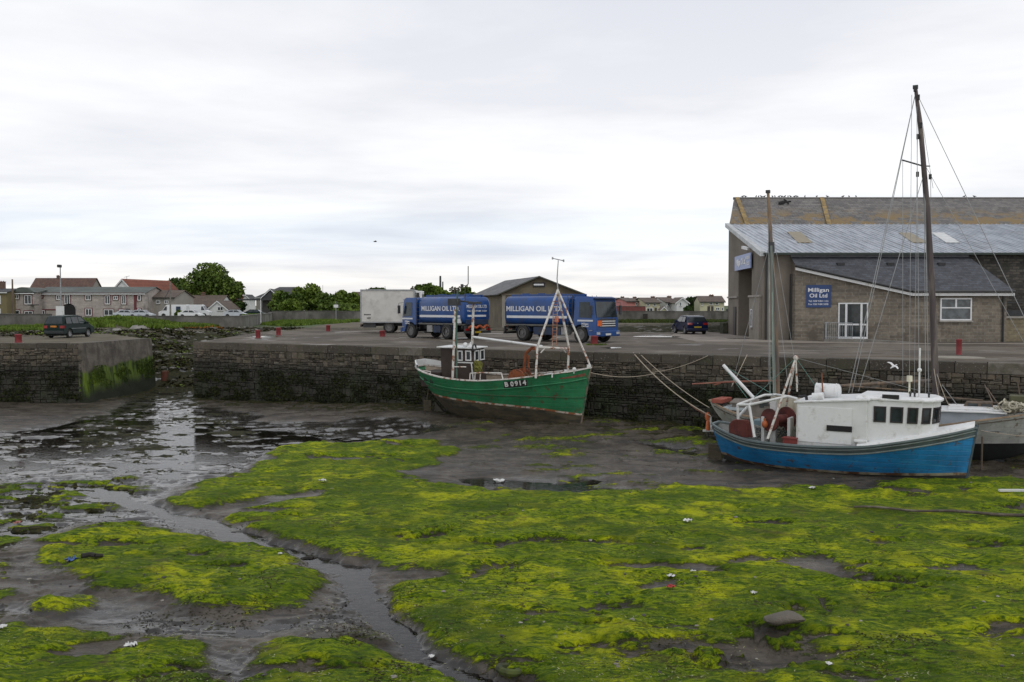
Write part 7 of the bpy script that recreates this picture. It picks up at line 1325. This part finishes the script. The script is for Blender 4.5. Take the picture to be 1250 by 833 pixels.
for (px_, py_, yy, n_, m_, l) in ((925, 520, .3, 90, M('pale tangled net', (.3, .29, .26), .95, var=.3, scale=6), 'pale tangled net heaped on the blue boat stern deck'), (966, 522, .5, 60, M('grey green net', (.16, .19, .17), .95, var=.3, scale=6), 'grey green net heaped behind the maroon drum by the cabin')):
    c_ = bp(px_, py_, yy); q = MB()
    for k in range(n_): q.ring(c_+Vector((rgn.gauss(0, .3), rgn.gauss(0, .28), rgn.uniform(-.35, .05))), (rgn.random()-.5, rgn.random()-.5, rgn.random()), rgn.uniform(.05, .16), .015, 7, 4)
    loose('fishing_net', q, c_, bbt, m_, l, 'net')
q = MB(); q.box(-.25, -.03, .1, .25, .03, .75); q.tube([(.2, 0, .7), (.25, 0, 1.2)], .03); q.build('rudder', GBOT, bbt.r)

# ---- white ketch behind it
kbt = Boat('sailing_ketch', (8.15, 36.9), (19.2, 31.1), -3.55, 'white hulled two masted ketch lying behind the blue boat, its bow leaving the view', 'sailing boat', roll=rad(-1.5))
L = kbt.L; B = 3.3
def kp(px, py, y=0.): return kbt.lo(px, py, y)
def kz(pts): return lin([(max(0, min(1, kp(*p).x/L)), kp(*p).z) for p in pts])
k_sh = kz([(870, 489, 0), (885, 500, -.9), (905, 508, -1.3), (960, 517, -1.6), (1060, 524, -1.65), (1143, 521, -1.6), (1200, 514.5, -1.4), (1250, 508, -.95), (1285, 500, 0)])
k_w = lin([(0, 1.05), (.5, .82), (1, .95)]); k_k = lin([(0, .7), (.15, .1), (.6, .0), (.85, .1), (1, .6)])
KW = paintmat('weathered white hull', (.46, .47, .44), (.33, .32, .27), (.17, .13, .08), amt=.5, ruf=.6); KB = M('black bottom paint', (.012, .013, .014), .7, var=.3)
kx, kw = hull(kbt, L, B, k_sh, k_k, [k_w, k_sh], [KB, KW], ['bottom', 'topsides'], rake=1.2, sternr=.8, full=.5, deckdrop=.22, capm=M('varnished capping', (.28, .2, .13), .6, var=.25), deckm=M('grey deck', (.25, .26, .26), .7, var=.15), bulm=KW, rubs=[(lambda t: k_sh(t)-.1, .02, WOOD)])
q = MB(); q.box(1.6, -.12, -.5, L-2, .12, .3); q.build('keel', KB, kbt.r)
GREYP = M('blue grey deck paint', (.3, .33, .36), .6, var=.1)
def coach(name, px0, px1, yc, zb_, zt_, m1, m2, par=None, taper=.25):
    xa, xb = kp(px0, 500, yc).x, kp(px1, 500, yc).x; q = MB(); sec = lambda x_, k, z1: [(x_, yc*k, zb_), (x_, yc*k*.93, z1-.04), (x_, 0, z1+.06), (x_, -yc*k*.93, z1-.04), (x_, -yc*k, zb_)]
    loft(q, [sec(xa, 1, zt_), sec(xb-(xb-xa)*.3, 1, zt_+.03), sec(xb, 1-taper, zt_)]); c_ = q.build(name, m1, kbt.r, bevel=.02); q = MB(); sec = lambda x_, k, z1: [(x_, yc*k, z1-.05), (x_, 0, z1+.06), (x_, -yc*k, z1-.05), (x_, -yc*k, z1-.01), (x_, 0, z1+.1), (x_, yc*k, z1-.01)]
    loft(q, [sec(xa-.08, 1.04, zt_), sec(xb-(xb-xa)*.3, 1.04, zt_+.03), sec(xb+.06, 1.04-taper, zt_)]); q.build('coachroof_top', m2, c_); return c_
dkz = k_sh(.75)-.2
coach('coachroof', 1148, 1227, -1.0, dkz-.1, kp(1190, 503, -1).z, GREYP, WHITEC); coach('coachroof', 1160, 1224, -.8, kp(1190, 504, -1).z-.1, kp(1190, 500, -.8).z, WHITEC, WHITEC)
q = MB(); a_ = kp(1176, 493, .1); 
q.prism([(a_.x-.1, a_.z-.25), (a_.x+.95, a_.z-.2), (a_.x+.95, a_.z+.12), (a_.x+.1, a_.z+.1)], -.35, .45); sk = q.build('skylight', WOOD, kbt.r, bevel=.02)
q = MB(); 
for k in range(2): q.box(a_.x+.15+k*.42, -.36, a_.z-.14, a_.x+.48+k*.42, -.352, a_.z+.06)
q.build('pane', GLASS, sk)
q = MB(); q.box(kp(1232, 490, .3).x, -.3, kp(1232, 498, .3).z, kp(1250, 490, .3).x, .6, kp(1232, 482, .3).z); q.build('deck_box', M('olive deck box', (.08, .08, .04), .8), kbt.r, bevel=.03)
c_ = kp(1243, 499, -.5); q = MB()
for k in range(40): q.ring(c_+Vector((rgn.gauss(0, .4), rgn.gauss(0, .2), rgn.uniform(-.1, .15))), (rgn.random()-.5, rgn.random()-.5, rgn.random()), rgn.uniform(.08, .2), .03, 7, 4)
loose('sail_bundle', q, c_, kbt, M('cream canvas', (.45, .42, .33), .9, var=.15), 'cream rope and canvas bundle on the ketch foredeck at the right edge', 'canvas')
xa = kp(893, 500, -.8).x; coach2 = coach('aft_cabin', 893, 960, -.75, k_sh(.15)-.2, kp(915, 492, -.7).z, M('grey brown canopy', (.16, .14, .12), .8), M('grey brown canopy', (.16, .14, .12), .8))
q = MB(); x_ = kx(.012, k_sh(0)); q.box(x_, -.75, k_sh(0)-.05, x_+.45, .75, k_sh(0)+.12); q.build('stern_board', M('red brown stern deck', (.28, .07, .045), .7, var=.2), kbt.r, bevel=.02); q = MB(); q.box(x_+.46, -.8, k_sh(.03)-.15, x_+1.3, .8, k_sh(.03)-.04); q.build('cockpit_seat', M('pale blue seat', (.4, .46, .48), .7), kbt.r)
MASTM = M('dark weathered spar', (.07, .055, .055), .75, var=.3, scale=2, stretch=(3, 3, .3), dirt=(.14, .12, .1), damt=.42, dscale=2); MIZM = M('bare pine spar', (.19, .13, .08), .7, var=.25, scale=2, stretch=(3, 3, .4), dirt=(.1, .085, .075), damt=.5, dscale=1.2)
mt = MB(); pts = [kp(1143.5, 510), kp(1141, 440), kp(1137, 340), kp(1131, 245), kp(1124.5, 165), kp(1117.5, 106)]; rs = [.12, .12, .115, .1, .085, .06]
for i in range(5): mt.cyl(pts[i], pts[i+1], rs[i], rs[i+1], 12, cap=(i in (0, 4)))
mm = mt.build('main_mast', MASTM, kbt.r, smooth=True)
q = MB(); q.tube([kp(1101, 195.5, -.1), kp(1127, 203)], .03, 6); q.tube([kp(1127, 203), kp(1135, 203, .4)], .025, 6); q.build('spreader', DARK, mm)
q = MB()
for px_, py_ in ((1121, 119), (1124, 153), (1120.5, 167), (1120, 213), (1135.5, 216), (1117, 109)): p = kp(px_, py_, -.1); q.box(p.x-.05, p.y-.05, p.z-.09, p.x+.05, p.y+.05, p.z+.09)
q.build('block', BLACK, mm); q = MB(); q.box(*(kp(1115, 108)-Vector((.02, .08, .02))), *(kp(1120, 105)+Vector((.02, .08, .02)))); q.build('masthead', DARK, mm)
mz = MB(); pts = [kp(950, 505), kp(948, 440), kp(944, 340), kp(941, 300), kp(939, 260), kp(937.5, 233.5)]; rs = [.1, .1, .085, .09, .07, .055]
for i in range(5): mz.cyl(pts[i], pts[i+1], rs[i], rs[i+1], 12, cap=(i in (0, 4)))
mz_ = mz.build('mizzen_mast', MIZM, kbt.r, smooth=True); q = MB(); q.cyl(kp(942, 308), kp(941.3, 296), .125, n=12); q.box(*(kp(937.5, 236)-Vector((.08, .08, 0))), *(kp(937.5, 233)+Vector((.08, .08, .02)))); q.build('mast_band', DARK, mz_)
q = MB(); q.tube([kp(946, 500, -.3), kp(941.5, 300, -.12)], .06, 6, .045); q.build('lowered_sail_cover', M('pale green spar', (.17, .2, .18), .8, var=.25, scale=2, stretch=(6, 6, .3)), kbt.r, smooth=True)
q = MB(); q.tube([kp(1136, 465, -.1), kp(1020, 471.5, -.2), kp(1000, 473, -.2)], .07, 8, .05); q.tube([kp(1110, 477, -.3), kp(1030, 471, -.3)], .03, 6); q.build('main_boom', MIZM, kbt.r, smooth=True)
q = MB(); q.tube([kp(948, 465, -.1), kp(900, 466, -.1), kp(845, 469, -.1)], .04, 8, .03); q.tube([kp(872, 470, -.1), kp(880, 468, -.1)], .03, 6); q.build('mizzen_boom', M('red brown spar', (.24, .09, .06), .7, var=.2, dirt=(.3, .26, .2), damt=.4), kbt.r, smooth=True)
q = MB(); q.tube([kp(1150, 485, .3), kp(1200, 489, .3)], .04, 6); q.tube([kp(1205, 492, -.3), kp(1230, 492, -.3)], .03, 6); q.build('spare_spar', WOOD, kbt.r)
def stay(a_, b_, r_=.011, m_=WIRE, nm='stay', bt_=kbt, sag=0):
    a_ = Vector(a_); b_ = Vector(b_); q = MB(); n = 10 if sag else 1; q.tube([a_.lerp(b_, i/n)-Vector((0, 0, sag*4*(i/n)*(1-i/n))) for i in range(n+1)], r_, 5); return q.build(nm, m_, bt_.r)
top = kp(1118, 112); hd = kp(1127, 203)
for b_ in ((1036, 480, -1.4), (1040, 480, -1.35), ): stay(top, kp(*b_), .013)
stay(kp(1102, 196, -.1), kp(1102, 470, -.9), .009); stay(kp(1113, 116), kp(1110, 470, -1.0), .009); stay(kp(1120, 168), kp(1116, 480, -1.0), .009); stay(kp(1119, 112), kp(1122, 480, -1.1), .01); stay(kp(1128, 205), kp(1130, 490, -.6), .012); stay(kp(1129, 215), kp(1134, 500, -.8), .012); stay(kp(1136, 216, .2), kp(1139, 480, .3), .01)
stay(kp(1130, 205), kp(1048, 478, -1.3), .012); stay(top, kp(1290, 470, 0), .012); stay(kp(1131, 205), kp(1262, 440, 0), .009); stay(kp(1122, 125), kp(1139, 230, .3), .008)
stay(kp(1150, 470, -.1), kp(1168, 494, -.6), .012); stay(kp(1139, 440), kp(1160, 498, -.4), .014, ROPE, sag=.15); stay(kp(1140, 450, -.1), kp(1150, 505, -.8), .014, ROPE, sag=.05)
mtop = kp(938, 240)
for b_ in ((905, 416, 0), ): pass
stay(kp(939, 300), kp(893, 472, .4), .012); stay(kp(941, 300), kp(962, 470, -.9), .009); stay(kp(942, 305), kp(944, 480, -.7), .012, M('pale green rope', (.3, .38, .34), .9)); stay(kp(939, 300), kp(940, 480, -.9), .012, M('pale green rope', (.3, .38, .34), .9)); stay(kp(938, 240), kp(938, 470, -.5), .008); stay(kp(940, 262), kp(975, 470, -1), .007)
stay(kp(1202, 470, .3), kp(1212, 492, -.9), .02, WOOD, 'gear_handle'); stay(kp(1205, 474, -.3), kp(1222, 499, -1), .018, WOOD, 'gear_handle'); stay(kp(1242, 465, .3), kp(1245, 485, .3), .02, WOOD, 'gear_handle')
stay(kp(1198, 526, -1.75), kp(1255, 533, -1.2), .012, ROPE, 'hull_line', sag=.02)
# orange fender / covered outboard at the stern
r = thing('outboard_motor', kbt.M@kp(864, 512, 0), 0, 'orange covered outboard hanging on the ketch stern', 'outboard'); q = MB(); q.ball((0, 0, .1), (.12, .11, .2)); q.cyl((0, 0, -.45), (0.02, 0, .1), .1, .06); q.build('cowl', M('orange cover', (.5, .13, .04), .7, var=.3, scale=5, dirt=(.55, .5, .45), damt=.35, dscale=4), r, smooth=True); q = MB(); q.cyl((.14, -.05, -.38), (.1, -.05, .12), .05); q.box(-.2, -.06, -.5, .3, .04, -.42); q.build('bracket', WHITE, r)
MB().cyl((0, 0, -.9), (0, 0, -.4), .04).build('leg', DARK, r)
# stone footing under the stern
p = gnd(853, 566, -3.42); r = thing('timber_block', (kbt.M@kp(866, 545, .2)), kbt.a, 'dark weedy timber block at the ketch stern by the quay foot', 'block'); q = MB()
for k in range(4): q.box(-.75, -.5, -1.45+k*.42, .55, .5, -1.45+k*.42+.38)
q.build('block', M('slimy timber', (.035, .038, .018), .85, var=.4, scale=3, dirt=(.05, .06, .012), damt=.4, bump=.03, bscale=8), r, bevel=.03)

# ================================================================== MOORING LINES, POSTS, LITTER
def line(name, a_, b_, r_, sag, m_, label, cat='rope', grp=None):
    a_ = Vector(a_); b_ = Vector(b_); q = MB(); n = 16; q.tube([a_.lerp(b_, i/n)-a_-Vector((0, 0, sag*4*(i/n)*(1-i/n))) for i in range(n+1)], r_, 5); return tag(q.build(name, m_, loc=a_), label, cat, grp)
qe = lambda px: on(px, 432, Q0, Q2)[2]
qa = qe(773); qa.z = .03; ks = kbt.M@kp(868, 508, -.2); ks2 = kbt.M@kp(866, 498, .2)
line('mooring_rope', qa, ks, .025, .28, ROPE, 'thicker pale mooring rope from the quay down to the ketch stern', grp='mooring ropes'); line('mooring_rope', qa+Vector((.25, -.1, 0)), ks2, .018, .15, ROPE, 'thinner straighter mooring rope from the quay to the ketch stern', grp='mooring ropes')
c3 = at(838, 490, 39.3); line('mooring_rope', c3, ks, .02, .1, RUST, 'short rust brown rope slanting from the quay wall to the ketch stern', grp='mooring ropes')
qb = qe(865); qb.z = .0; qc = on(795, 455, Q0-qn*.15, Q2-qn*.15)[2]; line('mooring_rope', qb-qn*.12, qc, .016, .12, ROPE, 'slack brown rope hanging along the quay face from the coping', grp='mooring ropes')
gbw = gbt.M@bpt(721, 455, 0); qx = on(800, 456, Q0-qn*.16, Q2-qn*.16)[2]; line('mooring_rope', gbw, qx, .018, .18, ROPE, 'rope from the green boat stem slung along the quay wall to the right', grp='mooring ropes')
qd_ = on(878, 457, Q0-qn*.16, Q2-qn*.16)[2]; line('mooring_rope', qx, qd_, .012, .1, M('dark rope', (.1, .09, .07), .9), 'dark rope along the quay wall toward the ketch stern', grp='mooring ropes')
qs = gnd(905, 418.0); 
line('mooring_rope', kbt.M@kp(893, 472, .4), on(912, 436, Q0, Q2)[2]+Vector((0, 0, .1)), .015, .02, ROPE, 'short pale line from the ketch up to the quay left of the mizzen mast', grp='mooring ropes')
MUDZ = lambda x_, y_: float(bed(np.array([x_]), np.array([y_]))[0])
def mudpt(px, py):
    p = gnd(px, py, BED)
    for _ in range(4): p = gnd(px, py, MUDZ(p.x, p.y))
    return p
p = mudpt(1198, 574); r = thing('mud_post', (p.x, p.y, p.z), 0, 'thin dark post stuck in the mud before the ketch bow', 'post'); MB().cyl((0, 0, -.2), (.01, 0, 1.15), .035, .03, 7).build('post', WOOD, r)
p = at(201.5, 466, 62); r = thing('channel_post', (p.x, 62, BED), 0, 'short thick red brown post standing in the channel between the quays', 'post'); MB().cyl((0, 0, -.1), (0, 0, 1.15), .26, .24, 12).build('post', M('rusty post', (.13, .04, .025), .85, dirt=(.03, .04, .015), damt=.5), r)
q = MB(); a_ = mudpt(1042, 621.5); b_ = mudpt(1262, 632.5); n = 14; q.tube([a_.lerp(b_, i/n)-a_+Vector((.0, .05*math.sin(i*1.1), .055+.02*math.sin(i*.9))) for i in range(n+1)], .028, 7, .045)
tag(q.build('driftwood_pole', M('wet driftwood', (.06, .045, .03), .7, var=.3, dirt=(.14, .12, .09), damt=.45, dscale=2), loc=a_, smooth=True), 'long thin pole lying on the algae before the blue boat at the right edge', 'pole')
q = MB(); a_ = mudpt(1236, 600); q.box(-.4, -.05, 0, .5, .05, .06); tag(q.build('plank', WHITE, loc=a_), 'short white plank lying on the mud at the right edge', 'plank')
def onmud(name, px, py, mb, mat, label, cat, dz=0, smooth=True, rz=0): p = mudpt(px, py); o = mb.build(name, mat, loc=(p.x, p.y, p.z+dz), smooth=smooth); o.rotation_euler[2] = rz; return tag(o, label, cat)
rg = random.Random(5); q = MB(); vs = []; q.ball((0, 0, 0), (.34, .17, .11), 14, 8); q.v = [(x_+.04*math.sin(z_*20+x_*8), y_+.03*math.sin(x_*9), z_+.02*math.sin(x_*7+1)) for x_, y_, z_ in q.v]; onmud('boulder', 957, 759, q, M('smooth brown stone', (.11, .095, .075), .7, var=.2, bump=.02), 'smooth elongated brown stone lying on the algae, nearest big stone', 'stone', .05)
q = MB(); q.ring((0, 0, .0), (.15, .1, 1), .15, .06, 22, 8); onmud('old_tyre', 621, 821, q, M('algae covered tyre', (.03, .038, .01), .8, var=.4, scale=8, dirt=(.06, .08, .01), damt=.45), 'small old tyre half sunk in algae at the bottom edge', 'tyre', .04)
def crumple(s, seed, flat=.4):
    rg = random.Random(seed); q = MB(); n = 7; vs = [(s*(i/(n-1)-.5)*1.2+rg.uniform(-.1, .1)*s, s*(j/(n-1)-.5)+rg.uniform(-.1, .1)*s, rg.random()*s*flat) for j in range(n) for i in range(n)]; q.add(vs, [(j*n+i, j*n+i+1, (j+1)*n+i+1, (j+1)*n+i) for j in range(n-1) for i in range(n-1)]); return q
PL = M('white plastic', (.62, .62, .6), .4, var=.1)
for k, (px_, py_, s_, m_, l) in enumerate(((159, 791, .15, PL, 'white scrap of plastic on the algae, bottom left, largest one'), (3, 768, .12, PL, 'white scrap at the left edge of the mud'), (394, 589, .2, PL, 'white wrapper on the upper algae bank left of the pool'), (609, 590, .28, PL, 'white sheet of plastic lying at the left end of the dark pool'), (992, 597.5, .16, PL, 'white scrap below the blue boat'), (920, 726, .1, PL, 'small white scrap left of the brown stone'), (819, 706, .13, PL, 'pale scrap above the red can on the algae'), (846, 700, .1, PL, 'white shell-like scrap right of the red can'), (1012, 813, .08, PL, 'tiny white scrap near the bottom, right of the bare mud'), (527, 804, .08, PL, 'tiny white ball by the stream at the bottom'), (840, 638, .16, PL, 'pale scrap on the yellow algae left of the driftwood'), (342, 678, .08, PL, 'tiny white scrap by the bend of the stream'),
    (88, 686, .2, M('blue plastic', (.03, .09, .3), .4), 'blue plastic bag on the algae island, left side'), (818, 719, .13, M('red litter', (.4, .03, .03), .5), 'crumpled red can on the algae right of centre'), (22, 640, .17, M('pink litter', (.3, .12, .1), .6), 'pinkish scrap on the patchy weed at the left'), (628, 487, .15, PL, 'small white scrap on the mud under the green boat'), (628, 512, .14, PL, 'pale fleck on the mud in front of the green boat'))):
    onmud('litter', px_, py_, crumple(s_, k), m_, l, 'litter', .03, rz=k)
# dark drifted logs and weed-covered lumps
DK = M('blackened wood', (.02, .017, .013), .85, var=.3)
for k, (px_, py_, l_, l) in enumerate(((165, 528, .9, 'dark flat log on the wet mud below the channel'), (112, 682, .45, 'black stick beside the blue bag'), (378, 686, .35, 'dark brown chunk at the right bank of the stream'), (20, 536, .3, 'dark lump on the wet mud at the far left'))):
    q = MB(); q.tube([(-l_/2, 0, 0), (-l_*.1, .04, .03), (l_*.2, -.02, .02), (l_/2, .05, .0)], .06, 7, .04); onmud('driftwood', px_, py_, q, DK, l, 'driftwood', .05, rz=.3*k-.3)
# fallen weed, tangled clumps and fine filaments on the flat
rg_ = np.random.default_rng(12)
def scatter(n, pymin=500, pymax=860):
    px_ = rg_.random(n)*1500-125; py_ = pymin+(pymax-pymin)*rg_.random(n); X = (px_-625)/FPX; dd = (CAMZ-BED)/np.tan(np.arctan((py_-416.5)/FPX)+PITCH); return X*dd, dd
X, Y = scatter(70000); z, al, wet_, wd, sh_ = bed(X, Y, True); k = (fbm(X*1.1, Y*1.1, 201, 5, .6) > .6) & (fbm(X*.35, Y*.35, 205, 3) > .48) & (qdist(X, Y) < -.4); X, Y, z = X[k], Y[k], z[k]
tag(leafmesh('seaweed', np.stack([X, Y, z+.006], 1), .017, WEEDM, None, 31, aspect=1.8, flat=.25), 'dark clumps of loose seaweed strewn over the algae', None, kind='stuff')
X, Y = scatter(90000, 560); z, al, wet_, wd, sh_ = bed(X, Y, True); k = (al > .6) & (fbm(X*.8, Y*.8, 221, 5, .6) > .53); X, Y, z = X[k], Y[k], z[k]
ALG = foliage('algae filament', (.045, .075, .006), (.15, .2, .015), scale=.8)
tag(leafmesh('algae_filaments', np.stack([X, Y, z+.004], 1), .011, ALG, None, 33, aspect=2.6, flat=.22), 'matted green algae filaments on the mud', None, kind='stuff')
X, Y = scatter(9000, 600); z, al, wet_, wd, sh_ = bed(X, Y, True); k = (fbm(X*.9, Y*.9, 231, 5, .6) > .52); X, Y, z = X[k], Y[k], z[k]
tag(leafmesh('dry_weed', np.stack([X, Y, z+.006], 1), .011, M('bleached weed', (.26, .27, .13), .9, var=.3), None, 35, aspect=2.6, flat=.2), 'bleached yellow strands of weed on the algae', None, kind='stuff')
rgp = random.Random(77); q = MB(); q2 = MB()
for k in range(230):
    px_, py_ = rgp.uniform(-60, 1310), rgp.uniform(530, 850); p = gnd(px_, py_, BED)
    if qdist(p.x, p.y) > -.6: continue
    rock(q if k % 4 else q2, (p.x, p.y, MUDZ(p.x, p.y)+.005), rgp.uniform(.012, .045), rgp, .5)
tag(q.build('pebbles', M('dark pebble', (.05, .046, .04), .7, var=.4), smooth=True), 'small dark stones scattered on the flat', None, kind='stuff'); tag(q2.build('shells', M('pale shell', (.24, .22, .19), .6, var=.3), smooth=True), 'pale shell fragments scattered on the flat', None, kind='stuff')
# hanging weed along the foot of the quays
def wallweed(p0, p1, n, seed, z0_, z1_, m_):
    rg = np.random.default_rng(seed); p0 = np.array(p0[:2]); p1 = np.array(p1[:2]); d = p1-p0; u = rg.random(n); zz = z0_+(z1_-z0_)*rg.random(n)**1.3; nn = np.array([d[1], -d[0]])/np.hypot(*d); P = p0+u[:, None]*d+nn*(.06+.05*rg.random(n))[:, None]; k = fbm(u*np.hypot(*d)*1.2, zz*2, seed, 4) > .47; return np.concatenate([P, zz[:, None]], 1)[k]
P = np.concatenate([wallweed(Q0, Q0+qd*34, 26000, 3, -3.4, -1.5, 0), wallweed((-40, LC.y), LC, 9000, 4, -3.4, -1.6, 0)]); tag(leafmesh('wall_seaweed', P, .07, foliage('slimy wall weed', (.012, .014, .005), (.035, .045, .008), scale=.8), None, 9, up=.55, aspect=.5), 'dark seaweed hanging on the lower quay stones', None, kind='stuff')
P = wallweed(LC+n3*.16, LE+n3*.16, 9000, 5, -3.3, -1.35, 0); tag(leafmesh('green_wall_weed', P, .06, foliage('bright wall weed', (.03, .05, .006), (.08, .125, .01), scale=.6), None, 10, up=.6, aspect=.5), 'bright green weed on the concrete channel face', None, kind='stuff')

# ---- birds
FE = M('dark feathers', (.03, .03, .033), .7); GULLM = M('white feathers', (.7, .7, .7), .7, var=.04)
def bird(s=.105):
    q = MB(); q.ball((0, 0, s*.75), (s*.95, s*.5, s*.5), 10, 7); q.ball((s*.85, 0, s*1.35), (s*.32, s*.28, s*.3), 8, 6); q.cyl((s*.5, 0, s*.9), (s*.85, 0, s*1.3), s*.32, s*.24, 8); q.cyl((s*1.1, 0, s*1.33), (s*1.45, 0, s*1.25), s*.09, .004, 5); q.cyl((-s*.7, 0, s*.7), (-s*1.6, 0, s*.5), s*.3, s*.1, 6); return q
proto = thing('bird', (0, 0, 0), 0, 'small dark bird', 'bird', 'dark birds sitting along the hall ridge'); bird().build('body', FE, proto, smooth=True); q = MB(); q.cyl((0, .03, 0), (0, .03, .08), .008, n=4); q.cyl((0, -.03, 0), (0, -.03, .08), .008, n=4); q.build('leg', DARK, proto)
bx = (906.6, 910, 923, 926, 929.5, 933, 943, 946, 951, 954.5, 958, 962, 965, 970, 973, 982.5, 997, 1010, 1029, 1036.5, 1045, 1177, 1189.5)
for k, px_ in enumerate(bx):
    p = at(px_, 239, 76.5); o = proto if k == 0 else copy_tree(proto); o.location = (p.x, 76.5, zr+.15); o.rotation_euler[2] = (k*2.4) % 6.28; o['label'] = 'small dark bird perched on the ridge of the old slate hall roof'
g = thing('gull', on(1092, 447, Q0-qn*.1, Q2-qn*.1)[2]-qn*.3, 0, 'white gull flying in front of the quay wall', 'gull'); q = MB(); s_ = .11; q.ball((0, 0, 0), (s_, s_*.4, s_*.38), 10, 7); q.ball((s_*1.05, 0, s_*.25), (s_*.28, s_*.25, s_*.25), 8, 6); q.cyl((s_*1.25, 0, s_*.22), (s_*1.65, 0, s_*.15), s_*.08, .004, 5); q.cyl((-s_*.7, 0, 0), (-s_*1.5, 0, -.02), s_*.3, s_*.12, 6); q.build('body', GULLM, g, smooth=True)
WSC = .5
for w_ in (-1, 1): q = MB(); q.add([(.12, w_*.05, .02), (-.08, w_*.05, .02), (-.1, w_*.28, .16), (.06, w_*.3, .17), (-.14, w_*.6, .12), (-.02, w_*.55, .14), (.12, w_*.05, .045), (-.08, w_*.05, .035), (-.1, w_*.28, .175), (.06, w_*.3, .19), (-.14, w_*.6, .128), (-.02, w_*.55, .155)], [(0, 1, 2, 3), (3, 2, 4, 5), (6, 7, 8, 9), (9, 8, 10, 11), (0, 3, 9, 6), (3, 5, 11, 9), (1, 2, 8, 7), (2, 4, 10, 8)]); q.v = [tuple(c*WSC for c in v) for v in q.v]; q.build('wing', GULLM, g)
g.rotation_euler = (rad(25), rad(-20), rad(15))
g2 = thing('gull', at(458, 295, 150), rad(20), 'distant bird gliding in the sky above the box lorry', 'gull'); q = MB(); q.ball((0, 0, 0), (.3, .1, .1), 8, 5); q.build('body', FE, g2)
for w_ in (-1, 1): q = MB(); q.add([(.1, w_*.05, 0), (-.1, w_*.05, 0), (-.1, w_*.8, .1), (0, w_*.8, .12), (.1, w_*.05, .02), (-.1, w_*.05, .02), (-.1, w_*.8, .115), (0, w_*.8, .135)], [(0, 1, 2, 3), (4, 5, 6, 7), (0, 3, 7, 4), (1, 2, 6, 5)]); q.build('wing', FE, g2)
